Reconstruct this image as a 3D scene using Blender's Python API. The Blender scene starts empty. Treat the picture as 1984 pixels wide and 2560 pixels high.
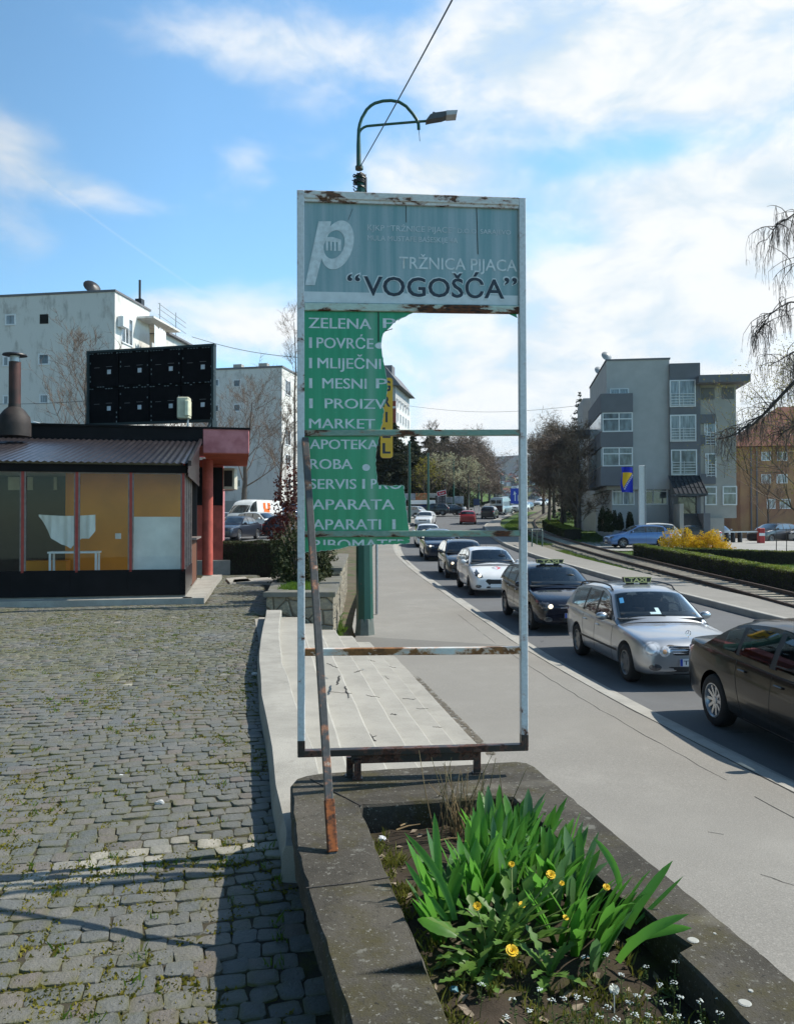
import bpy, bmesh, math, random
import numpy as np
from mathutils import Vector, Matrix, Euler, noise as mnoise
from mathutils.bvhtree import BVHTree
R = math.radians
scene = bpy.context.scene
COL = scene.collection
# ------------------------------------------------------------------ camera
CAM_Z = 1.8
PITCH = 0.0125
cd = bpy.data.cameras.new('camera'); cam = bpy.data.objects.new('camera', cd); COL.objects.link(cam)
cam.location = (0, 0, CAM_Z); cam.rotation_euler = (math.pi/2 + PITCH, 0, 0)
cd.sensor_fit = 'VERTICAL'; cd.sensor_height = 36; cd.lens = 36*2000/2560
cd.clip_start = 0.05; cd.clip_end = 20000
scene.camera = cam
# ------------------------------------------------------------------ sun and sky
SUN_EL, SUN_AZ = 47.0, 15.0          # azimuth: degrees ahead of the +X axis
se, sa = R(SUN_EL), R(SUN_AZ)
sund = Vector((math.cos(se)*math.cos(sa), math.cos(se)*math.sin(sa), math.sin(se)))
sl = bpy.data.lights.new('sun', 'SUN'); sl.energy = 5.0; sl.angle = R(0.53); sl.color = (1.0, 0.94, 0.83)
so = bpy.data.objects.new('sun', sl); COL.objects.link(so)
so.rotation_euler = (-sund).to_track_quat('-Z', 'Y').to_euler(); so.location = (30, 10, 40)
scene.view_settings.view_transform = 'Standard'; scene.view_settings.look = 'None'
scene.view_settings.exposure = 0.28; scene.view_settings.gamma = 1.0
W = bpy.data.worlds.new('World'); scene.world = W; W.use_nodes = True
nt = W.node_tree; nt.nodes.clear()
def wn(t, **k):
    n = nt.nodes.new(t)
    for a, b in k.items(): setattr(n, a, b)
    return n
def wm(op, a, b=None, c=None):
    n = wn('ShaderNodeMath', operation=op)
    for i, v in enumerate((a, b, c)):
        if v is None: continue
        if isinstance(v, (int, float)): n.inputs[i].default_value = v
        else: nt.links.new(v, n.inputs[i])
    return n.outputs[0]
sky = wn('ShaderNodeTexSky', sky_type='NISHITA', sun_disc=False)
sky.sun_elevation = se; sky.sun_rotation = R(90 - SUN_AZ); sky.altitude = 500; sky.air_density = 1.0; sky.dust_density = 0.6; sky.ozone_density = 3.0
tc = wn('ShaderNodeTexCoord'); sx = wn('ShaderNodeSeparateXYZ'); nt.links.new(tc.outputs['Generated'], sx.inputs[0])
X, Y, Z = sx.outputs
AZ = wm('ARCTAN2', X, Y); EL = wm('ARCSINE', wm('MINIMUM', Z, 0.9999))
cv = wn('ShaderNodeCombineXYZ'); nt.links.new(wm('MULTIPLY', AZ, 1.0), cv.inputs[0]); nt.links.new(wm('MULTIPLY', EL, 1.9), cv.inputs[1]); cv.inputs[2].default_value = 3.7
n1 = wn('ShaderNodeTexNoise'); nt.links.new(cv.outputs[0], n1.inputs['Vector'])
n1.inputs['Scale'].default_value = 7.5; n1.inputs['Detail'].default_value = 9; n1.inputs['Roughness'].default_value = 0.56; n1.inputs['Distortion'].default_value = 0.25
n2 = wn('ShaderNodeTexNoise'); nt.links.new(cv.outputs[0], n2.inputs['Vector'])
n2.inputs['Scale'].default_value = 3.1; n2.inputs['Detail'].default_value = 6; n2.inputs['Roughness'].default_value = 0.5; n2.inputs['Distortion'].default_value = 0.5
def sky_dir(px, py):                   # photograph pixel (of 1693 x 2184) to azimuth, elevation
    a = (px*1.172-992)/2000; b = (1305-py*1.172)/2000
    return math.atan(a), math.atan(b/math.sqrt(1+a*a))
# cloud banks: centre, half-size in pixels, weight
banks = [(1520,130,470,230,.56), (1050,100,230,130,.26), (560,85,260,62,.36), (1560,520,340,130,.40), (1500,820,480,260,.34), (1000,740,330,160,.28), (920,365,150,50,.36),
         (1340,320,200,34,-.30), (1130,520,220,40,-.16), (1560,590,160,30,-.12),
         (20,300,95,60,.34), (185,400,110,34,.30), (20,500,90,100,.20), (530,360,60,45,.20), (300,450,50,18,.16), (500,700,190,72,.42), (330,640,60,26,.24), (1400,1000,700,150,.34), (700,1040,600,130,.22)]
tot = None
for (px, py, hw, hh, w) in banks:
    a0, e0 = sky_dir(px, py); sa_ = hw*1.172/2000; se_ = hh*1.172/2000
    qa = wm('POWER', wm('ABSOLUTE', wm('DIVIDE', wm('SUBTRACT', AZ, a0), sa_)), 2.0)
    qe = wm('POWER', wm('ABSOLUTE', wm('DIVIDE', wm('SUBTRACT', EL, e0), se_)), 2.0)
    g = wm('MULTIPLY', wm('EXPONENT', wm('MULTIPLY', wm('ADD', qa, qe), -0.8)), w)
    tot = g if tot is None else wm('ADD', tot, g)
# a broken deck outside the picture, so that what glossy things mirror has clouds too
side = wm('MULTIPLY', wm('SMOOTH_MAX', wm('SUBTRACT', wm('ABSOLUTE', AZ), 0.62), 0.0, 0.1), 0.35)
tot = wm('ADD', tot, wm('MINIMUM', side, 0.1))
dens = wm('ADD', wm('ADD', wm('MULTIPLY', n1.outputs['Fac'], 0.62), wm('MULTIPLY', n2.outputs['Fac'], 0.22)), tot)
ramp = wn('ShaderNodeMapRange', interpolation_type='SMOOTHSTEP'); nt.links.new(dens, ramp.inputs[0])
ramp.inputs[1].default_value = 0.54; ramp.inputs[2].default_value = 0.98; ramp.inputs[3].default_value = 0.0; ramp.inputs[4].default_value = 0.97
# contrail
c0 = sky_dir(40, 345); c1 = sky_dir(425, 620)
la, le = c1[0]-c0[0], c1[1]-c0[1]; ll = math.hypot(la, le)
perp = wm('ABSOLUTE', wm('ADD', wm('MULTIPLY', wm('SUBTRACT', AZ, c0[0]), -le/ll), wm('MULTIPLY', wm('SUBTRACT', EL, c0[1]), la/ll)))
along = wm('ADD', wm('MULTIPLY', wm('SUBTRACT', AZ, c0[0]), la/ll), wm('MULTIPLY', wm('SUBTRACT', EL, c0[1]), le/ll))
tr = wm('MULTIPLY', wm('LESS_THAN', wm('ABSOLUTE', wm('SUBTRACT', along, ll/2)), ll/2), wm('MAXIMUM', wm('SUBTRACT', 1.0, wm('DIVIDE', perp, 0.0022)), 0.0))
mask = wm('MINIMUM', wm('ADD', ramp.outputs[0], wm('MULTIPLY', tr, 0.12)), 1.0)
ccol = wn('ShaderNodeMix', data_type='RGBA'); nt.links.new(n2.outputs['Fac'], ccol.inputs[0])
ccol.inputs[6].default_value = (5.6, 6.6, 7.3, 1); ccol.inputs[7].default_value = (8.1, 8.2, 8.15, 1)
rm = wn('ShaderNodeMapRange', interpolation_type='SMOOTHSTEP'); nt.links.new(n1.outputs['Fac'], rm.inputs[0]); rm.inputs[1].default_value = 0.34; rm.inputs[2].default_value = 0.6
nt.links.new(rm.outputs[0], ccol.inputs[0])
mixs = wn('ShaderNodeMix', data_type='RGBA'); nt.links.new(mask, mixs.inputs[0]); tint = wn('ShaderNodeMix', data_type='RGBA', blend_type='MULTIPLY'); tint.inputs[0].default_value = 1; tint.inputs[7].default_value = (1.75, 2.2, 2.1, 1); nt.links.new(sky.outputs[0], tint.inputs[6]); nt.links.new(tint.outputs[2], mixs.inputs[6]); nt.links.new(ccol.outputs[2], mixs.inputs[7])
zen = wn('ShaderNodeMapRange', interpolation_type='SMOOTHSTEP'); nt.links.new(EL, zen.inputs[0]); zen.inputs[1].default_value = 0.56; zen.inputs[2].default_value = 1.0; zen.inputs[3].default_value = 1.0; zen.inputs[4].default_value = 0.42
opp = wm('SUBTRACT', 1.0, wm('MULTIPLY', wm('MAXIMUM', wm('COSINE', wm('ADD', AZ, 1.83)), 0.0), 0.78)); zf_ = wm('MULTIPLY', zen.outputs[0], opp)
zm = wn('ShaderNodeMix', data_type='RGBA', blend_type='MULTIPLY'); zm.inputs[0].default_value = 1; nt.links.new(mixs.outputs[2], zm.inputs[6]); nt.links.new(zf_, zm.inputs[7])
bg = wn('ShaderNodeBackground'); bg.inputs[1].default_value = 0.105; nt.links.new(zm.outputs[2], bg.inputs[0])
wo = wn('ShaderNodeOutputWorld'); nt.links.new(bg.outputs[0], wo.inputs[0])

# ------------------------------------------------------------------ pixel rays (photograph pixels, 1984 x 2560)
def ray(px, py):
    u = (px-992)/2000; v = (1280-py)/2000; s, c = math.sin(PITCH), math.cos(PITCH)
    d = c - v*s
    return u/d, (s + v*c)/d
def at(px, py, D):
    x, z = ray(px, py); return Vector((x*D, D, CAM_Z + z*D))
def gnd(px, py, z):
    x, zz = ray(px, py); D = (z-CAM_Z)/zz; return Vector((x*D, D, z))

# ------------------------------------------------------------------ objects
def thing(name, label, cat, loc=(0, 0, 0), rotz=0, group=None):
    o = bpy.data.objects.new(name, None); COL.objects.link(o); o.empty_display_size = 0.2
    o.location = loc; o.rotation_euler = (0, 0, rotz); o['label'] = label; o['category'] = cat
    if group: o['group'] = group
    return o
def tag(o, label, cat, group=None):
    o['label'] = label; o['category'] = cat
    if group: o['group'] = group
    return o
def kind(o, k='structure'):
    o['kind'] = k; return o
def mk(name, mesh, parent=None, loc=None, rot=None):
    o = bpy.data.objects.new(name, mesh); COL.objects.link(o)
    if parent is not None: o.parent = parent
    if loc is not None: o.location = loc
    if rot is not None: o.rotation_euler = rot
    return o
def copy_tree(o, parent=None):
    c = o.copy(); COL.objects.link(c)
    if parent is not None: c.parent = parent
    for ch in list(o.children): copy_tree(ch, c)
    return c
class MB:
    def __init__(s): s.v = []; s.f = []; s.m = []
    def add(s, vs, fs, mi=0, M=None):
        b = len(s.v)
        for p in vs:
            s.v.append(tuple(M @ Vector(p)) if M is not None else tuple(p))
        for f in fs: s.f.append(tuple(b+i for i in f)); s.m.append(mi)
        return s
    def box(s, c, d, M=None, mi=0, bev=0.0):
        cx, cy, cz = c; hx, hy, hz = d[0]/2, d[1]/2, d[2]/2
        if bev <= 0:
            vs = [(cx+i*hx, cy+j*hy, cz+k*hz) for i in (-1, 1) for j in (-1, 1) for k in (-1, 1)]
            return s.add(vs, [(0,1,3,2), (4,6,7,5), (0,4,5,1), (2,3,7,6), (0,2,6,4), (1,5,7,3)], mi, M)
        b = min(bev, hx*.9, hy*.9, hz*.9); vs = []; ix = {}
        for i in (-1, 1):
            for j in (-1, 1):
                for k in (-1, 1):
                    for ax in range(3):
                        h = [hx-b, hy-b, hz-b]; h[ax] += b
                        ix[(i, j, k, ax)] = len(vs); vs.append((cx+i*h[0], cy+j*h[1], cz+k*h[2]))
        fs = []
        I = lambda i, j, k, a: ix[(i, j, k, a)]
        for e in (-1, 1):
            fs.append((I(e,-1,-1,0), I(e,1,-1,0), I(e,1,1,0), I(e,-1,1,0))); fs.append((I(-1,e,-1,1), I(1,e,-1,1), I(1,e,1,1), I(-1,e,1,1))); fs.append((I(-1,-1,e,2), I(1,-1,e,2), I(1,1,e,2), I(-1,1,e,2)))
            for g in (-1, 1):
                fs.append((I(e,g,-1,0), I(e,g,1,0), I(e,g,1,1), I(e,g,-1,1))); fs.append((I(e,-1,g,0), I(e,1,g,0), I(e,1,g,2), I(e,-1,g,2))); fs.append((I(-1,e,g,1), I(1,e,g,1), I(1,e,g,2), I(-1,e,g,2)))
                for h in (-1, 1): fs.append((I(e,g,h,0), I(e,g,h,1), I(e,g,h,2)))
        return s.add(vs, fs, mi, M)
    def bar(s, a, b, w, h, mi=0, bev=0.0, up=(0, 0, 1)):
        a, b = Vector(a), Vector(b); d = (b-a); L = d.length; d.normalize(); u = Vector(up)
        if abs(d.dot(u)) > .99: u = Vector((0, 1, 0))
        x = d.cross(u).normalized(); z = x.cross(d)
        M = Matrix((x, d, z)).transposed().to_4x4(); M.translation = (a+b)/2
        return s.box((0, 0, 0), (w, L, h), M, mi, bev)
    def tube(s, pts, r, n=6, mi=0, caps=True):
        pts = [Vector(p) for p in pts]; m = len(pts)
        rs = r if isinstance(r, (list, tuple)) else [r]*m
        vs = []; fs = []; u = None
        for i, p in enumerate(pts):
            d = (pts[min(i+1, m-1)] - pts[max(i-1, 0)])
            d = d.normalized() if d.length > 1e-9 else Vector((0, 0, 1))
            if u is None: u = d.orthogonal().normalized()
            else:
                u = u - d*u.dot(d); u = u.normalized() if u.length > 1e-6 else d.orthogonal().normalized()
            w = d.cross(u)
            for k in range(n):
                t = 2*math.pi*k/n; vs.append(p + (u*math.cos(t) + w*math.sin(t))*rs[i])
        for i in range(m-1):
            for k in range(n): fs.append((i*n+k, i*n+(k+1) % n, (i+1)*n+(k+1) % n, (i+1)*n+k))
        if caps: fs.append(tuple(range(n))[::-1]); fs.append(tuple((m-1)*n+k for k in range(n)))
        return s.add(vs, fs, mi)
    def lathe(s, prof, n=16, mi=0, M=None, caps=True):
        vs = []; fs = []; m = len(prof)
        for (r, z) in prof:
            for k in range(n):
                t = 2*math.pi*k/n; vs.append((r*math.cos(t), r*math.sin(t), z))
        for i in range(m-1):
            for k in range(n): fs.append((i*n+k, i*n+(k+1) % n, (i+1)*n+(k+1) % n, (i+1)*n+k))
        if caps and prof[0][0] > 1e-5: fs.append(tuple(range(n))[::-1])
        if caps and prof[-1][0] > 1e-5: fs.append(tuple((m-1)*n+k for k in range(n)))
        return s.add(vs, fs, mi, M)
    def prism(s, poly, d0, d1, axis='y', mi=0, M=None):
        """poly in the plane across the axis, from d0 to d1 along it"""
        n = len(poly); vs = []
        for d in (d0, d1):
            for (a, b) in poly: vs.append({'y': (a, d, b), 'z': (a, b, d), 'x': (d, a, b)}[axis])
        fs = [tuple(range(n)), tuple(range(2*n-1, n-1, -1))] + [(i, i+n, (i+1) % n+n, (i+1) % n) for i in range(n)]
        return s.add(vs, fs, mi, M)
    def grid(s, rows, mi=0, close=False):
        h, w = len(rows), len(rows[0]); vs = [p for r in rows for p in r]
        fs = [(i*w+j, i*w+(j+1) % w, (i+1)*w+(j+1) % w, (i+1)*w+j) for i in range(h-1) for j in range(w if close else w-1)]
        return s.add(vs, fs, mi)
    def mesh(s, name, mats, smooth=None, fix=True):
        me = bpy.data.meshes.new(name); me.from_pydata(s.v, [], s.f)
        for m in (mats if isinstance(mats, (list, tuple)) else [mats]): me.materials.append(m)
        if any(s.m): me.polygons.foreach_set('material_index', s.m)
        if fix and len(s.f) < 60000:
            bm = bmesh.new(); bm.from_mesh(me); bmesh.ops.recalc_face_normals(bm, faces=bm.faces); bm.to_mesh(me); bm.free()
        if smooth is not None:
            me.polygons.foreach_set('use_smooth', [True]*len(me.polygons))
            if smooth < 180: me.set_sharp_from_angle(angle=R(smooth))
        me.update(); return me
    def build(s, name, mats, parent=None, smooth=None, loc=None, rot=None, fix=True):
        return mk(name, s.mesh(name, mats, smooth, fix), parent, loc, rot)
# ------------------------------------------------------------------ materials
class NT:
    def __init__(s, name):
        s.m = bpy.data.materials.new(name); s.m.use_nodes = True; s.t = s.m.node_tree; s.t.nodes.clear()
        s.out = s.n('ShaderNodeOutputMaterial'); s.b = s.n('ShaderNodeBsdfPrincipled'); s.l(s.b.outputs[0], s.out.inputs[0])
        s.tc = s.n('ShaderNodeTexCoord')
    def n(s, t, **k):
        x = s.t.nodes.new(t)
        for a, b in k.items(): setattr(x, a, b)
        return x
    def l(s, a, b): s.t.links.new(a, b)
    def set(s, sock, v):
        i = s.b.inputs[sock] if isinstance(sock, str) else sock
        if isinstance(v, bpy.types.NodeSocket): s.l(v, i)
        elif isinstance(v, (tuple, list)) and len(v) == 3 and i.type == 'RGBA': i.default_value = (*v, 1)
        else: i.default_value = v
    def vec(s, scale=(1, 1, 1), coord='Object', rot=(0, 0, 0)):
        mp = s.n('ShaderNodeMapping'); mp.inputs['Scale'].default_value = scale; mp.inputs['Rotation'].default_value = rot
        if coord == 'World':
            g = s.n('ShaderNodeNewGeometry'); s.l(g.outputs['Position'], mp.inputs[0])
        else: s.l(s.tc.outputs[coord], mp.inputs[0])
        return mp.outputs[0]
    def noise(s, v, scale=5, detail=4, rough=.55, dist=0.0):
        x = s.n('ShaderNodeTexNoise'); s.l(v, x.inputs['Vector']); x.inputs['Scale'].default_value = scale; x.inputs['Detail'].default_value = detail
        x.inputs['Roughness'].default_value = rough; x.inputs['Distortion'].default_value = dist; return x.outputs['Fac']
    def vor(s, v, scale=5, feature='F1', out='Distance', rnd_=1.0):
        x = s.n('ShaderNodeTexVoronoi', feature=feature); s.l(v, x.inputs['Vector']); x.inputs['Scale'].default_value = scale; x.inputs['Randomness'].default_value = rnd_; return x.outputs[out]
    def rng(s, v, a, b, c=0.0, d=1.0, smooth=True):
        x = s.n('ShaderNodeMapRange', interpolation_type='SMOOTHSTEP' if smooth else 'LINEAR'); s.l(v, x.inputs[0])
        for i, q in enumerate((a, b, c, d)): x.inputs[i+1].default_value = q
        return x.outputs[0]
    def math(s, op, a, b=None):
        x = s.n('ShaderNodeMath', operation=op)
        for i, v in enumerate((a, b)):
            if v is None: continue
            if isinstance(v, (int, float)): x.inputs[i].default_value = v
            else: s.l(v, x.inputs[i])
        return x.outputs[0]
    def mix(s, f, a, b, mode='MIX'):
        x = s.n('ShaderNodeMix', data_type='RGBA', blend_type=mode)
        for i, v in ((0, f), (6, a), (7, b)):
            if isinstance(v, bpy.types.NodeSocket): s.l(v, x.inputs[i])
            elif isinstance(v, (tuple, list)): x.inputs[i].default_value = (*v, 1)
            else: x.inputs[i].default_value = v
        return x.outputs[2]
    def bump(s, h, strength=.3, dist=.01):
        x = s.n('ShaderNodeBump'); x.inputs['Strength'].default_value = strength; x.inputs['Distance'].default_value = dist
        s.l(h, x.inputs['Height']); s.l(x.outputs[0], s.b.inputs['Normal'])
def mul(c, k): return tuple(min(1, x*k) for x in c)
def plain(name, c, rough=.7, metal=0, var=.12, scale=6, bump=0, spec=.5, c2=None, detail=5, coord='Object', stretch=(1, 1, 1), bscale=None, coat=0):
    t = NT(name); v = t.vec(stretch, coord); f = t.noise(v, scale, detail)
    t.set('Base Color', t.mix(t.rng(f, .3, .7), mul(c, 1-var), c2 if c2 else mul(c, 1+var)))
    t.set('Roughness', rough); t.set('Metallic', metal); t.b.inputs['Specular IOR Level'].default_value = spec
    if coat: t.b.inputs['Coat Weight'].default_value = coat; t.b.inputs['Coat Roughness'].default_value = .03
    if bump: t.bump(t.noise(v, bscale or scale*4, 4), bump, .01)
    return t.m
# ------------------------------------------------------------------ shared materials
def asphalt_mat(name, c, patch=None, speck=.5, cracks=True, scale=1.0):
    t = NT(name); v = t.vec(coord='World')
    big = t.noise(v, .35*scale, 6, .6, .6); mid = t.noise(v, 2.3*scale, 6, .65); fine = t.noise(v, 90, 3, .7)
    col = t.mix(t.rng(big, .35, .68), mul(c, .86), mul(c, 1.12)); col = t.mix(t.rng(mid, .25, .75), col, mul(c, .9))
    col = t.mix(t.math('MULTIPLY', t.rng(fine, .5, .72), speck), col, mul(c, 1.55)); col = t.mix(t.math('MULTIPLY', t.rng(fine, .48, .3), speck), col, mul(c, .55))
    if cracks:
        vd = t.vor(t.vec((.55, .3, .5), 'World', (0, 0, .3)), .8, 'DISTANCE_TO_EDGE')
        wob = t.noise(v, 3.1, 5); line = t.math('MULTIPLY', t.rng(t.math('ADD', vd, t.math('MULTIPLY', t.math('SUBTRACT', wob, .5), .09)), .006, 0, 0, 1), t.rng(t.noise(v, .6, 2), .5, .6))
        col = t.mix(t.math('MULTIPLY', line, .6), col, mul(c, .35))
    t.set('Base Color', col); t.set('Roughness', .88); t.b.inputs['Specular IOR Level'].default_value = .3
    t.bump(t.math('ADD', fine, t.math('MULTIPLY', mid, .6)), .35, .006); return t.m
def concrete_mat(name, c, moss=None, moss_amt=.0, dark=.5, scale=1.0, lichen=0):
    t = NT(name); v = t.vec(coord='World')
    a = t.noise(v, 1.7*scale, 7, .65, .4); b = t.noise(v, 9*scale, 6, .7); f = t.noise(v, 140, 2, .6)
    col = t.mix(t.rng(a, .3, .7), mul(c, 1-dark*.45), mul(c, 1+dark*.25)); col = t.mix(t.math('MULTIPLY', t.rng(b, .55, .75), dark), col, mul(c, .5))
    col = t.mix(t.math('MULTIPLY', t.rng(f, .5, .75), .35), col, mul(c, 1.5)); col = t.mix(t.math('MULTIPLY', t.rng(f, .45, .25), .4), col, mul(c, .5))
    if moss:
        mm = t.noise(t.vec(coord='World', rot=(0, 0, 1)), 3.2*scale, 7, .7); col = t.mix(t.math('MULTIPLY', t.rng(mm, .46, .68), moss_amt), col, moss)
    if lichen:
        lm = t.noise(t.vec(coord='World', rot=(0, 1, 0)), 11, 5, .6); col = t.mix(t.math('MULTIPLY', t.rng(lm, .62, .70), lichen*.45), col, (.26, .26, .23)); lf = t.noise(v, 55, 4, .75); col = t.mix(t.math('MULTIPLY', t.rng(lf, .60, .66), lichen), col, (.22, .215, .19)); col = t.mix(t.math('MULTIPLY', t.rng(lf, .40, .33), .8), col, (.015, .014, .012))
    t.set('Base Color', col); t.set('Roughness', .92); t.b.inputs['Specular IOR Level'].default_value = .25
    t.bump(t.math('ADD', f, t.math('MULTIPLY', b, 1.2)), .5, .006); return t.m
def rust_paint(name, paint, amt=.5, rust=(.13, .045, .018), scale=7, stretch=(1, 1, 1), paint2=None, dark=(.03, .018, .014)):
    """weathered paint on steel: chips and streaks of rust"""
    t = NT(name); v = t.vec(stretch)
    a = t.noise(v, scale, 8, .68, .3); b = t.noise(v, scale*.35, 5, .6); f = t.noise(v, scale*6, 4)
    col = t.mix(t.rng(f, .3, .7), mul(paint, .9), paint2 or mul(paint, 1.08))
    k = t.math('ADD', t.math('MULTIPLY', a, .62), t.math('MULTIPLY', b, .38)); th = .66-.26*amt
    halo = t.rng(k, th-.05, th+.015); chip = t.rng(k, th, th+.02)
    col = t.mix(t.math('MULTIPLY', halo, .55), col, mul(rust, 2.2)); col = t.mix(chip, col, t.mix(t.rng(f, .35, .65), rust, dark))
    t.set('Base Color', col); t.set('Roughness', t.rng(chip, 0, 1, .42, .9)); t.bump(t.math('SUBTRACT', f, t.math('MULTIPLY', chip, .8)), .25, .003); return t.m
def glass_mat(name, tint=(.92, .95, .95), refl=.36, see=1.0):
    """window pane: see-through with mirror-like reflection that grows at grazing angles"""
    t = NT(name); t.t.nodes.remove(t.b)
    tr = t.n('ShaderNodeBsdfTransparent'); tr.inputs[0].default_value = (*mul(tint, see), 1)
    gl = t.n('ShaderNodeBsdfGlossy'); gl.inputs['Roughness'].default_value = .02; gl.inputs[0].default_value = (.95, .97, 1, 1)
    fr = t.n('ShaderNodeLayerWeight'); fr.inputs[0].default_value = .5; fres = t.math('ADD', .045, t.math('MULTIPLY', t.math('POWER', fr.outputs['Facing'], 5.0), .95))
    mx = t.n('ShaderNodeMixShader'); t.l(t.math('MINIMUM', t.math('MULTIPLY', fres, 1.9*refl), 1.0), mx.inputs[0]); t.l(tr.outputs[0], mx.inputs[1]); t.l(gl.outputs[0], mx.inputs[2]); t.l(mx.outputs[0], t.out.inputs[0]); return t.m
M = {}
M['road'] = asphalt_mat('road_asphalt', (.135, .138, .142), speck=.35)
M['sidewalk'] = asphalt_mat('pale_worn_asphalt', (.25, .238, .215), speck=.6, cracks=False)
M['patch'] = asphalt_mat('darker_asphalt_repair', (.185, .178, .162), speck=.55, cracks=False)
M['kerb'] = concrete_mat('kerb_concrete', (.36, .35, .32), dark=.4)
M['steps'] = concrete_mat('cast_step_concrete', (.34, .325, .29), dark=.32)
M['wall_white'] = concrete_mat('pale_wall_concrete', (.34, .325, .29), dark=.5)
M['planter'] = concrete_mat('mossy_concrete', (.074, .067, .055), (.06, .052, .018), .8, 1.0, lichen=.85)
M['soil'] = concrete_mat('dark_soil', (.045, .034, .024), (.06, .065, .015), .5, .9, 2)
M['ground'] = concrete_mat('bare_earth', (.12, .10, .07), (.05, .09, .02), .9, .6, .5)
M['grass_base'] = concrete_mat('turf', (.055, .10, .02), (.085, .13, .028), .8, .5, .6)
M['joint'] = concrete_mat('joint_soil', (.055, .048, .034), (.075, .085, .016), .95, .8, 1.3)
M['gravel'] = asphalt_mat('track_gravel', (.24, .225, .17), speck=.8, cracks=False)
M['parking'] = asphalt_mat('parking_asphalt', (.33, .325, .31), speck=.3, cracks=False)
M['white_paint'] = rust_paint('chipped_white_paint', (.56, .58, .60), .30, scale=11)
M['dark_steel'] = rust_paint('dark_rusty_steel', (.028, .022, .02), .45, rust=(.085, .028, .015), scale=9)
M['rust'] = rust_paint('rust_steel', (.12, .05, .025), .6, scale=9)
M['black_plastic'] = plain('black_plastic', (.018, .018, .02), .45, var=.2, scale=30)
M['rubber'] = plain('tyre_rubber', (.016, .016, .017), .85, var=.25, scale=40)
M['green_paint'] = rust_paint('green_pole_paint', (.012, .075, .055), .12, scale=6)
M['steel'] = plain('galvanised_steel', (.36, .37, .38), .45, metal=.7, var=.1, scale=20)
M['white_plain'] = plain('white_enamel', (.72, .73, .73), .4, var=.05, scale=8)
M['pane_dark'] = plain('dark_window_glass', (.02, .025, .03), .04, var=.4, scale=1.1, spec=.9)
M['pane_curtain'] = plain('curtained_window_glass', (.22, .25, .27), .12, var=.55, scale=2.2, spec=.8, stretch=(3.5, 3.5, .4))
M['pane_grey'] = plain('grey_window_glass', (.11, .13, .145), .06, var=.6, scale=1.6, spec=.9, stretch=(2, 2, .7))
M['frame_white'] = plain('white_window_frame', (.70, .71, .72), .45, var=.05)
M['glass'] = glass_mat('shop_glass')
# ------------------------------------------------------------------ terrain
YR = [-40, 0, 10, 14, 16.4, 22, 27, 32.5, 42.5, 54, 65, 75, 85, 103, 115, 160, 250, 400, 700]
DR = [2.6, 2.62, 2.65, 2.68, 2.69, 2.55, 2.40, 2.28, 2.03, 1.66, 1.22, .76, .25, -.5, -1.1, -3.2, -7, -11, -16]
def zr(y): return 1.8 - float(np.interp(y, YR, DR))
def zl(y): return float(np.interp(y, [0, 26, 48, 62, 70, 89, 120, 200, 700], [0, 0, .65, 1.05, 1.6, 2.9, 4, 7, 18]))
def curve(pts):
    ys = [p[0] for p in pts]; xs = [p[1] for p in pts]
    def f(y): return float(np.interp(y, ys, xs))
    def g(y): return (f(y-1.5)+2*f(y)+f(y+1.5)+f(y-3)*.5+f(y+3)*.5)/5    # rounded corners
    return g
KL = curve([(-12, 7.1), (0, 5.05), (5, 4.25), (8.4, 3.68), (10.9, 3.26), (16.4, 2.72), (22, 2.1), (29.5, 1.3), (37, .62), (45, .09), (52, -.1), (65, .1), (74, .6), (83, 1.5), (105, 4.4), (125, 8.3), (150, 13.6), (180, 20), (250, 33), (400, 58), (700, 110)])
KR = curve([(-12, 14.5), (5, 12.0), (12, 11), (16, 10.2), (23, 9.35), (30, 8.5), (45, 7.5), (55, 7.3), (65, 7.6), (80, 8.6), (95, 11.6), (105, 14), (125, 18.3), (150, 24), (180, 31), (250, 45), (400, 71), (700, 124)])
TC = curve([(-12, 11.7), (65, 11.8), (75, 12.4), (90, 14.6), (105, 18), (120, 22), (150, 29), (180, 36), (250, 51), (400, 78), (700, 132)])
AX = -0.198                               # the site's own axis leans by this much per metre of depth
TH = math.atan(-AX); E1 = Vector((math.cos(TH), math.sin(TH), 0)); E2 = Vector((-math.sin(TH), math.cos(TH), 0))
SL = curve([(-12, 3.6), (0, 1.6), (4.8, .62), (8, .72), (15.5, -.4), (15.6, -.95), (22, -1.15), (37, -1.2), (50, -1.6), (65, -1.4), (74, -.9), (83, 0), (105, 2.6), (125, 6.4), (150, 11.6), (250, 31), (700, 107)])
def zp(y): return zr(y) if y < 44 else min(zr(y), .0+.33) if y < 90 else .33 + (y-90)*.03
def hgt(x, y):
    a = SL(y) - .6
    if y < 15.4: a = min(a, -.95 + AX*(y-8)) ; w = 1.5
    else: w = 5.5
    if y < 28: w = 1.5; a = min(a, -1.9+AX*(y-15.4))
    if x < a:
        t = min(1, (a-x)/w); t = t*t*(3-2*t); z = zr(y)*(1-t) + zl(y)*t
    else:
        z = zr(y)
        if x > 13:
            t = min(1, (x-13)/5); z = z*(1-t) + zp(y)*t
    return z
g = MB(); xs = np.concatenate([np.arange(-90, -24, 6), np.arange(-24, 30, 1.0), np.arange(30, 110, 5)]); ys = np.concatenate([np.arange(-10, 60, 1.0), np.arange(60, 130, 2.5), np.arange(130, 320, 10)])
g.grid([[(x, y, hgt(x, y)-.12) for x in xs] for y in ys]); kind(g.build('ground', M['ground'], smooth=180))
g = MB(); g.add([(-6000, -60, -3.2), (6000, -60, -3.2), (6000, 330, -3.2), (-6000, 330, -3.2), (-6000, 12000, 30), (6000, 12000, 30)], [(0, 1, 2, 3), (3, 2, 5, 4)])
kind(g.build('far_ground', M['grass_base'], fix=False))
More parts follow.
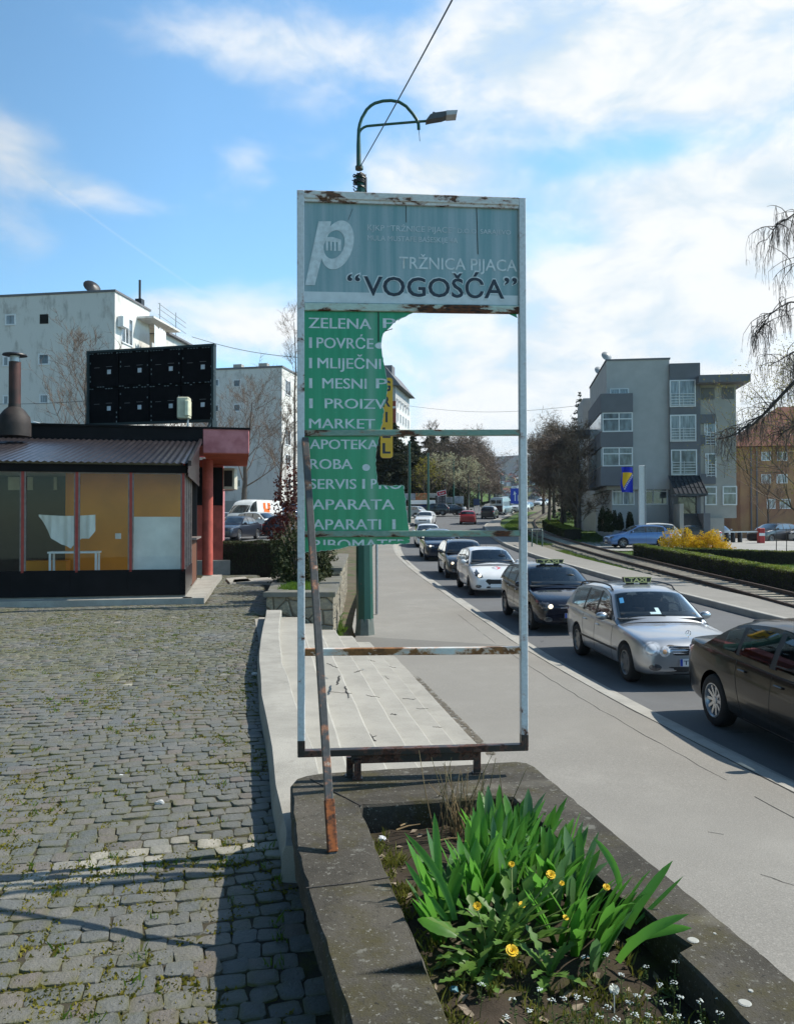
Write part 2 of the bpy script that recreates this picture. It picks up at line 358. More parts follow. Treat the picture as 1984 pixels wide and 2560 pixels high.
def ribbon(name, fl, fr_, fz, y0, y1, mat, step=1.0, n=4, crown=0.0):
    m = MB(); rows = []
    y = y0
    while y <= y1 + 1e-6:
        a, b = fl(y), fr_(y); rows.append([(a+(b-a)*i/n, y, fz(y) + crown*(1-(2*i/n-1)**2)) for i in range(n+1)]); y += step if y < 130 else 6
    m.grid(rows); return kind(m.build(name, mat, smooth=180))
ribbon('road', lambda y: KL(y)-.05, lambda y: KR(y)+.05, zr, -8, 400, M['road'])
zs = lambda y: zr(y)+.15
ribbon('sidewalk', SL, lambda y: KL(y)-.19, zs, -8, 128, M['sidewalk'])
# kerbs: a real upstand with a sloping pale channel strip in front of it
def kerb(name, f, off, y0, y1, top, sgn):
    m = MB(); rows = []; y = y0
    while y <= y1:
        x = f(y); z = zr(y); w = .19
        rows.append([(x-sgn*w, y, z+top-.1), (x-sgn*w, y, z+top+.004), (x-sgn*.02, y, z+top+.004), (x, y, z+top-.015), (x+sgn*.012, y, z-.05)]); y += 1
    m.grid(rows); return kind(m.build(name, M['kerb'], smooth=25))
kerb('kerb', KL, 0, -8, 128, .15, 1); kerb('kerb_far_side', KR, 0, -8, 128, .17, -1)
ribbon('gutter', lambda y: KL(y)+.008, lambda y: KL(y)+.33, lambda y: zr(y)+.006, -8, 80, M['kerb'], n=1)
ribbon('far_sidewalk', lambda y: KR(y)+.18, lambda y: KR(y)+.18+float(np.interp(y, [0, 25, 60, 80, 95], [1.5, 1.6, 1.9, 1.5, .6])), lambda y: zr(y)+.165, -8, 110, M['sidewalk'])
M['trackbed'] = concrete_mat('weedy_track_ballast', (.17, .155, .12), (.075, .11, .025), .75, .7, 1.0)
ribbon('track_bed', lambda y: KR(y)+.2, lambda y: TC(y)+1.6, lambda y: zr(y)-.02, -8, 300, M['trackbed'], n=6)
# darker asphalt repairs on the sidewalk beside the steps and in front of the post
def sheet(name, poly, mat, zf, dz=.004):
    m = MB(); m.add([(x, y, zf(y)+dz) for x, y in poly], [tuple(range(len(poly)))]); return kind(m.build(name, mat))
sheet('asphalt_repair_across', [(-1.0, 15.65), (2.35, 15.5), (2.3, 16.5), (1.1, 16.9), (-.9, 17.6)], M['patch'], zs)
# ------------------------------------------------------------------ cobbled square
def arc_d(x, y):
    pl = [(-2.5, 3.5), (-1.93, 3.93), (-1.64, 4.12), (-1.43, 4.29), (-1.25, 4.40), (-1.0, 4.44), (-.85, 4.45), (-.6, 4.52)]
    d = 9
    for (ax, ay), (bx, by) in zip(pl, pl[1:]):
        vx, vy = bx-ax, by-ay; t = max(0, min(1, ((x-ax)*vx+(y-ay)*vy)/(vx*vx+vy*vy))); d = min(d, math.hypot(x-ax-t*vx, y-ay-t*vy))
    return d
def plaza_right(y): return -.60 + AX*(y-4.5) - .02 if y < 15.5 else (-2.45 + AX*(y-15.4))
def plaza_bump(x, y): return .018*math.sin(x*1.7+.6*y)*math.cos(y*.9-.4*x) + .012*mnoise.noise((x*.8, y*.8, 0))
rc = random.Random(11)
PV, PF, PC = [], [], []
rowh, colw = .114, .124
for iy in range(-6, 245):
    off = rc.random(); v0 = 1.2 + iy*rowh
    u = -14.0
    while u < 2.5:
        w = colw*rc.uniform(.72, 1.25); cu = u + w/2; u += w
        wav = .055*math.sin(cu*1.35+.4)+.03*math.sin(cu*3.1+iy*.21)
        p = E1*(cu+.0) + E2*(v0+wav); x, y = p.x, p.y
        if y > 27 or y < 1.3 or x > plaza_right(y)+.05 or x < -.56*y-1.6: continue
        q = Vector((x+4.71, y-17.84, 0)); k1, k2 = q.dot(E1), q.dot(E2)
        if k1 < .5 and k2 > -.45: continue                                # the kiosk stands here
        if y > 24 and x < -7: continue
        h = rowh*rc.uniform(.86, 1.05); z0 = plaza_bump(x, y) + rc.uniform(-.0045, .0045)
        tx, ty = rc.uniform(-.06, .06), rc.uniform(-.06, .06); rot = rc.uniform(-.12, .12) + .055*1.35*math.cos(cu*1.35+.4)
        white = arc_d(x, y) < .165 and rc.random() < .9 or rc.random() < .002
        tint = rc.uniform(.62, .95) if white else rc.uniform(.0, .38); hue = rc.random()
        near = y < 9
        ring = []
        nn = 8 if near else 4
        ca, sa2 = math.cos(TH+rot), math.sin(TH+rot)
        jit = [(rc.uniform(-.15, .15), rc.uniform(-.17, .17)) for _ in range(4)]
        cor = [(-1, -1), (1, -1), (1, 1), (-1, 1)]; cor = [(a+j[0], b+j[1]) for (a, b), j in zip(cor, jit)]
        out = []
        for i in range(4):
            a = cor[i]
            if near:
                pa, pb = cor[i-1], cor[(i+1) % 4]
                out.append((a[0]*.87+pa[0]*.13, a[1]*.87+pa[1]*.13)); out.append((a[0]*.87+pb[0]*.13, a[1]*.87+pb[1]*.13))
            else: out.append(a)
        b0 = len(PV)
        lv = ((.985, -.03), (.985, -.006), (.945, .0), (.5, .002)) if near else ((.98, -.03), (.98, -.004), (.88, .002))
        for sc, dz in lv:
            for (a, b) in out:
                lx, ly = a*sc*w/2, b*sc*h/2
                PV.append((x+lx*ca-ly*sa2, y+lx*sa2+ly*ca, z0+dz+lx*tx+ly*ty)); PC.append((tint, hue, 1.0 if dz < -.003 else .45 if sc > .8 else 0.0, 1))
        for L in range(len(lv)-1):
            for k in range(nn): PF.append((b0+L*nn+k, b0+L*nn+(k+1) % nn, b0+(L+1)*nn+(k+1) % nn, b0+(L+1)*nn+k))
        PF.append(tuple(b0+(len(lv)-1)*nn+k for k in range(nn)))
me = bpy.data.meshes.new('cobbles'); me.from_pydata(PV, [], PF)
ca_ = me.color_attributes.new('stone', 'FLOAT_COLOR', 'POINT'); ca_.data.foreach_set('color', np.array(PC, dtype=np.float32).ravel())
me.polygons.foreach_set('use_smooth', [True]*len(me.polygons)); me.set_sharp_from_angle(angle=R(42))
t = NT('granite_cobble'); at_ = t.n('ShaderNodeAttribute', attribute_name='stone'); sp = t.n('ShaderNodeSeparateColor'); t.l(at_.outputs['Color'], sp.inputs[0])
v = t.vec(coord='World'); f = t.noise(v, 60, 5, .7); f2 = t.noise(v, 9, 6, .65)
col = t.mix(sp.outputs[1], (.150, .142, .122), (.094, .110, .114)); col = t.mix(t.rng(sp.outputs[1], .75, .95), col, (.15, .128, .11))
col = t.mix(t.math('MULTIPLY', sp.outputs[0], .5), col, (.25, .25, .235)); col = t.mix(t.rng(sp.outputs[0], .5, .9), col, (.37, .345, .29))
col = t.mix(t.math('MULTIPLY', t.rng(f, .42, .28), .55), col, (.03, .03, .03)); col = t.mix(t.math('MULTIPLY', t.rng(f, .58, .75), .4), col, (.34, .34, .33))
col = t.mix(t.math('MULTIPLY', t.rng(f2, .55, .72), .45), col, (.085, .08, .045))
mo = t.math('MULTIPLY', t.rng(t.noise(v, 1.3, 5, .65), .34, .58), t.rng(t.noise(v, 14, 4), .30, .6)); col = t.mix(t.math('MULTIPLY', mo, t.math('ADD', t.math('MULTIPLY', sp.outputs[2], .9), .12)), col, (.105, .105, .022)); t.set('Base Color', col); t.set('Roughness', .62); t.b.inputs['Specular IOR Level'].default_value = .42; t.bump(t.math('ADD', f, t.math('MULTIPLY', f2, 2.0)), .7, .012)
me.materials.append(t.m); pav = kind(mk('cobblestone_pavement', me))
g = MB(); rows = []
for y in np.arange(1.0, 28.2, .4):
    a = -.58*y-2.5; b = plaza_right(y)+.12; rows.append([(a+(b-a)*i/30, y, plaza_bump(a+(b-a)*i/30, y)-.007) for i in range(31)])
g.grid(rows); kind(g.build('plaza_bed', M['joint'], smooth=180))
# moss and short grass in the joints
def leafmat(name, c, c2, trans=.25, rough=.55, scale=8, coord='Object'):
    t = NT(name); v = t.vec(coord=coord); f = t.noise(v, scale, 4); oi = t.n('ShaderNodeObjectInfo'); base = t.mix(t.rng(f, .3, .7), c, c2); t.set('Base Color', t.mix(t.math('MULTIPLY', oi.outputs['Random'], .35), base, mul((c[0]*1.5, c[1]*.9, c[2]*.7), .8))); t.set('Roughness', rough)
    t.b.inputs['Specular IOR Level'].default_value = .35
    d = t.n('ShaderNodeBsdfTranslucent'); d.inputs[0].default_value = (*mul(c2, 1.5), 1)
    mx = t.n('ShaderNodeMixShader'); mx.inputs[0].default_value = trans; t.l(t.b.outputs[0], mx.inputs[1]); t.l(d.outputs[0], mx.inputs[2]); t.l(mx.outputs[0], t.out.inputs[0]); return t.m
M['moss'] = leafmat('moss', (.12, .125, .014), (.18, .175, .022), .2, .9)
M['blade'] = leafmat('grass_blade', (.05, .12, .012), (.11, .19, .02), .3)
def tuft_cloud(name, spots, mat, rr, hmin=.012, hmax=.04, blades=7, spread=.05, wid=.006, lean=.8):
    vs, fs = [], []
    for (x, y, z, k) in spots:
        for _ in range(int(blades*k)+2):
            a = rr.uniform(0, 6.283); d = rr.random()**.6*spread*k; bx, by = x+math.cos(a)*d, y+math.sin(a)*d; h = rr.uniform(hmin, hmax)*(.6+.5*k)
            ta = rr.uniform(0, 6.283); w = wid*rr.uniform(.6, 1.3); px, py = math.cos(ta)*w, math.sin(ta)*w; la = rr.uniform(0, 6.283); L = h*lean*rr.random()
            b = len(vs); vs += [(bx-px, by-py, z), (bx+px, by+py, z), (bx+px*.6+math.cos(la)*L*.4, by+py*.6+math.sin(la)*L*.4, z+h*.6), (bx+math.cos(la)*L, by+math.sin(la)*L, z+h)]; fs.append((b, b+1, b+2, b+3))
    me = bpy.data.meshes.new(name); me.from_pydata(vs, [], fs); me.materials.append(mat); return mk(name, me)
rc = random.Random(5); sp_ = []
for _ in range(9000):
    y = 1.6 + 14*rc.random()**1.25; a = -.56*y-1; b = plaza_right(y)-.02; x = rc.uniform(a, b)
    n = mnoise.noise((x*.9+7, y*.9, 2)) + .5*mnoise.noise((x*3, y*3, 5))
    if n + rc.uniform(-.35, .35) < .0: continue
    sp_.append((x, y, plaza_bump(x, y)-.008, rc.uniform(.35, 1.05)))
kind(tuft_cloud('joint_moss', sp_, M['moss'], rc, .008, .020, 16, .07, .011, 1.2), 'stuff')
sp_ = [(x, y, z, k) for (x, y, z, k) in sp_ if rc.random() < .10] + [(-.62+AX*(y-4.5)-rc.uniform(.05, .3), y, -.02, rc.uniform(.5, 1.2)) for y in [rc.uniform(2.2, 15) for _ in range(40)]]
kind(tuft_cloud('joint_grass', sp_, M['blade'], rc, .02, .05, 8, .045, .004, .9), 'stuff')
# ------------------------------------------------------------------ steps and their edging wall
def site(o, u, v, z=0): return Vector((o[0], o[1], 0)) + E1*u + E2*v + Vector((0, 0, z))
SLP = -.16
def nose(k, y): return 1.01 - .34*(k-1) + SLP*(y-8)
st = thing('concrete_stairs', 'long flight of pale cracked concrete steps between cobbled square and lower sidewalk', 'steps', (0, 10, -.9))
for k in range(1, 7):
    z = -.75+.125*k; m = MB(); y0, y1 = 4.7, 15.45 - .05*k; x0 = lambda y: nose(k+1, y) - .03 if k < 6 else -1.80+AX*(y-10.3)+.12
    rr = random.Random(k); rows = []
    for i in range(30):
        y = y0+(y1-y0)*i/29; e = nose(k, y) + rr.uniform(-.006, .006); zz = z
        if y > 16.5: zz = zr(y)+.15+.125*k
        rows.append([(x0(y)-.05, y, zz), (e-.02, y, zz+rr.uniform(-.002, .002)), (e, y, zz-.018), (e+.004, y, z-.16)])
    m.grid(rows); m.add([rows[-1][0], rows[-1][1], rows[-1][2], rows[-1][3], (rows[-1][0][0], y1, z-.3)], [(0, 1, 2, 3, 4)])
    for v_ in range(len(m.v)): m.v[v_] = (m.v[v_][0], m.v[v_][1]-10, m.v[v_][2]+.9)
    m.build('tread', M['steps'], st, smooth=20)
# cracks and broken chips in the treads
M['crack'] = plain('crack_dirt', (.035, .032, .028), .95)  # dark dirt colour of the crack lines
m = MB(); rr = random.Random(3)
def crack(px, py, dx, dy, z, w, n=7):
    m = MB(); p = None
    for i in range(n+1):
        q_ = gnd(px+dx*i/n+rr.uniform(-1.6, 1.6), py+dy*i/n+rr.uniform(-1.2, 1.2), z+.004)
        if p is not None: m.bar(p, q_, w*rr.uniform(.3, 1.1), .003)
        p = q_
    o = m.build('tread_crack', M['crack'], st); o.location = (0, -10, .9)
for (px, py, dx, dy, z, w) in [(818, 1658, 26, 13, -.0, .016), (848, 1690, -6, 22, -.02, .03), (885, 1680, 20, -5, -.25, .012), (862, 1716, 10, 28, -.125, .02), (1008, 1745, 30, 3, -.5, .008), (915, 1738, 34, 6, -.25, .006), (820, 1730, 60, 3, -.125, .006),
                               (1040, 1771, 30, 0, -.5, .006), (920, 1830, 18, 22, -.25, .014), (890, 1856, 50, -16, -.25, .006), (975, 1785, 18, 1, -.375, .01), (1082, 1817, 22, 1, -.5, .006), (922, 1650, 14, 3, -.25, .01), (972, 1667, 18, 2, -.375, .008), (962, 1690, 8, 8, -.375, .012)]: crack(px, py, dx, dy, z, w)
# worn seam lines and dirt on the sidewalk
def seam_line(name, f, y0, y1, w, mat, zf, seed, step=.22, amp=.03, gap=.1):
    q = random.Random(seed); mb = MB(); y = y0; p = None
    while y < y1:
        n_ = Vector((f(y)+q.uniform(-amp, amp), y, zf(y)+.003))
        if p is not None and q.random() > gap: mb.bar(p, n_, w*q.uniform(.35, 1.2), .002)
        p = n_; y += step*q.uniform(.6, 1.4)
    return kind(mb.build(name, mat))
M['faint_crack'] = plain('faint_crack_dirt', (.105, .098, .085), .95)
seam_line('pavement_crack', lambda y: KL(y)-.62, 3.2, 21, .006, M['faint_crack'], zs, 5, .25, .014, .12); seam_line('pavement_joint_crack', lambda y: KL(y)-.20, 2, 40, .014, M['crack'], zs, 6, .3, .006, .05)
seam_line('pavement_cross_crack', lambda y: 3.0-.9*(y-5.2), 5.2, 5.75, .006, M['faint_crack'], zs, 8, .08); seam_line('pavement_short_crack', lambda y: 2.6-1.6*(y-6.4), 6.4, 6.6, .006, M['faint_crack'], zs, 9, .06)
dm = NT('trodden_dirt'); v = dm.vec(coord='World'); f = dm.noise(v, 16, 6, .7); dm.set('Base Color', dm.mix(f, (.075, .062, .045), (.17, .15, .115))); dm.set('Roughness', 1); ed_ = dm.rng(dm.noise(v, 11, 6, .75), .44, .54); tr_ = dm.n('ShaderNodeBsdfTransparent'); mx_ = dm.n('ShaderNodeMixShader'); dm.l(ed_, mx_.inputs[0]); dm.l(tr_.outputs[0], mx_.inputs[1]); dm.l(dm.b.outputs[0], mx_.inputs[2]); dm.l(mx_.outputs[0], dm.out.inputs[0])
for nm, f0, w0, y0, y1 in (('step_foot_dirt', lambda y: nose(1, y)+.004, .15, 8.6, 13.6), ('gutter_dirt', lambda y: KL(y)+.02, .16, 0, 45), ('planter_foot_dirt', lambda y: .80-.2*(y-4.8), .22, 3, 9)):
    mb = MB(); mb.grid([[(f0(y)+w0*i/2, y, (zs(y)+.0065 if nm[0] != 'g' else zr(y)+.011)) for i in range(3)] for y in np.arange(y0, y1, .5)]); kind(mb.build(nm, dm.m, smooth=180))
ew = thing('edging_wall', 'low pale concrete edging wall curving along the cobbles beside the steps', 'wall', (-1.5, 9, 0))
m = MB(); rows = []; rr = random.Random(9)
for (y, xl, xr_) in [(4.05, -.57, -.27), (4.25, -.60, -.3), (5.0, -.765, -.46), (5.8, -.905, -.60), (6.6, -1.08, -.78), (7.6, -1.29, -.98), (8.55, -1.46, -1.16), (9.3, -1.60, -1.33), (10.1, -1.735, -1.45), (11.1, -1.90, -1.62), (12.5, -2.10, -1.83), (14.0, -2.30, -2.03), (14.9, -2.43, -2.14)]:
    zt = .17+rr.uniform(-.006, .006); xl += rr.uniform(-.008, .008)
    rows.append([(xl-.02+1.5, y-9, -.2), (xl-.008+1.5, y-9, zt-.05), (xl+.012+1.5, y-9, zt), (xr_-.012+1.5, y-9, zt), (xr_+1.5, y-9, zt-.02), (xr_+1.5, y-9, -.5)])
m.grid(rows); m.add(rows[0], [tuple(range(6))]); m.add(rows[-1], [tuple(range(6))]); m.build('wall_body', M['wall_white'], ew, smooth=25)
from mathutils.geometry import tessellate_polygon
PO = Vector((-.63, 4.54, 0)); PU = E1; PVv = -E2; PT = .37
def pl(u, v, z=0): return PO + PU*u + PVv*v + Vector((0, 0, z))
# ------------------------------------------------------------------ planter
pt = thing('concrete_planter', 'long mossy concrete planter with thick rim that carries the torn market sign', 'planter', pl(.72, 2, 0), TH)
rr = random.Random(21)
def dens(path, step=.07):
    out = []
    for (a, b) in zip(path, path[1:]+path[:1]):
        L = math.dist(a, b); n = max(1, int(L/step))
        for i in range(n): out.append((a[0]+(b[0]-a[0])*i/n, a[1]+(b[1]-a[1])*i/n))
    return out
outer = [(.02, .17), (.05, .08), (.11, .03), (.2, .005), (.8, 0), (1.36, .01), (1.42, .05), (1.44, .13), (1.445, 4.4), (.13, 4.4), (.046, 2.28), (.036, 2.05), (.007, 1.6), (-.012, 1.06), (-.002, .6)]
inner = [(.335, .58), (.36, .565), (1.09, .57), (1.135, .60), (1.15, 1.0), (1.155, 1.74), (1.20, 1.80), (1.215, 2.02), (1.235, 2.10), (1.165, 2.13), (1.17, 4.1), (.335, 4.1)]
oj = [(u+rr.uniform(-.004, .004), v+rr.uniform(-.004, .004)) for u, v in dens(outer)]; ij = [(u+rr.uniform(-.005, .005), v+rr.uniform(-.005, .005)) for u, v in dens(inner)]
def inset(path, d, sgn):
    n = len(path); out = []
    for i in range(n):
        a, b = Vector(path[i-1]), Vector(path[(i+1) % n]); t_ = (b-a).normalized(); out.append((path[i][0]-t_.y*d*sgn, path[i][1]+t_.x*d*sgn))
    return out
area = sum(a[0]*b[1]-b[0]*a[1] for a, b in zip(oj, oj[1:]+oj[:1])); so_ = 1 if area > 0 else -1
ot = inset(oj, .012, so_); area = sum(a[0]*b[1]-b[0]*a[1] for a, b in zip(ij, ij[1:]+ij[:1])); it = inset(ij, .008, -1 if area > 0 else 1)
def P3(p, z, c=(.72, 2)): return (p[0]-c[0], -(p[1]-c[1]), z)
m = MB(); n, k = len(oj), len(ij)
tri = tessellate_polygon([[Vector((*p, 0)) for p in ot], [Vector((*p, 0)) for p in it]])
m.add([P3(p, PT+rr.uniform(-.002, .002)) for p in ot+it], tri)
q = n; dn = inset(oj, .07, so_); m.add([P3(p, PT-.125+rr.uniform(-.004, .004)) for p in oj]+[P3(p, PT-.128) for p in dn]+[P3(p, -.9) for p in dn], [(i, (i+1) % q, q+(i+1) % q, q+i) for i in range(q)]+[(q+i, q+(i+1) % q, 2*q+(i+1) % q, 2*q+i) for i in range(q)])
for path, top, zt, z1 in ((oj, ot, PT-.014, PT-.125), (ij, it, PT-.012, .1)):
    q = len(path); m.add([P3(p, PT) for p in top]+[P3(p, zt) for p in path]+[P3(p, z1) for p in path], [(i, (i+1) % q, q+(i+1) % q, q+i) for i in range(q)]+[(q+i, q+(i+1) % q, 2*q+(i+1) % q, 2*q+i) for i in range(q)])
bm = bmesh.new(); me = m.mesh('rim', M['planter'], None, fix=False); bm.from_mesh(me); bmesh.ops.remove_doubles(bm, verts=bm.verts, dist=.0001); bmesh.ops.recalc_face_normals(bm, faces=bm.faces); bm.to_mesh(me); bm.free()
me.polygons.foreach_set('use_smooth', [True]*len(me.polygons)); me.set_sharp_from_angle(angle=R(30)); mk('rim', me, pt)
m = MB()
for (a, b) in [((.13, .10), (.345, .575)), ((.20, 1.42), (.335, 1.40)), ((.0, 1.43), (.2, 1.42))]:
    m = MB()
    for i in range(8):
        p = [a[j]+(b[j]-a[j])*i/8 for j in (0, 1)]; q = [a[j]+(b[j]-a[j])*(i+1)/8 for j in (0, 1)]; m.bar(P3((p[0]+rr.uniform(-.004, .004), p[1]), PT+.003), P3((q[0], q[1]), PT+.003), rr.uniform(.003, .008), .003)
    m.build('rim_crack', M['crack'], pt)
M['gum'] = plain('flattened_gum', (.36, .36, .33), .8)
for (px, py, r_) in [(1731, 2351, .02), (1860, 2508, .02), (1875, 2478, .008), (1785, 2335, .006)]:
    p = gnd(px, py, PT); m = MB(); m.lathe([(0, .0035), (r_*.8, .0035), (r_, .001)], 14, M=Matrix.Translation(p)); gum = m.build('gum_spot', M['gum'], pt); gum.matrix_parent_inverse = Matrix.LocRotScale(pt.location, pt.rotation_euler, None).inverted()
m = MB(); rows = []
for i in range(40):
    v_ = .5+i*.092
    rows.append([tuple(pl(u_, v_, .235+.03*mnoise.noise((u_*5, v_*5, 1))+.018*mnoise.noise((u_*17, v_*17, 4)))) for u_ in np.linspace(.25, 1.27, 22)])
m.grid(rows); kind(m.build('planter_soil', M['soil'], smooth=180))
def soilz(u_, v_): return .235+.03*mnoise.noise((u_*5, v_*5, 1))+.018*mnoise.noise((u_*17, v_*17, 4))
# ------------------------------------------------------------------ market sign
SP = math.atan2(.12, 1.288); S0 = Vector((-.548, 4.44, PT))
sg = thing('market_sign', 'tall rusty white steel frame sign with torn green panel and faded header', 'sign', S0, SP)
sg.rotation_euler = (0, R(-.15), SP)
def sl_(px, py):
    X_, Z_ = ray(px, py); xl = (X_*S0.y - S0.x)/(math.cos(SP) - X_*math.sin(SP)); return xl, CAM_Z + Z_*(S0.y+xl*math.sin(SP)) - PT
def s2(cx, cy): return sl_(700+cx/2.2985, 450+cy/2.2985)
SW = 1.294; pw = .040; z0, z1 = .155, 3.275
m = MB(); m.box((pw/2, 0, (z0+z1)/2), (pw, .045, z1-z0), bev=.003); m.build('post', M['white_paint'], sg)
m = MB(); m.box((SW-pw/2, 0, (z0+z1)/2), (pw, .045, z1-z0), bev=.003); m.build('post', M['white_paint'], sg)
m = MB(); m.box((SW/2, 0, z1-.022), (SW-2*pw, .0445, .044), bev=.003); m.box((SW/2, -.0, z1-.052), (SW-2*pw, .030, .016)); m.build('top_bar', rust_paint('rusty_top_bar', (.6, .6, .58), .52, scale=10, stretch=(1, 1, 2.2), rust=(.17, .075, .04), dark=(.06, .035, .025)), sg)
M['bar_green'] = rust_paint('patchy_green_bar', (.22, .33, .27), .55, scale=8, stretch=(.8, 1, 2.5), paint2=(.13, .24, .19))
def crossbar(yl, yr, h, mat, nm='cross_bar'):
    a = sl_(745, yl*1.172)[1]; b = sl_(1317, yr*1.172)[1]; mb = MB(); mb.bar((pw, 0, a), (SW-pw, 0, b), .036, h, bev=.003); return mb.build(nm, mat, sg)
crossbar(655, 663, .042, rust_paint('rusty_pale_green_bar', (.45, .55, .48), .6, scale=7, stretch=(.7, 1, 2)))
crossbar(924, 924.5, .034, M['bar_green']); crossbar(1139, 1139, .034, M['bar_green'])
crossbar(1391, 1388, .040, rust_paint('rust_stained_white_bar', (.60, .60, .57), .84, scale=4, stretch=(1, 1, 1.6), rust=(.30, .125, .04), dark=(.15, .065, .025)))
m = MB(); m.box((SW/2, 0, z0-.004), (SW, .046, .036), bev=.003); m.build('bottom_bar', M['dark_steel'], sg)
for xx in (pw/2, SW-pw/2):
    m = MB(); m.box((xx, -.001, z0+.035), (pw+.001, .0465, .07), bev=.002); m.build('corner_shoe', M['dark_steel'], sg)
xl, xr2 = .325, 1.01; yb = .10
m = MB(); m.bar((xl-.03, .035, z0-.05), (xr2+.02, .035, z0-.05), .035, .055, bev=.003); m.build('base_beam', M['dark_steel'], sg)
for lx, ly in ((xl+.005, .0), (xl-.035, .055), (xr2, .035)):
    m = MB(); m.box((lx, ly, (z0-.05)/2), (.040, .034, z0-.046), bev=.003); m.box((lx, ly, .004), (.055, .055, .008)); m.build('leg', M['dark_steel'], sg)
# header
hm = NT('faded_teal_header'); v = hm.vec(); f1 = hm.noise(hm.vec((9, 1, .45)), 1.6, 6, .6); f2 = hm.noise(hm.vec((26, 1, .35)), 1.2, 4, .6); f3 = hm.noise(v, 70, 3)
sxh = hm.n('ShaderNodeSeparateXYZ'); hm.l(hm.tc.outputs['Object'], sxh.inputs[0])
col = hm.mix(hm.rng(f1, .3, .72), (.15, .29, .31), (.34, .42, .45)); col = hm.mix(hm.math('MULTIPLY', hm.rng(f2, .52, .75), .35), col, (.43, .46, .51))
col = hm.mix(hm.math('MULTIPLY', hm.rng(hm.noise(hm.vec((30, 1, .6)), 2.1, 3), .68, .74), .5), col, (.22, .17, .08)); col = hm.mix(hm.math('MULTIPLY', hm.rng(f3, .55, .8), .2), col, (.1, .12, .13))
hm.set('Base Color', col); hm.set('Roughness', .38)
hx0, hz1 = s2(143, 100); hx1, hz0 = s2(1372, 722); zbarT = sl_(745, 648*1.172)[1]
m = MB(); m.box((SW/2, .004, (z1-.05+zbarT-.01)/2), (SW-2*pw+.01, .006, z1-.05-zbarT+.02)); hp = m.build('header_panel', hm.m, sg)
yf = .001 - .0045
M['let_white'] = plain('weathered_white_lettering', (.58, .63, .65), .5, var=.15, scale=30)
M['let_faint'] = plain('faint_lettering', (.50, .55, .58), .5, var=.16, scale=18)
M['let_navy'] = plain('navy_lettering', (.012, .02, .035), .45, var=.3, scale=30)
M['strip_white'] = plain('faded_white_strip', (.60, .64, .66), .5, var=.12, scale=9)
m = MB(); pa = [s2(143, 640), s2(1372, 668), s2(1372, 722), s2(143, 702)]; m.prism([(p[0], p[1]) for p in pa], .0014, .0002, 'y'); m.build('white_strip', M['strip_white'], hp)
_dg = None
def text_mesh(body, bold=0.0):
    c = bpy.data.curves.new('t', 'FONT'); c.body = body; c.size = 1; c.offset = bold; c.resolution_u = 3
    o = bpy.data.objects.new('t', c); COL.objects.link(o); dg = bpy.context.evaluated_depsgraph_get(); me = bpy.data.meshes.new_from_object(o.evaluated_get(dg))
    bpy.data.objects.remove(o); bpy.data.curves.remove(c); return me
def text(name, body, parent, mat, x0, x1, zb, zc, y=0.0, slope=0.0, cuts=(), bold=.0, shear=0, spacing=None, thick=.0006, caps=.729, twice=0):
    me = text_mesh(body, bold); xs_ = [v_.co.x for v_ in me.vertices]; a, b = min(xs_), max(xs_); bm = bmesh.new(); bm.from_mesh(me); bpy.data.meshes.remove(me)
    k = (zc-zb)/caps; sx_ = (x1-x0)/(b-a)
    for v_ in bm.verts:
        X0, Y0 = v_.co.x, v_.co.y; xx = x0+(X0-a)*sx_ + shear*Y0*k; v_.co = (xx, y, zb + Y0*k + slope*(xx-x0))
    if twice:
        r_ = bmesh.ops.duplicate(bm, geom=bm.verts[:]+bm.edges[:]+bm.faces[:])
        for v_ in [g_ for g_ in r_['geom'] if isinstance(g_, bmesh.types.BMVert)]: v_.co.x += twice; v_.co.y -= .0003
    for (px, pz, nx, nz) in cuts:
        bmesh.ops.bisect_plane(bm, geom=bm.verts[:]+bm.edges[:]+bm.faces[:], plane_co=(px, 0, pz), plane_no=(nx, 0, nz), clear_outer=True)
    for f_ in bm.faces: f_.normal_update()
    bmesh.ops.recalc_face_normals(bm, faces=bm.faces)
    for f_ in bm.faces:
        f_.normal_update()
        if f_.normal.y > 0: f_.normal_flip()
    o2 = bpy.data.meshes.new(name); bm.to_mesh(o2); bm.free(); o2.materials.append(mat); return mk(name, o2, parent)
def stext(name, body, parent, mat, cx0, cx1, yb_, yc, y, cuts=(), bold=0, slope=True, **k):
    a = s2(cx0, yb_); b = s2(cx1, yb_); c = s2(cx0, yc)
    cu = [(*s2(px, py), nx, -ny) for (px, py, nx, ny) in cuts]
    return text(name, body, parent, mat, a[0], b[0], a[1], c[1], y, 0, cu, bold, **k)
def h2(cx, cy): return (740+cx/2.869-700)*2.2985, (470+cy/2.869-450)*2.2985     # crop of the header to crop of the sign
def htext(name, body, mat, x0, x1, yb_, yc, y, parent=hp, **k):
    a = h2(x0, yb_); b = h2(x1, yb_); c = h2(x0, yc); return stext(name, body, parent, mat, a[0], b[0], a[1], c[1], y, **k)
yt = -.0010
htext('lettering', 'KJKP “TRŽNICE PIJACE”', M['let_faint'], 522, 1148, 305, 262, yt); htext('lettering', 'D.O.O. SARAJEVO', M['let_faint'], 1168, 1548, 326, 292, yt)
htext('lettering', 'MULA MUSTAFE BAŠESKIJE 4A', M['let_faint'], 522, 1168, 377, 338, yt)
htext('lettering', 'TRŽNICA PIJACA', M['let_white'], 748, 1592, 578, 490, yt, bold=.008)
htext('outline_lettering', 'VOGOŠĆA', M['let_white'], 482, 1508, 778, 624, yt-.0002, bold=.036)
htext('lettering', 'VOGOŠĆA', M['let_navy'], 494, 1500, 770, 628, yt-.0008, bold=.014)
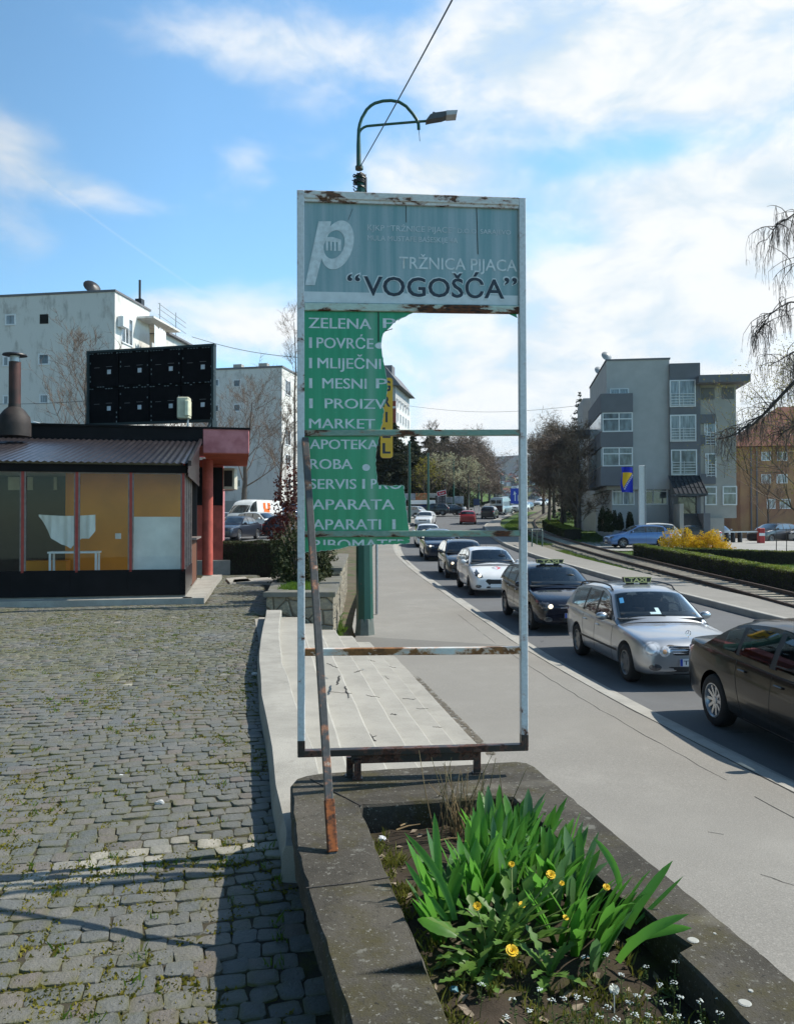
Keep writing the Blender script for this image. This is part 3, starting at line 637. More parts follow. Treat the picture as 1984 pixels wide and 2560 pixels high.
htext('outline_lettering', '“', M['let_white'], 366, 476, 762, 606, yt-.0002, bold=.03, shear=0); htext('lettering', '“', M['let_navy'], 376, 468, 752, 613, yt-.0008, bold=.01)
htext('outline_lettering', '”', M['let_white'], 1490, 1600, 790, 634, yt-.0002, bold=.03); htext('lettering', '”', M['let_navy'], 1500, 1592, 782, 642, yt-.0008, bold=.01)
# emblem: a big slanted p with a small building in its bowl
def hp2(cx, cy): return s2(*h2(cx, cy))
m = MB(); vo = []; vi = []
for i in range(48):
    t_ = 2*math.pi*i/48; sh = lambda a_, b_: (318+a_-.16*b_*.0, 410+b_)
    c_, s_ = math.cos(t_), math.sin(t_); ca2, sa3 = math.cos(.34), math.sin(.34)
    def ell(a_, b_, dx, dy): return (dx+c_*a_*ca2 - s_*b_*sa3*-1*-1, dy+c_*a_*sa3*-1 *-1+ s_*b_*ca2)
    def el2(A_, B_, dx, dy):
        p_, q_ = c_*A_, s_*B_; return (dx+p_*math.cos(-1.28)-q_*math.sin(-1.28), dy+p_*math.sin(-1.28)+q_*math.cos(-1.28))
    vo.append(el2(180, 112, 306, 410)); vi.append(el2(104, 72, 283, 407))
vv = [(*hp2(*p),) for p in vo+vi]; m.add([(p[0], yt-.0004, p[1]) for p in vv], [(i, (i+1) % 48, 48+(i+1) % 48, 48+i) for i in range(48)])
m.add([(q[0], yt-.0006, q[1]) for q in [hp2(*p) for p in [(172, 240), (262, 240), (245, 330), (205, 420), (190, 520), (144, 698), (74, 698), (110, 530)]]], [tuple(range(8))]); m.build('emblem_letter', M['let_white'], hp, fix=False)
m = MB()
for poly in ([(224, 356), (270, 352), (332, 372), (332, 392), (224, 384)], [(224, 384), (240, 386), (240, 450), (224, 450)], [(254, 386), (268, 387), (268, 450), (254, 450)], [(282, 388), (296, 389), (296, 452), (282, 452)], [(310, 390), (332, 392), (332, 452), (310, 452)]):
    m.add([(q[0], yt-.0004, q[1]) for q in [hp2(*p) for p in poly]], [tuple(range(len(poly)))])
m.build('emblem_building', M['let_white'], hp, fix=False)
m = MB()
for (x0, y0, x1, y1, w) in [(1303, 130, 1312, 480, .004), (416, 150, 385, 230, .003), (798, 120, 800, 250, .003)]:
    m = MB(); a, b = hp2(x0, y0), hp2(x1, y1); m.bar((a[0], yt, a[1]), (b[0], yt, b[1]), w, .001); m.build('crack', M['crack'], hp)
# torn green panel
gm = NT('torn_green_panel'); v = gm.vec(); f1 = gm.noise(gm.vec((16, 1, .5)), 1.7, 6, .62); f2 = gm.noise(v, 60, 3); sx_ = gm.n('ShaderNodeSeparateXYZ'); gm.l(gm.tc.outputs['Object'], sx_.inputs[0])
col = gm.mix(gm.rng(f1, .3, .7), (.003, .25, .105), (.018, .31, .15)); seam = gm.rng(gm.math('ABSOLUTE', gm.math('SUBTRACT', sx_.outputs[0], .412)), .045, .0)
col = gm.mix(gm.math('MULTIPLY', seam, .5), col, (.22, .38, .30)); col = gm.mix(gm.math('MULTIPLY', gm.rng(gm.noise(gm.vec((34, 1, .8)), 2, 4), .66, .76), .6), col, (.09, .08, .03)); col = gm.mix(gm.math('MULTIPLY', gm.rng(f2, .6, .8), .25), col, (.2, .35, .28))
gm.set('Base Color', col); gm.set('Roughness', .3)
tear = [(1366, 760), (1368, 795), (1345, 780), (1320, 770), (1260, 765), (1200, 762), (1130, 763), (1060, 762), (1000, 757), (950, 750), (880, 748), (800, 752), (765, 766), (730, 785), (705, 793), (680, 805), (660, 824), (640, 845), (615, 866), (600, 884), (590, 910), (587, 940), (588, 975), (595, 1012), (601, 1060), (609, 1100), (620, 1140), (622, 1190), (613, 1260), (603, 1320), (594, 1380), (585, 1430), (574, 1480), (563, 1520), (555, 1580), (553, 1640), (559, 1700), (565, 1756), (640, 1757), (715, 1757), (722, 1850), (735, 1960), (742, 2015), (751, 2088), (690, 2092), (600, 2094), (500, 2098), (420, 2102), (330, 2120), (260, 2130), (200, 2136), (147, 2140)]
tq = random.Random(12); t2 = []
for (a, b) in zip(tear, tear[1:]):
    n_ = max(1, int(math.dist(a, b)/14))
    for i in range(n_): t2.append((a[0]+(b[0]-a[0])*i/n_+tq.uniform(-3, 3)+(tq.random() < .08)*tq.uniform(-9, 9), a[1]+(b[1]-a[1])*i/n_+tq.uniform(-3, 3)))
t2.append(tear[-1])
m = MB(); poly = [s2(143, 728)] + [s2(*p) for p in t2]; m.prism([(a, b) for a, b in poly], .0055, .0015, 'y')
gp = m.build('torn_panel', gm.m, sg); gy = .0009
m = MB(); ep = [s2(*p) for p in t2[8:]]
for (a, b) in zip(ep, ep[1:]):
    m.bar((a[0], .0035, a[1]), (b[0], .0035, b[1]), tq.uniform(.0008, .0035), .0058, up=(0, 1, 0))
m.build('torn_edge', plain('broken_sheet_edge', (.35, .50, .42), .6, var=.3, scale=40), gp)
G = lambda *a, **k: stext('lettering', a[0], gp, M['let_white'], *a[1:], y=gy, bold=k.pop('bold', 0), twice=.0032, **k)
G('ZELENA', 170, 528, 850, 787); G('PI', 597, 700, 851, 792, cuts=[(640, 845, .62, .78)]); G('I', 173, 187, 965, 900); G('POVRĆE', 216, 540, 965, 901); G('•', 551, 602, 1002, 896, cuts=[(587, 940, 1, 0)])
G('I', 173, 187, 1081, 1018); G('MLIJEČNI', 221, 583, 1081, 1018); G('I', 173, 188, 1196, 1135); G('MESNI', 248, 500, 1197, 1135); G('PI', 556, 650, 1198, 1138, cuts=[(622, 1170, 1, 0)])
G('I', 173, 190, 1311, 1252); G('PROIZV', 262, 612, 1312, 1252, cuts=[(606, 1290, 1, .13)]); G('MARKET', 172, 548, 1426, 1367); G('APOTEKA', 175, 566, 1545, 1487, cuts=[(562, 1515, .97, .25)]); G('ROBA', 175, 418, 1660, 1600); G('•', 476, 518, 1706, 1592)
G('SERVIS', 173, 440, 1775, 1715); G('I', 476, 489, 1775, 1715); G('P', 526, 556, 1775, 1715); G('ROI', 572, 722, 1776, 1716, cuts=[(600, 1758, 0, -1), (716, 1770, 1, 0)])
G('APARATA', 186, 658, 1894, 1832); G('APARATI', 189, 580, 2009, 1947); G('I', 648, 664, 2009, 1947); G('RIBOMATERI', 190, 748, 2122, 2064, cuts=[(420, 2101, -.02, 1), (260, 2129, .12, 1)])
# thin back rods
m = MB(); a, b = s2(572, 740), s2(572, 930); m.bar((a[0], -.0, a[1]), (b[0], -.0, b[1]), .006, .003); a, b = s2(610, 870), s2(652, 857); m.bar((a[0], .0, a[1]), (b[0], -.002, b[1]), .003, .004); m.build('wire_stay', M['crack'], gp)
# leaning stay
Sb, St = Vector((-.278, 3.48, PT)), Vector((-.505, 4.40, 2.26))
m = MB(); m.bar(Sb-Vector((0, 0, .01)), St, .036, .032, bev=.003)
inv = Matrix.LocRotScale(sg.location, sg.rotation_euler, None).inverted()
for i in range(len(m.v)): m.v[i] = tuple(inv @ Vector(m.v[i]))
lb = m.build('leaning_stay', rust_paint('flaking_dark_stay', (.070, .066, .060), .30, rust=(.26, .10, .04), scale=8, paint2=(.085, .08, .075), dark=(.55, .53, .48)), sg)
m = MB(); d = (St-Sb).normalized(); m.bar(inv @ (Sb-d*.0), inv @ (Sb+d*.22), .044, .036, bev=.004); m.build('stay_foot', rust_paint('rusty_stay_foot', (.45, .18, .06), .9, rust=(.30, .09, .025), scale=6), sg)
# ------------------------------------------------------------------ planting
M['iris'] = leafmat('iris_leaf', (.055, .19, .022), (.11, .30, .042), .38, .42, 5); M['iris2'] = leafmat('iris_leaf_grey', (.08, .18, .07), (.12, .25, .09), .25, .45, 5)
M['dand'] = leafmat('dandelion_leaf', (.07, .16, .025), (.13, .24, .05), .3, .5, 9); M['yellow'] = plain('dandelion_yellow', (.72, .46, .01), .7, var=.15, scale=60)
M['stem'] = leafmat('green_stem', (.09, .15, .04), (.16, .2, .07), .1); M['white_petal'] = plain('white_petals', (.72, .74, .68), .7); M['dry'] = plain('dry_stalk', (.24, .17, .085), .8, var=.35, scale=14)
def blade(m, base, d, up, L, w, bend, n=6, mi=0, fold=.35):
    """sword leaf: direction d outward (horizontal unit), leaning and bending over"""
    side = Vector((-d.y, d.x, 0)); rows = []
    for i in range(n+1):
        s = i/n; ang = up - bend*s*s; 
        if i == 0: p = Vector(base)
        else: p = p + (d*math.cos(ang) + Vector((0, 0, math.sin(ang))))*(L/n)
        ww = w*(.62+.75*s)*(1-s**5.0)**.9 if s < 1 else .0006; ww = max(ww, .0006)
        nrm = (d*-math.sin(ang) + Vector((0, 0, math.cos(ang))))
        rows.append([p-side*ww/2+nrm*ww*fold*.3, p, p+side*ww/2+nrm*ww*fold*.3])
    m.grid(rows, mi)
rr = random.Random(77); fans = []
for i in range(10):
    for j in range(10):
        u_ = .47+.64*(i+rr.uniform(.1, .9))/10; v_ = .80+1.25*(j+rr.uniform(.1, .9))/10
        if v_ > 1.60 and .57 < u_ < .88: continue                     # the dandelions grow here
        if v_ < 1.38-(u_-.50)*1.05 or v_ > 2.0-abs(u_-.9)*.6: continue
        fans.append((u_, v_))
irl = {0: 'bright green iris fan of sword leaves crowded in the planter clump', 1: 'iris fan with one broad leaf arching outward over the planter rim'}
def iris_fan(u_, v_, rr, wild=0):
    p = pl(u_, v_, soilz(u_, v_)-.01); m = MB(); a = rr.uniform(0, math.pi)
    cu, cvv = u_-.80, (v_-1.42)*.7
    for q in range(rr.randint(5, 8)):
        s = rr.uniform(-1, 1); fd = (Vector((math.cos(a), math.sin(a), 0))*(1 if s > 0 else -1)).normalized(); oo = (PU*cu + PVv*cvv)*1.1; d = (fd*abs(s)*.8 + oo + Vector((rr.uniform(-.2, .2), rr.uniform(-.2, .2), 0)))
        d = d.normalized() if d.length > .01 else fd
        L = rr.uniform(.19, .335); up = math.pi/2 - min(.9, abs(s)*.28 + oo.length*.55 + rr.uniform(0, .2))
        b = fd*abs(s)*.025
        blade(m, b, d, up, L, rr.uniform(.030, .050), rr.uniform(.03, .32) + (.5 if rr.random() < .12 else 0), mi=0 if rr.random() < .8 else 1)
    return m, p
grp = 'iris fans growing in the planter'
for (u_, v_) in fans:
    m, p = iris_fan(u_, v_, rr); o = m.build('iris_plant', [M['iris'], M['iris2']], None, smooth=180, loc=p, fix=False); tag(o, 'green sword leaved iris fan in the dense clump inside the planter', 'iris', grp)
# a few distinct blades, aimed where the photograph shows them
def aimed(pts, w, label):
    P = [at(px, py, D) for px, py, D in pts]; m = MB(); n = 8; rows = []
    for i in range(n+1):
        s = i/n; a, b, c = P; p = a*(1-s)**2 + b*2*s*(1-s) + c*s*s; tg = ((b-a)*(1-s)+(c-b)*s).normalized(); vd = (p-Vector((0, 0, CAM_Z))).normalized(); sd = tg.cross(vd).normalized(); ww = max(.0007, w*(.6+.7*s)*(1-s**4)**.9); rows.append([p-sd*ww/2-P[0], p-P[0]+vd*ww*.12, p+sd*ww/2-P[0]])
    m.grid(rows); o = m.build('iris_plant', [M['iris']], None, smooth=180, loc=P[0], fix=False); tag(o, label, 'iris')
c8 = lambda x, y: (1000+x/2.116, 1960+y/2.116)
aimed([(*c8(1150, 940), 2.78), (*c8(1260, 760), 2.72), (*c8(1525, 688), 2.72)], .036, 'lone broad iris blade lying nearly flat over the roadside rim, lower of two')
aimed([(*c8(1200, 840), 2.84), (*c8(1350, 760), 2.8), (*c8(1542, 762), 2.76)], .036, 'iris blade with blunt drooping tip hanging over the chipped rim')
aimed([(*c8(1200, 760), 2.95), (*c8(1270, 600), 2.95), (*c8(1440, 405), 2.98)], .036, 'long iris blade leaning out high above the sidewalk side rim')
aimed([(*c8(1240, 740), 2.96), (*c8(1340, 640), 2.97), (*c8(1495, 488), 3.0)], .016, 'thin narrow iris blade pointing out towards the pale sidewalk')
aimed([(*c8(290, 720), 2.98), (*c8(240, 480), 3.02), (*c8(22, 255), 3.1)], .034, 'pale ribbed iris blade arching out towards the leaning rusty stay')
aimed([(*c8(250, 720), 2.98), (*c8(150, 600), 3.0), (*c8(25, 405), 3.05)], .028, 'dark shaded iris blade hanging low over the mossy soil edge')
aimed([(*c8(210, 560), 3.12), (*c8(200, 380), 3.14), (*c8(180, 150), 3.2)], .034, 'upright iris blade standing tallest beside the dry stalks')
aimed([(*c8(1160, 560), 3.05), (*c8(1160, 430), 3.05), (*c8(1020, 280), 3.1)], .03, 'iris blade bending back over the middle of the clump')
# dandelions
def rosette_leaf(m, base, d, L, w, up, bend, teeth=6):
    side = Vector((-d.y, d.x, 0)); rows = []; n = teeth*2; p = Vector(base)
    for i in range(n+1):
        s = i/n; ang = up-bend*s
        if i: p = p+(d*math.cos(ang)+Vector((0, 0, math.sin(ang))))*(L/n)
        ww = w*(.25+1.1*s)*(1-s**3)**.6 * (1.15 if i % 2 else .5) if s < 1 else .001
        nrm = d*-math.sin(ang)+Vector((0, 0, math.cos(ang))); rows.append([p-side*ww/2+nrm*ww*.12, p, p+side*ww/2+nrm*ww*.12])
    m.grid(rows)
def dandelion(u_, v_, heads, label, seed, nl=14, Lr=(.14, .26), bud=()):
    q = random.Random(seed); p = pl(u_, v_, soilz(u_, v_)); t_ = thing('dandelion', label, 'dandelion', p); m = MB()
    for i in range(nl):
        a = 6.283*i/nl + q.uniform(-.25, .25); rosette_leaf(m, (0, 0, 0), Vector((math.cos(a), math.sin(a), 0)), q.uniform(*Lr), q.uniform(.036, .06), q.uniform(.6, 1.45), q.uniform(.4, 1.4))
    m.build('leaf_rosette', M['dand'], t_, smooth=180, fix=False)
    for hd in heads:
        h = at(hd[0], hd[1], hd[2]-.10) - p; r_ = hd[3]; m = MB(); mid = Vector((h.x*.35, h.y*.35, h.z*.55)); m.tube([Vector((0, 0, 0)), mid, h-Vector((0, 0, r_*.7))], [.003, .0027, .0024], 5); sm_ = m.build('stem', M['stem'], t_, smooth=180)
        m = MB(); tilt = Vector((q.uniform(-.3, .3), -.55 + q.uniform(-.2, .1), 1)).normalized().to_track_quat('Z', 'Y').to_matrix().to_4x4(); tilt.translation = h
        if r_ > 0:
            for ring, (n, rad, el) in enumerate(((16, 1, .25), (13, .8, .65), (8, .5, 1.0))):
                for i in range(n):
                    a = 6.283*i/n+ring*.2+q.uniform(-.1, .1); dx = Vector((math.cos(a), math.sin(a), 0)); s_ = Vector((-dx.y, dx.x, 0))*r_*.16; e = dx*r_*rad*math.cos(el)+Vector((0, 0, r_*rad*math.sin(el)*.6)); m.add([dx*r_*.1-s_*.6, dx*r_*.1+s_*.6, e+s_, e-s_], [(0, 1, 2, 3)], 0, tilt)
        m.build('flower_head', M['yellow'], t_, fix=False)
        m = MB(); m.lathe([(0, -r_*.8), (r_*.38, -r_*.55), (r_*.42, -r_*.1), (r_*.3, .0)], 8, M=tilt); m.build('calyx', M['stem'], t_, smooth=180)
dandelion(.72, 1.78, [(1278, 2161, 3.25, .013), (1376, 2187, 3.06, .018), (1403, 2208, 3.15, .011), (1304, 2262, 2.98, .013), (1413, 2294, 2.9, .011), (1515, 2218, 3.1, .014)], 'large jagged leaved dandelion with several yellow heads in the middle of the irises', 4, 26, (.20, .34))
dandelion(.60, 1.86, [(1192, 2266, 2.9, .016), (1279, 2377, 2.76, .022)], 'dandelion with two open yellow heads at the front edge of the iris clump', 8, 20, (.18, .30))
dandelion(.78, 1.98, [], 'flowerless dandelion rosette beside the white weeds', 9, 11, (.1, .2)); dandelion(.52, 1.95, [], 'pale flowerless dandelion rosette near the inner concrete wall', 10, 9, (.1, .19))
# dock leaf
m = MB(); P = [at(*c8(300, 800), 2.86), at(*c8(190, 720), 2.88), at(*c8(92, 715), 2.9)]; rows = []
for i in range(11):
    s = i/10; p = P[0]*(1-s)**2+P[1]*2*s*(1-s)+P[2]*s*s; tg = ((P[1]-P[0])*(1-s)+(P[2]-P[1])*s).normalized(); sd = tg.cross(Vector((0, -.3, 1))).normalized(); w = .034*math.sin(math.pi*min(1, s*.93+.06))**.7; rows.append([p+sd*w*k+Vector((0, 0, -.3*abs(k)*w+(i % 2)*.0025)) for k in (-1, -.5, 0, .5, 1)])
m.grid(rows); tag(m.build('dock_leaf', M['iris'], None, smooth=180, fix=False), 'rounded dark green dock leaf lying over the inner planter edge', 'leaf')
# shepherd's purse
rr = random.Random(31)
for (cx, cy) in [(975, 915), (1090, 900), (1455, 940), (1300, 965), (1165, 1010), (1370, 1060), (1445, 1050), (1250, 1120), (1305, 1125), (1480, 1130), (1585, 1150), (800, 1140), (860, 1135), (730, 1085), (1210, 1155), (1390, 1155), (1240, 1220), (1310, 1225), (1480, 1230), (1575, 1265), (1685, 1130), (990, 1140), (930, 1125), (595, 1140), (430, 1060), (1050, 1225), (1690, 1210), (1090, 1180), (1420, 1225), (1140, 1240), (680, 1200), (560, 1230)]:
    h = rr.uniform(.10, .17); p = gnd(*c8(cx, cy), .235+h); b = Vector((p.x+rr.uniform(-.02, .02), p.y+rr.uniform(-.01, .03), .225)); L = p-b; t_ = thing('white_weed', 'thin weed topped with a tiny white flower cluster at the near planter soil', 'weed', b, 0, 'white flowering weeds in the planter')
    m = MB(); m.tube([(0, 0, 0), L*.5+Vector((rr.uniform(-.006, .006), 0, 0)), L], [.0016, .0013, .001], 4)
    for q in range(9):
        s = rr.uniform(.35, .9); a = rr.uniform(0, 6.28); e = L*s+Vector((math.cos(a)*.012, math.sin(a)*.012, .006)); m.tube([L*s, e], .0006, 3); m.box(tuple(e), (.005, .002, .005))
    for q in range(4):
        a = rr.uniform(0, 6.28); blade(m, (0, 0, 0), Vector((math.cos(a), math.sin(a), 0)), .6, .05, .012, .8, 4)
    m.build('stem', M['stem'], t_, fix=False); m = MB()
    for q in range(13):
        a = rr.uniform(0, 6.28); d = rr.random()**.5*.012; c = L+Vector((math.cos(a)*d, math.sin(a)*d, .004-d*.4+rr.uniform(-.002, .002))); r_ = rr.uniform(.0020, .0032); m.add([c+Vector((math.cos(k*1.257)*r_, math.sin(k*1.257)*r_, 0)) for k in range(5)]+[c+Vector((0, -.001, .002))], [(k, (k+1) % 5, 5) for k in range(5)])
    m.build('flower_cluster', M['white_petal'], t_, fix=False)
c_ = gnd(*c8(1130, 1085), .30); m = MB(); 
for q in range(160):
    d = Vector((rr.gauss(0, 1), rr.gauss(0, 1), rr.gauss(0, 1))).normalized(); s_ = d.orthogonal().normalized()*.0018; m.add([c_+d*.004, c_+d*.016-s_, c_+d*.016+s_], [(0, 1, 2)])
m.tube([(c_.x, c_.y, .22), c_], .002, 5); tag(m.build('dandelion_clock', M['white_petal'], fix=False), 'fluffy white dandelion seed ball among the tiny white flowers', 'seed head')
# ground cover, litter
sp_ = [];
for q in range(520):
    u_, v_ = rr.uniform(.33, 1.17), rr.uniform(.6, 3.2); n_ = mnoise.noise((u_*6, v_*4, 9))
    if (u_ < .48 and n_ > -.25) or (v_ > 1.85 and n_ > -.1): p = pl(u_, v_, soilz(u_, v_)); sp_.append((p.x, p.y, p.z, rr.uniform(.5, 1.2)))
kind(tuft_cloud('planter_grass', sp_, leafmat('planter_moss', (.09, .12, .02), (.17, .18, .035), .2), rr, .012, .05, 14, .035, .0035, 1.0), 'stuff')
m = MB()
for q in range(240):
    u_, v_ = rr.uniform(.34, 1.17), rr.uniform(.58, 3.0)
    if .5 < u_ < 1.0 and .9 < v_ < 1.6: continue
    p = pl(u_, v_, soilz(u_, v_)+.006); a = rr.uniform(0, 6.28); L = rr.uniform(.012, .035); w = L*rr.uniform(.35, .6); d = Vector((math.cos(a), math.sin(a), rr.uniform(-.3, .5))); s_ = Vector((-d.y, d.x, rr.uniform(-.4, .4))); m.add([p-d*L, p+s_*w+Vector((0, 0, .006)), p+d*L, p-s_*w], [(0, 1, 2), (0, 2, 3)])
kind(m.build('leaf_litter', plain('dead_leaves', (.20, .15, .10), .8, var=.45, scale=25, c2=(.33, .27, .20)), fix=False), 'stuff')
m = MB(); b0 = pl(.83, .72, 0); 
for q in range(46):
    a = rr.uniform(0, 6.28); b = Vector((b0.x+rr.gauss(0, .085), b0.y+rr.gauss(0, .05), .22)); lean = rr.uniform(.05, .55); L = rr.uniform(.12, .42) if q % 4 else rr.uniform(.3, .5); d = Vector((math.cos(a)*lean, math.sin(a)*lean*.6, 1)).normalized(); p1 = b+d*L*.5; p2 = p1+(d+Vector((rr.uniform(-.15, .15), rr.uniform(-.1, .1), 0))).normalized()*L*.5
    m.tube([b-b0, p1-b0, p2-b0], [.0035, .0028, .0014], 5)
    if q % 3 == 0: m.tube([p1-b0, p1-b0+Vector((rr.uniform(-.06, .06), rr.uniform(-.03, .03), .07))], [.002, .001], 4)
tag(m.build('dry_shrub', M['dry'], None, loc=b0), 'cut back shrub of bare dry brown stalks below the sign', 'shrub')
m = MB()
for (a, b) in [((1000, 2065), (1065, 2040)), ((990, 2075), (1050, 2060)), ((1095, 2102), (1160, 2095)), ((1170, 2060), (1230, 2075))]: m.tube([gnd(*a, .26), gnd((a[0]+b[0])/2, (a[1]+b[1])/2-3, .27), gnd(*b, .27)], [.005, .004, .002], 5)
tag(m.build('fallen_twig', M['dry']), 'few pale fallen twigs lying between soil and iris clump', 'twigs')
def scrap(name, px, py, z, s, c, label, seed):
    q = random.Random(seed); bm = bmesh.new(); bmesh.ops.create_icosphere(bm, subdivisions=2, radius=s)
    for v_ in bm.verts: v_.co = Vector((v_.co.x*1.2, v_.co.y, v_.co.z*.6))*(1+q.uniform(-.45, .3))
    me = bpy.data.meshes.new(name); bm.to_mesh(me); bm.free(); me.materials.append(plain(name+'_paper', c, .6, var=.2, scale=40)); p = gnd(px, py, z); return tag(mk(name, me, None, p), label, 'litter')
scrap('crumpled_paper', 953, 2096, .26, .017, (.6, .62, .65), 'small crumpled white paper scrap on soil by the planter corner', 1); scrap('blue_scrap', 1133, 2473, .26, .013, (.05, .16, .2), 'tiny crumpled blue wrapper on soil beside the inner planter wall', 2)
scrap('pale_pebble', 1193, 2009, .27, .012, (.5, .46, .36), 'small pale pebble lying at the foot of the dry stalks', 3); scrap('cigarette_end', 303, 1938, .005, .012, (.75, .75, .72), 'white cigarette end lying on the sunlit cobbles', 5)
scrap('stone_chip', 400, 2006, .01, .026, (.5, .5, .48), 'pale flat stone chip lying on the cobbles', 6); scrap('white_scrap', 636, 1684, .02, .035, (.55, .56, .58), 'torn white scrap at the foot of the low edging wall', 7)
# ------------------------------------------------------------------ street lamp
LD = 17.9
LB = at(912, 1585, LD); LB.z = zs(LD)-.02
lp = thing('street_lamp', 'tall dark green lamp post with looped top arm rising behind the sign', 'street lamp', LB)
def lpt(px, py): return at(px, py, LD) - LB
tp = lpt(903, 470); col_ = lpt(896.5, 419)
m = MB(); base = Vector((0, 0, 0))
m.tube([base, base+(tp-base)*.28, tp], [.195, .175, .105], 8); m.tube([tp, lpt(898, 440)], [.09, .085], 8); m.tube([lpt(898, 424), lpt(897.5, 416)], [.09, .09], 10); m.build('pole', M['green_paint'], lp, smooth=40)
m = MB(); m.lathe([(.235, 0), (.235, .02), (.20, .36), (.195, .37)], 8, M=Matrix.Rotation(.39, 4, 'Z')); m.build('pole_foot', concrete_mat('green_stained_foot', (.16, .18, .16), dark=.6), lp, smooth=20)
L4 = lambda pts: [lpt(820+x/4.455, 220+y/4.455) for x, y in pts]
m = MB(); m.tube(L4([(342, 890), (340, 640), (340, 470), (352, 405), (375, 335), (430, 240), (475, 198), (520, 170), (610, 145), (700, 140), (790, 155), (870, 205), (940, 285), (985, 350), (1005, 400), (1008, 462)]), [.055, .05] + [.036]*14, 8); m.build('loop_arm', M['green_paint'], lp, smooth=60)
m = MB(); m.tube(L4([(342, 520), (350, 490), (368, 462), (395, 440), (430, 425), (500, 418), (700, 400), (1000, 375), (1100, 368)]), .03, 8); m.build('lamp_arm', M['green_paint'], lp, smooth=60)
m = MB(); lm = [lpt(820+x/4.455, 220+y/4.455) for x, y in [(1085, 385), (1135, 318), (1180, 300), (1310, 282), (1320, 330), (1265, 352), (1140, 372)]]
m.add([p+Vector((0, -.11, 0)) for p in lm]+[p+Vector((0, .11, 0)) for p in lm], [tuple(range(7)), tuple(range(13, 6, -1))]+[(i, (i+1) % 7, 7+(i+1) % 7, 7+i) for i in range(7)]); p_ = lpt(820+1175/4.455, 220+288/4.455); m.box(tuple(p_), (.05, .05, .07)); lh = m.build('lamp_head', plain('lamp_housing_grey', (.07, .075, .085), .5), lp)
m = MB(); lm = [lpt(820+x/4.455, 220+y/4.455) for x, y in [(1310, 284), (1437, 279), (1425, 325), (1312, 334)]]
m.add([p+Vector((0, -.14, 0)) for p in lm]+[p+Vector((0, .14, 0)) for p in lm], [(0, 1, 2, 3), (7, 6, 5, 4)]+[(i, (i+1) % 4, 4+(i+1) % 4, 4+i) for i in range(4)]); m.build('light_panel', plain('lamp_panel_grey', (.42, .43, .45), .35), lh)
m = MB(); rr = random.Random(3)
for q in range(16):
    a = rr.uniform(0, 6.28); z_ = rr.uniform(0, 1); c_ = lpt(898+rr.uniform(-3, 3), 437+z_*36); m.tube([c_+Vector((math.cos(t_)*.13, math.sin(t_)*.13, rr.uniform(-.03, .03))) for t_ in np.linspace(a, a+4, 7)], .014, 5)
for q in range(6):
    p = lpt(898+rr.uniform(-6, 6), rr.uniform(436, 465)); m.tube([p, p+Vector((rr.uniform(-.25, .15), 0, rr.uniform(-.1, .1))), p+Vector((rr.uniform(-.28, .2), 0, -rr.uniform(.1, .35)))], .012, 5)
m.box(tuple(lpt(912, 462)), (.09, .12, .34), bev=.02); m.build('cable_clamp', M['black_plastic'], lp)
m = MB(); m.tube([lpt(1046.5, 322), lpt(1049, 353)], .008, 4); m.build('dangling_wire', M['black_plastic'], lp)
P0 = at(901, 416, LD); P1 = at(1119, 0, 9.5); P2 = P1+(P1-P0)*.8; m = MB(); m.tube([P0+(P2-P0)*s-Vector((0, 0, .10*math.sin(math.pi*s))) for s in np.linspace(0, 1, 14)], .011, 5); tag(m.build('overhead_wire', M['black_plastic']), 'black overhead wire running from the lamp post up across the sky', 'wire')
def wire(pts, r_, label, sag=.4):
    a, b = pts; m = MB(); m.tube([a+(b-a)*s-Vector((0, 0, sag*math.sin(math.pi*s))) for s in np.linspace(0, 1, 16)], r_, 4); tag(m.build('overhead_wire', M['black_plastic']), label, 'wire')
wire((at(480, 842, 66), at(760, 895, 60)), .025, 'thin cable sagging from the white apartment block roof towards the sign', .3)
wire((at(1015, 1014, 150), at(1480, 1010, 120)), .03, 'thin cable crossing the pale sky seen through the sign frame', 1.2)
wire((at(-5, 1010, 40), at(220, 1002, 38)), .014, 'thin cable crossing the white apartment wall behind the chimney', .05)
# yellow vertical grill sign on the post
gs = thing('grill_sign', 'rounded yellow vertical sign with dark letters hung on the post behind the torn panel', 'sign', at(966, 1045, 17.7))
def rr_poly(w, h, r_, n=6):
    out = []
    for cx, cy, a0 in ((w-r_, h-r_, 0), (-w+r_, h-r_, 90), (-w+r_, -h+r_, 180), (w-r_, -h+r_, 270)):
        for i in range(n+1): a = R(a0+90*i/n); out.append((cx+r_*math.cos(a), cy+r_*math.sin(a)))
    return out
m = MB(); gw, gh = .135, .885; m.prism(rr_poly(gw, gh, .06), -.06, .06, 'y'); sb = m.build('sign_box', plain('sign_yellow', (.62, .36, .015), .4, var=.06), gs, smooth=25)
for i, ch in enumerate('GRILL'):
    zc = .72-.345*i; text('lettering', ch, sb, M['let_navy'], (-.088 if ch != 'I' else -.024), (.088 if ch != 'I' else .024), zc-.125, zc+.105, y=-.0615, bold=.03)
m = MB(); m.bar((-.13, 0, .6), (-.42, .1, .6), .03, .03); m.bar((-.13, 0, -.6), (-.42, .1, -.6), .03, .03); m.build('bracket', M['green_paint'], gs)
tb = gnd(941.5, 1535, zs(21.5)); tsp = thing('traffic_sign', 'thin grey post with a blank grey sign plate seen from behind', 'sign', tb)
m = MB(); m.tube([(0, 0, 0), (0, 0, 3.15)], .035, 8); m.build('post', M['steel'], tsp, smooth=60)
m = MB(); m.prism([(x+.17, z_+2.77) for x, z_ in rr_poly(.18, .25, .05)], -.05, -.035, 'y'); m.build('sign_plate', plain('sign_back_grey', (.30, .31, .33), .45, var=.15), tsp)
m = MB(); m.box((.1, -.045, 2.77), (.1, .006, .04)); m.build('bracket', M['steel'], tsp)
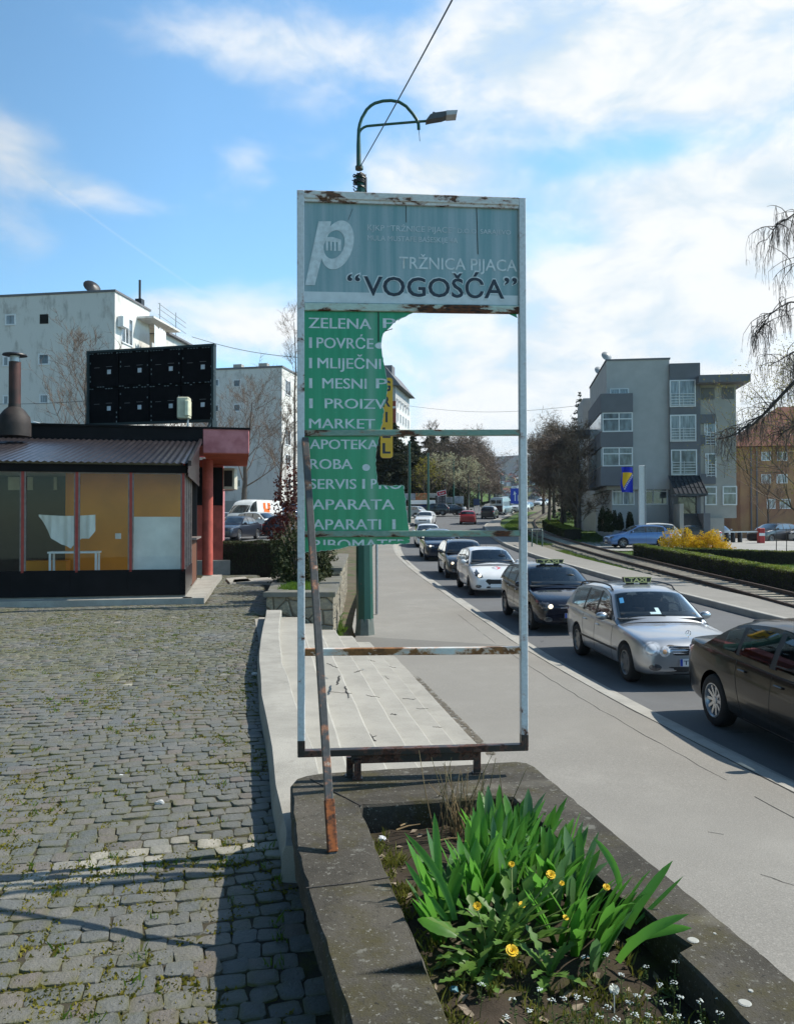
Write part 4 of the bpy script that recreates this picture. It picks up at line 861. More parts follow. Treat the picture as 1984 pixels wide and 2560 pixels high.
# ------------------------------------------------------------------ stone walled shrub bed
bc = Vector((-2, 18, 0)); bd = thing('stone_bed', 'raised shrub bed with rubble stone walls and grey slab coping beside the lamp post', 'planter', bc)
sm = NT('rubble_masonry'); v = sm.vec((1, 1, 1.25), 'World'); cell = sm.n('ShaderNodeTexVoronoi'); sm.l(v, cell.inputs['Vector']); cell.inputs['Scale'].default_value = 3.4
ed = sm.vor(v, 3.4, 'DISTANCE_TO_EDGE'); f = sm.noise(v, 14, 6, .7); sp = sm.n('ShaderNodeSeparateColor'); sm.l(cell.outputs['Color'], sp.inputs[0])
col = sm.mix(sp.outputs[0], (.25, .22, .16), (.43, .37, .26)); col = sm.mix(sm.rng(f, .4, .7), mul((.2, .18, .14), 1), col); col = sm.mix(sm.rng(ed, .05, .02), col, (.10, .085, .06)); sm.set('Base Color', col); sm.set('Roughness', .95)
sm.bump(sm.math('ADD', sm.rng(ed, 0, .12), sm.math('MULTIPLY', f, .5)), .9, .03); M['rubble'] = sm.m
FR, FL, BL, BR, MR = (-1.24, 15.4), (-2.50, 15.4), (-2.98, 20.1), (-1.80, 29.0), (-1.43, 20.0)
def bedwall(a, b, th, zb, zt, side):
    d = Vector((b[0]-a[0], b[1]-a[1], 0)).normalized(); nrm = Vector((d.y, -d.x, 0))*side; A, B = Vector((*a, 0))-bc, Vector((*b, 0))-bc; m = MB(); rows = []; n = max(3, int((B-A).length/.18)); q = random.Random(int(a[0]*100))
    for i in range(n+1):
        p = A+(B-A)*i/n; rows.append([p+nrm*q.uniform(-.02, .02)+Vector((0, 0, zb+(zt-zb)*k/5)) for k in range(6)])
    m.grid(rows); r2 = [[p-nrm*th for p in (r_[0], r_[-1])] for r_ in rows]; m.grid([[r_[-1], q2[1]] for r_, q2 in zip(rows, r2)]); m.grid(r2); m.add([rows[0][0], rows[0][-1], r2[0][1], r2[0][0]], [(0, 1, 2, 3)]); m.add([rows[-1][0], rows[-1][-1], r2[-1][1], r2[-1][0]], [(0, 1, 2, 3)])
    return m.build('wall', M['rubble'], bd, smooth=50)
bedwall(FL, FR, .3, -1.0, .36, 1); bedwall(FR, MR, .3, -1.0, .36, 1); bedwall(MR, BR, .3, -1.0, .56, 1); bedwall(BL, FL, .3, -.4, .36, 1); bedwall((-3.3, 27), BL, .3, -.4, .36, 1)
M['cap'] = concrete_mat('grey_coping', (.17, .165, .145), (.13, .13, .06), .5, .5)
def cap(poly, zt, h=.09):
    m = MB(); m.prism([(x-bc.x, y-bc.y) for x, y in poly], zt-h, zt, 'z'); m.build('coping', M['cap'], bd)
cap([(-2.56, 15.32), (-1.18, 15.32), (-1.2, 15.85), (-2.5, 15.85)], .455); cap([(-1.2, 15.86), (-1.37, 20), (-1.8, 20), (-1.66, 15.86)], .453); cap([(-1.37, 20), (-1.75, 29), (-2.15, 29), (-1.82, 20)], .655); cap([(-2.55, 15.86), (-3.05, 20.1), (-2.62, 20.1), (-2.15, 15.86)], .453); cap([(-3.05, 20.1), (-3.36, 27), (-2.95, 27), (-2.62, 20.1)], .451)
m = MB(); m.prism([(x-bc.x, y-bc.y) for x, y in [(-2.2, 15.8), (-1.6, 15.8), (-2.0, 28.8), (-3.0, 27), (-2.65, 20)]], .2, .40, 'z'); m.build('bed_soil', M['soil'], bd)
# slabs at the far edge of the square
m = MB()
for (a, b, c_, d) in [((565, 1445), (612, 1441), (628, 1452), (575, 1456)), ((585, 1448), (700, 1441), (690, 1453), (582, 1455))]:
    P = [gnd(*q, .06) for q in (a, b, c_, d)]; m.prism([(p.x, p.y) for p in P], -.05, .055, 'z')
kind(m.build('path_slabs', M['wall_white']))
# ------------------------------------------------------------------ kiosk
KO = Vector((-4.71, 17.84, 0)); kk = thing('kiosk', 'closed red and black snack kiosk with corrugated awning and big dusty windows', 'kiosk', KO, TH)
KM = Matrix.LocRotScale(KO, Euler((0, 0, TH)), None); KI = KM.inverted()
def kl(px, py, yl):
    """photograph pixel to kiosk coordinates on the plane y = yl of the kiosk"""
    X_, Z_ = ray(px, py); d = KI.to_3x3() @ Vector((X_, 1, Z_)); o = KI @ Vector((0, 0, CAM_Z)); s = (yl-o.y)/d.y; p = o+d*s; return p.x, p.z
k6 = lambda x, y, yl=0: kl(x/2.645, 1050+y/2.645, yl)
M['k_black'] = plain('black_painted_board', (.006, .005, .006), .7, var=.3, scale=3, spec=.2); M['k_red'] = plain('red_paint', (.32, .035, .024), .5, var=.15, scale=7)
M['k_pink'] = plain('faded_red_render', (.48, .15, .16), .85, var=.2, scale=2.5, bump=.1, c2=(.56, .22, .23)); M['k_col'] = plain('salmon_red_paint', (.42, .085, .06), .8, var=.2, scale=3); M['k_orange'] = plain('orange_red_soffit', (.40, .075, .03), .8, var=.15, scale=3); M['k_alu'] = plain('grey_window_strip', (.20, .165, .15), .5, var=.2, scale=9)
M['k_wall'] = plain('ochre_inside_wall', (.62, .22, .014), .8, var=.1, scale=1.4); M['k_board'] = plain('whitewashed_board', (.68, .66, .62), .7, var=.1, scale=2)
awm = NT('corrugated_sheet'); v = awm.vec(); f = awm.noise(v, 5, 6); awm.set('Base Color', awm.mix(awm.rng(f, .35, .7), (.040, .034, .038), (.075, .065, .070))); awm.set('Roughness', .3); awm.set('Metallic', .5); M['k_awn'] = awm.m
LX = -7.2
zb = k6(1225, 1000)[1]; zt = k6(1205, 352)[1]; zf = k6(1215, 300)[1]
m = MB(); m.box((LX/2, 3.0, .05), (-LX+.1, 6, .18)); m.prism([(-.05, -.28), (.42, -.28), (.65, 7.6), (.1, 7.6)], -.1, .13, 'z'); m.box((LX/2, -.16, 0), (-LX+.3, .3, .26)); m.build('plinth', M['wall_white'], kk)
m = MB(); m.box((LX/2, .06, (zb+.18)/2+.02), (-LX, .12, zb-.18+.04))
for i in range(6): m.box((-.04-1.19*i, -.004, (zb+.18)/2), (.02, .012, zb-.2))
m.build('base_panel', M['k_black'], kk)
m = MB(); m.box((LX/2, .05, (zt+zf)/2), (-LX+.06, .16, zf-zt)); m.build('fascia', M['k_black'], kk)
mx = [k6(x, 700)[0] for x in (1212, 865, 508, 150)]; st_ = mx[1]-mx[2]; mx += [mx[3]-st_, mx[3]-2*st_, mx[3]-3*st_]
for i, x in enumerate(mx):
    m = MB(); m.box((x, .05, (zb+zt)/2), (.055, .10, zt-zb)); mu = m.build('mullion', M['k_red'], kk); m = MB()
    for sgn in (-1, 1):
        if i == 0 and sgn > 0: continue
        m.box((x+sgn*.044, .045, (zb+zt)/2), (.03, .06, zt-zb))
    m.build('strip', M['k_alu'], mu)
for a, b in zip(mx, mx[1:]):
    w = thing('window', '', ''); del w['label'], w['category']; w.parent = kk; m = MB()
    m.box(((a+b)/2, .05, zb+.012), (a-b-.14, .06, .024)); m.box(((a+b)/2, .05, zt-.012), (a-b-.14, .06, .024)); m.build('frame', M['k_alu'], w); m = MB(); m.add([(b+.06, .06, zb+.02), (a-.06, .06, zb+.02), (a-.06, .06, zt-.02), (b+.06, .06, zt-.02)], [(0, 1, 2, 3)]); m.build('pane', M['glass'], w)
# side wall
m = MB(); m.box((-.05, 1.35, (zb+.18)/2+.05), (.1, 2.7, zb-.18)); m.build('side_base_panel', M['k_awn'], kk)
for y in (.05, .9, 1.75, 2.6):
    m = MB(); m.box((-.05, y, (zb+zt)/2), (.09, .07, zt-zb)); m.build('mullion', M['k_alu'], kk)
m = MB(); m.add([(-.04, .08, zb), (-.04, 2.6, zb), (-.04, 2.6, zt), (-.04, .08, zt)], [(0, 1, 2, 3)]); m.build('side_pane', M['glass'], kk)
m = MB(); m.box((-.06, 4.0, .75), (.1, 2.6, 1.2)); m.build('serving_counter', plain('brown_boards', (.13, .05, .025), .7, var=.3, scale=5, stretch=(1, 5, .6)), kk); m = MB(); m.box((-.02, 4.0, 1.37), (.26, 2.6, .05)); m.build('counter_shelf', M['k_alu'], kk)
m = MB(); m.box((-.3, 5.35, 1.8), (.1, .12, 3.4)); m.box((-.1, 2.75, 1.8), (.12, .12, 3.0)); m.build('post', M['k_black'], kk)
# inside
m = MB(); m.box((LX/2, 2.6, .14), (-LX, 5.1, .06)); m.build('floor', plain('grey_floor_tiles', (.2, .19, .17), .4), kk); m = MB(); m.box((-1.55, 2.4, 1.7), (2.7, .1, 3.0)); m.box((-2.95, 3.6, 1.7), (.1, 2.4, 3.0)); m.build('inner_wall', M['k_wall'], kk); m = MB(); m.box((LX/2, 5.1, 1.7), (-LX, .1, 3.4)); m.build('back_wall', plain('dark_inside_wall', (.03, .025, .025), .8), kk)
m = MB(); m.box((LX/2, 2.6, 3.1), (-LX-.2, 5.0, .06)); m.build('inner_ceiling', plain('inside_ceiling', (.6, .55, .48), .9), kk)
a, b = k6(885, 640, .3), k6(1200, 990, .3); m = MB(); m.box(((a[0]+b[0])/2, .3, (a[1]+zb)/2), (b[0]-a[0]+.1, .04, a[1]-zb)); m.build('window_board', M['k_board'], kk)
a = k6(775, 768, 2.3); m = MB(); m.box((a[0]+.02, 2.335, a[1]), (.14, .03, .14), bev=.008); m.build('wall_socket', M['white_plain'], kk)
for x0, x1 in ((50, 140), (352, 372), (178, 214)):
    a, b = k6(x0, 375, 4.9), k6(x1, 462, 4.9); m = MB(); m.box(((a[0]+b[0])/2, 5.0, (a[1]+b[1])/2), (b[0]-a[0], .05, a[1]-b[1])); m.build('back_window', plain('bright_back_window', (.55, .58, .48), .5), kk)
for x0 in (-3.35, -5.4):
    m = MB(); m.box((x0, 2.0, .52), (1.0, .5, .72)); m.build('orange_counter', M['k_wall'], kk)
# awning
ya, zaw = 5.0, k6(1340, 142, 5.0)[1]
m = MB(); rows = []; n = 400
for i in range(n+1):
    x = .10+(LX-.2)*i/n; w = .014*math.sin(i*2*math.pi/8.0); rows.append([(x, -.24, zf+.03+w), (x, 2.4, zf+(zaw-zf)*.505+w), (x, ya, zaw+w)])
m.grid(rows); m.build('awning', M['k_awn'], kk, smooth=180)
m = MB(); rows = []
for i in range(40):
    y = -.2+(ya+.2)*i/39; w = 0
    zt2 = zf+(zaw-zf)*(y+.24)/(ya+.24); rows.append([(.06+.012*(j % 2), y, max(zf-.25, zt2-(zt2-zf+.28)*j/16)) for j in range(17)])
m.grid(rows); m.build('awning_gable', M['k_awn'], kk, smooth=60)
m = MB(); m.bar((.1, -.26, zf+.03), (.1, ya, zaw+.02), .07, .12); m.build('awning_trim', M['k_awn'], kk)
ztop = k6(1600, 62, 5.0)[1]; zso = k6(1600, 222, 5.0)[1]; xr_ = k6(1648, 150, 5.0)[0]; xb = k6(1342, 100, 5.0)[0]
m = MB(); m.box(((xb+LX-1)/2, 5.06, (ztop+zaw)/2-.05), (xb-LX+1, .12, ztop-zaw+.12)); m.build('roof_fascia', M['k_black'], kk)
m = MB(); m.box(((xb+xr_)/2, 7.6, (ztop+zso)/2), (xr_-xb, 5.2, ztop-zso), bev=.02); m.box((xb-2, 7.8, (ztop+zso)/2+.1), (4, 5, .3)); m.build('canopy_block', M['k_pink'], kk)
m = MB(); m.box(((xb+xr_)/2, 7.6, zso-.006), (xr_-xb-.02, 5.15, .012)); m.build('soffit', M['k_orange'], kk)
m = MB(); m.box(((xr_+LX-1)/2, 7.6, ztop+.02), (xr_-LX+1.06, 5.3, .05)); m.build('roof_edge', M['k_black'], kk)
cb = k6(1372, 1035, 7.3); m = MB(); m.lathe([(.165, .15), (.165, zso)], 20, M=Matrix.Translation((cb[0], 7.3, 0))); m.build('column', M['k_col'], kk, smooth=50)
a = k6(1412, 600, 9.6); b = k6(1474, 600, 9.6); m = MB(); m.box(((a[0]+b[0])/2-1, 9.75, zso/2+.3), (b[0]-a[0]+2, .3, zso-.3)); m.build('red_wall', M['k_col'], kk); m = MB(); m.box(((a[0]+b[0])/2-1, 9.585, zso-.75), (b[0]-a[0]+1.98, .03, 1.3)); m.build('dark_wall_band', M['k_black'], kk)
m = MB(); m.box((b[0]-1.5, 10.5, .25), (3.5, 2.2, .5)); m.build('rear_plinth', M['wall_white'], kk)
m = MB(); m.box((b[0]-2.5, 11.5, zso/2), (5, 3.6, zso)); m.build('rear_body', M['k_pink'], kk)
# things on and in the kiosk
ac0, ac1 = at(560, 1171, 27.6), at(589, 1224, 27.6); ac = thing('air_conditioner', 'cream air conditioner box with dark grille hung on the kiosk side wall', 'air conditioner', (ac0+ac1)/2)
m = MB(); m.box((0, .1, 0), (ac1.x-ac0.x, .5, ac0.z-ac1.z), bev=.015); m.build('casing', plain('cream_casing', (.52, .49, .40), .5), ac); m = MB(); 
for i in range(12): m.box((-.02, -.155, -.24+.045*i), (.27, .02, .022))
m.box((-.02, -.151, .01), (.28, .012, .55)); m.build('grille', M['black_plastic'], ac); m = MB(); m.bar((-.3, .1, -.4), (.1, .1, -.4), .04, .04); m.build('bracket', M['steel'], ac)
cd_ = 20.6; ch0 = at(37, 1062, cd_); ch = thing('chimney_pipe', 'rusty brown kiosk chimney pipe with flat rain cap', 'chimney', ch0); cu_ = cd_/2000
cz = lambda py: (at(37, py, cd_)-ch0).z
m = MB(); m.lathe([(.145, cz(1022)), (.145, cz(905))], 20); m.build('pipe', plain('heat_rusted_steel', (.035, .018, .015), .6, var=.4, scale=3, c2=(.09, .028, .02), stretch=(1, 1, .6)), ch, smooth=50)
m = MB(); m.lathe([(.40, -.3), (.40, cz(1062)), (.37, cz(1042)), (.25, cz(1026)), (.155, cz(1018)), (.15, cz(1010))], 20); m.build('hood', plain('sooty_steel', (.022, .015, .013), .7, var=.4, scale=5), ch, smooth=40)
m = MB(); m.lathe([(.12, cz(905)), (.12, cz(890))], 16); m.build('collar', M['steel'], ch, smooth=50); m = MB(); m.lathe([(.30, cz(889)), (.29, cz(886)), (.05, cz(880)), (0, cz(880))], 20); m.build('rain_cap', M['black_plastic'], ch, smooth=30)
# screen seen from behind
TL, TR_, BR_, BL_ = at(222, 886, 26.1), at(533, 858, 25), at(534, 1047, 25), at(223, 1067, 26.1)
LO = (BL_+BR_)/2; la_ = math.atan2(BR_.y-BL_.y, BR_.x-BL_.x); ld = thing('advertising_screen', 'back of a big black modular advertising screen standing on the kiosk roof', 'screen', LO, la_)
wW = (BR_-BL_).length; hH = ((TL.z-BL_.z)+(TR_.z-BR_.z))/2
m = MB(); m.box((0, .06, hH/2), (wW, .08, hH)); m.build('housing', plain('screen_housing', (.005, .005, .006), .8, spec=.15), ld)
fm = plain('dark_steel_frame', (.02, .035, .04), .5, metal=.3); m = MB()
for z_ in (0, hH): m.box((0, 0, z_), (wW+.1, .16, .07))
for s_ in (-1, 1): m.box((s_*wW/2, 0, hH/2), (.08, .18, hH+.06)); m.box((s_*(wW/2), -.05, -.25), (.14, .3, .5)); m.bar((s_*wW/2, -.02, .1), (s_*wW/2-s_*.0, -.6, -.55), .07, .07)
m.build('frame', fm, ld)
for i in range(4):
    for j in range(2):
        x0 = -wW/2+wW*(i+.5)/4; zc = hH*(j+.5)/2; m = MB(); m.box((x0, -.004, zc), (wW/4-.06, .05, hH/2-.07), bev=.01)
        for q in range(9): m.box((x0-wW/8+.1+q*(wW/4-.2)/8, -.032, zc-hH/4+.05), (.06 if q % 3 else .1, .014, .025)); 
        cb_ = m.build('cabinet', plain('screen_cabinet_black', (.005, .0045, .006), .8, var=.3, spec=.15), ld); m = MB(); m.box((x0+.2, -.034, zc-.08), (.13, .012, .14)); m.build('port_cover', plain('pale_cover', (.50, .53, .58), .5), cb_)
        m = MB(); m.box((x0+.2, -.032, zc+.09), (.22, .01, .014)); m.box((x0-.25, -.032, zc+.07), (.2, .01, .014)); m.build('vent_slot', plain('slot_grey', (.12, .12, .13), .5), cb_)
m = MB(); rr = random.Random(2)
for i in range(5):
    for q in range(16):
        if rr.random() < .65: m.box((-wW/2+wW*i/4+rr.choice((-.07, .07)), -.04, hH*(q+.5)/16), (.022, .02, .05))
for q in range(44):
    if rr.random() < .7: m.box((-wW/2+wW*(q+.5)/44, -.04, hH/2+rr.choice((-.03, .03))), (.055, .02, .022))
    if rr.random() < .7: m.box((-wW/2+wW*(q+.5)/44, -.04, hH-.07), (.05, .02, .02))
m.build('latch_fitting', plain('latch_grey', (.16, .20, .22), .5), ld)
f0, f1 = at(444, 993, 24.2), at(478, 1047, 24.2); fl = thing('floodlight', 'cream box floodlight on a short pole in front of the black screen', 'floodlight', ((f0.x+f1.x)/2, 24.2, f1.z))
fh = f0.z-f1.z; m = MB(); m.box((-.02, .05, fh/2), (.36, .32, fh), bev=.03); m.build('casing', plain('cream_lamp_casing', (.55, .53, .40), .5), fl); m = MB(); m.box((.12, -.02, fh/2-.02), (.12, .36, fh*.72), bev=.02); m.build('lens', plain('pale_lens', (.70, .68, .50), .3), fl); m = MB(); m.tube([(.08, .1, .05), (.08, .1, -.75)], .03, 8); m.build('pole', M['steel'], fl)
# cloth on a chair, inside the window
c0 = kl(258/2.645, 1050+625/2.645, 1.2); c1 = kl(632/2.645, 1050+625/2.645, 1.2)
m = MB(); rows = []; n = 40
lowz = lambda s: float(np.interp(s, [0, .1, .22, .4, .5, .57, .66, .75, .9, 1], [.06, .3, .68, .88, .92, 1, .82, .70, .72, .5]))
for i in range(n+1):
    s = i/n; x = c0[0]+(c1[0]-c0[0])*s; rows.append([(x, 1.2+.05*math.sin(s*19)*(.2+j/9)+.02*math.sin(s*47), c0[1]-.03*math.sin(s*3.1)-lowz(s)*.76*j/9) for j in range(10)])
m.grid(rows); cl = m.build('white_cloth', plain('white_cloth', (.75, .74, .70), .85, var=.04), None, smooth=180, fix=False); cl.matrix_world = KM; tag(cl, 'white cloth hung over a rail behind the dusty kiosk window', 'cloth')
tb_ = thing('table', 'small white table standing inside the kiosk below the cloth', 'table', KM @ Vector(((c0[0]*.75+c1[0]*.25)+.35, 1.35, .15)), TH); zt_ = kl(290/2.645, 1050+875/2.645, 1.35)[1]-.15
m = MB(); m.box((.1, 0, zt_), (1.1, .5, .04)); m.build('table_top', M['white_plain'], tb_)
for lx in (-.4, .6):
    for ly in (-.2, .2): m = MB(); m.box((lx, ly, zt_/2), (.045, .045, zt_)); m.build('leg', M['white_plain'], tb_)
p = at(76, 1068, 27); q = at(130, 1068, 27); t_ = at(78, 1051, 27); m = MB(); m.add([p, q, t_, p+Vector((0, 2, 0)), q+Vector((0, 2, 0)), t_+Vector((0, 2, 0))], [(0, 1, 2), (3, 5, 4), (0, 3, 4, 1), (1, 4, 5, 2), (2, 5, 3, 0)]); tag(m.build('white_tent_roof', M['white_plain']), 'white tent roof corner peeping over the kiosk roof by the chimney', 'tent')
# ------------------------------------------------------------------ buildings
class Bld:
    def __init__(s, o, rot): s.rot = rot; s.M = Matrix.LocRotScale(Vector(o), Euler((0, 0, rot)), None); s.I = s.M.inverted(); s.o = Vector(o)
    def hit(s, p, y=None, x=None):
        X_, Z_ = ray(*p); d = s.I.to_3x3() @ Vector((X_, 1, Z_)); o = s.I @ Vector((0, 0, CAM_Z)); t_ = (y-o.y)/d.y if y is not None else (x-o.x)/d.x; return o+d*t_
    def root(s, name, label, cat, group=None): return thing(name, label, cat, s.o, s.rot, group)
def window(par, x0, x1, z0, z1, y, nx=2, transom=None, pane='pane_grey', fr=.06, side=False, name='window', splits=None):
    """frame proud of the wall with its pane a little behind; side=True puts it on a face across local x (x0..x1 then run along y, y is x)"""
    m = MB(); g = MB()
    def bx(mb, a0, a1, c0, c1, d0, d1):
        if side: mb.box(((y+d0+y+d1)/2, (a0+a1)/2, (c0+c1)/2), (abs(d1-d0), a1-a0, c1-c0))
        else: mb.box(((a0+a1)/2, (y-d0+y-d1)/2, (c0+c1)/2), (a1-a0, abs(d1-d0), c1-c0))
    bx(m, x0-fr, x1+fr, z1, z1+fr, 0, .05); bx(m, x0-fr, x1+fr, z0-fr, z0, 0, .07); bx(m, x0-fr, x0, z0, z1, 0, .05); bx(m, x1, x1+fr, z0, z1, 0, .05)
    xs_ = splits if splits else [x0+(x1-x0)*i/nx for i in range(1, nx)]
    for x in xs_: bx(m, x-fr/2, x+fr/2, z0, z1, 0, .048)
    if transom: zt = z0+(z1-z0)*transom; bx(m, x0, x1, zt-fr/2, zt+fr/2, 0, .046)
    f = m.build(name, M['frame_white'], par); bx(g, x0, x1, z0, z1, -.02, .015); g.build('pane', M[pane], f); return f
M['g_light'] = plain('grey_render', (.42, .415, .41), .9, var=.06, scale=1.2, bump=.15, bscale=30); M['g_dark'] = plain('dark_grey_render', (.155, .157, .172), .9, var=.06, scale=1.2, bump=.15, bscale=30)
M['g_beige'] = plain('beige_grey_render', (.37, .35, .32), .9, var=.06, scale=1.2, bump=.15, bscale=30); M['metal_roof'] = plain('dark_metal_roof', (.05, .055, .065), .4, metal=.4, var=.15, scale=3)
q6 = lambda x, y: (1350+x/2.67, 800+y/2.67)
GB = Bld((15.72, 60, 0), R(-8)); gb = GB.root('office_building', 'grey four storey office building with dark window bay, stair tower and metal entrance canopy', 'building')
def gx(cx, y=0.0): return GB.hit(q6(cx, 800), y=y).x
def gz(cy, y=0.0, cx=650): return GB.hit(q6(cx, cy), y=y).z
def bx_(name, x0, x1, y0, y1, z0, z1, mat, par=gb, bev=0): mb = MB(); mb.box(((x0+x1)/2, (y0+y1)/2, (z0+z1)/2), (x1-x0, y1-y0, z1-z0), bev=bev); return mb.build(name, mat, par)
xm1 = gx(862); zg = -1.0; zov = gz(1105)
bx_('wall', 0, xm1, 0, 12.5, zov-.3, gz(268), M['g_light']); bx_('ground_floor_wall', gx(480), xm1, .35, 12, zg, zov, M['g_light']); bx_('roof_edge', -.06, xm1+.06, -.06, 12.56, gz(268), gz(268)+.12, M['g_dark'])
xt1 = gx(1062); bx_('stair_tower', xm1-.02, xt1, -.25, 8, zg, gz(300), M['g_dark'])
xw1 = gx(1305, .1); zw0 = gz(1322, .1, 1200); bx_('wing_wall', xt1, xw1, .1, 9, zw0, gz(415, .1, 1200), M['g_beige']); xs1 = gx(1405, -1.2)
bx_('roof_slab', xt1-.3, xs1, -1.2, 9, gz(412, -1.2, 1250), gz(362, -1.2, 1250), M['g_dark']); bx_('wing_pier', gx(1085, -.2), gx(1222, -.2), -.2, 3, zg, zw0, M['g_beige'])
bx_('undercroft_back', gx(1222), xw1, 7.6, 7.9, zg, zw0, M['g_dark'])
xb0, xb1 = gx(402, -1.0), gx(618, -1.0); by = -1.0
for (c0, c1) in ((1105, 978), (848, 748), (617, 490)): bx_('bay_band', xb0, xb1, by, 8.5, gz(c0, by, 500), gz(c1, by, 500), M['g_dark'])
bx_('bay_core', xb0+.12, xb1-.12, by+.15, 8.3, gz(1100, by, 500), gz(500, by, 500), M['g_light'])
for (c0, c1) in ((975, 850), (745, 617)):
    z0, z1 = gz(c0, by, 500)+.07, gz(c1, by, 500)-.07
    window(gb, xb0+.2, xb1-.1, z0, z1, by+.08, 2, .68, 'pane_grey', .08, splits=[gx(525, by)]); window(gb, by+.25, 6.0, z0, z1, xb0+.05, 4, .68, 'pane_curtain', .08, side=True) if False else None
    m = MB(); m.box((xb0+.06, 3.6, (z0+z1)/2), (.05, 9, z1-z0)); m.build('side_glazing', plain('bright_side_glazing', (.42, .50, .54), .12, var=.2, scale=2), gb)
window(gb, gx(470), gx(585), gz(487), gz(460), 0, 2, None, 'pane_curtain', .06)
for (x0, x1, c0, c1, pn, y) in ((870, 1028, 572, 408, 'pane_curtain', -.25), (872, 1030, 803, 640, 'pane_curtain', -.25), (877, 1034, 1028, 873, 'pane_grey', -.25), (1100, 1163, 832, 690, 'pane_curtain', .1), (1105, 1163, 1045, 900, 'pane_grey', .1)):
    a, b = gx(x0, y), gx(x1, y); z0, z1 = gz(c0, y, 950), gz(c1, y, 950); wdw = window(gb, a, b, z0, z1, y, 2, None, pn, .09, splits=[a+(b-a)*.36] if x1 < 1100 else [a+.12])
    m = MB()
    for q in range(5): m.bar((a-.02, y-.12, z0+.06+q*.2), (b+.02, y-.12, z0+.06+q*.2), .03, .04)
    for q in (a, (a+b)/2, b): m.box((q, y-.12, z0+.45), (.03, .03, 1.0))
    m.build('railing', M['frame_white'], wdw)
for (c0, c1) in ((1095, 845), (835, 628)): bx_('balcony_panel', xt1+.01, gx(1168), .0, .12, gz(c0, 0, 1100), gz(c0, 0, 1100)+.75, M['g_dark'])
bx_('balcony_hood', xt1+.01, gx(1165), -.05, .12, gz(690, 0, 1100), gz(630, 0, 1100), M['g_dark'])
for (a, b, c0, c1) in ((1072, 1162, 530, 450), (1210, 1292, 530, 452)):
    m = MB(); x0, x1, z0, z1 = gx(a, .1), gx(b, .1), gz(c0, .1, 1200), gz(c1, .1, 1200)
    for q in range(10): m.bar((x0, .08, z0+(z1-z0)*(q+.5)/10), (x1, .08, z0+(z1-z0)*(q+.5)/10), .03, (z1-z0)/10*.7)
    m.build('louvre', M['g_dark'], gb)
for (a, b, c0, c1, n, pn) in ((484, 618, 1228, 1112, 2, 'pane_curtain'), (656, 745, 1225, 1112, 1, 'pane_dark'), (752, 838, 1226, 1112, 1, 'pane_grey')): window(gb, gx(a, .35), gx(b, .35), gz(c0, .35), gz(c1, .35), .35, n, .72, pn, .08)
for (a, b, c0, c1) in ((1104, 1165, 1228, 1118), (1220, 1300, 1228, 1116)): window(gb, gx(a, .1), gx(b, .1), gz(c0, .1, 1200), gz(c1, .1, 1200), .1, 1, .62, 'pane_grey', .09)
dy = -.28; bx_('door', gx(918, dy), gx(1040, dy), dy, -.2, gz(1292, dy, 980), gz(1178, dy, 980), M['pane_dark']); 
m = MB()
for q in range(9):
    z1 = gz(1292, dy, 980)-q*.16; m.box(((gx(915, dy)+gx(1050, dy))/2, dy-.3-.15-q*.3, z1/2-.5), (gx(1050, dy)-gx(915, dy), .3, z1+1))
m.build('entrance_stairs', plain('dark_stair_stone', (.10, .10, .10), .8), gb); bx_('stair_wall', gx(1042, -1), gx(1085, -1), -3, -.25, zg, gz(1292, -1, 1060), M['g_dark']); bx_('stair_wall', gx(888, -1), gx(914, -1), -3, -.25, zg, gz(1230, -1, 900), M['g_beige'])
cy0, cy1 = -.25, -2.6; m = MB(); T = [GB.hit(q6(855, 1042), y=cy0), GB.hit(q6(1058, 1040), y=cy0), GB.hit(q6(1116, 1158), y=cy1), GB.hit(q6(900, 1160), y=cy1)]
m.add(T+[p-Vector((0, 0, .12)) for p in T], [(0, 1, 2, 3), (7, 6, 5, 4)]+[(i, (i+1) % 4, 4+(i+1) % 4, 4+i) for i in range(4)])
for q in range(8):
    a = T[0].lerp(T[1], q/7); b = T[3].lerp(T[2], q/7); m.bar(a+Vector((0, 0, .02)), b+Vector((0, 0, .02)), .05, .07)
for q in (.33, .66): m.bar(T[0].lerp(T[3], q)+Vector((0, 0, .015)), T[1].lerp(T[2], q)+Vector((0, 0, .015)), .05, .03)
m.build('entrance_canopy', M['metal_roof'], gb); m = MB(); 
for p in (T[2], T[3]): m.bar(p-Vector((0, 0, .1)), Vector((p.x, -.25, p.z-.1)), .08, .1); m.bar(Vector((p.x, -1.6, p.z-.1)), Vector((p.x, -1.6, zg)), .08, .08)
m.build('canopy_frame', M['g_dark'], gb)
rb = GB.hit(q6(285, 1000), y=14); rc_ = GB.hit(q6(347, 1000), y=14); bx_('rear_wing', rb.x, rc_.x+2, 14, 20, zg, GB.hit(q6(310, 522), y=14).z, M['g_light'])
a, b = GB.hit(q6(248, 770), y=7), GB.hit(q6(370, 730), y=7); bx_('side_slab', a.x, b.x, 7, 10, a.z, b.z, M['g_dark'])
for (cx, cy, y_) in ((443, 238, .8), (394, 335, 8)):
    p = GB.hit(q6(cx, cy), y=y_); m = MB(); m.lathe([(0, .10), (.25, .06), (.42, -.06), (.25, .04), (0, .08)], 14, M=Matrix.Translation(p) @ Euler((R(65), 0, .4)).to_matrix().to_4x4()); m.tube([p-Vector((0, 0, .9)), p+Vector((0, 0, .0))], .04, 5); m.build('satellite_dish', plain('dish_grey', (.30, .31, .32), .5), gb, smooth=50)
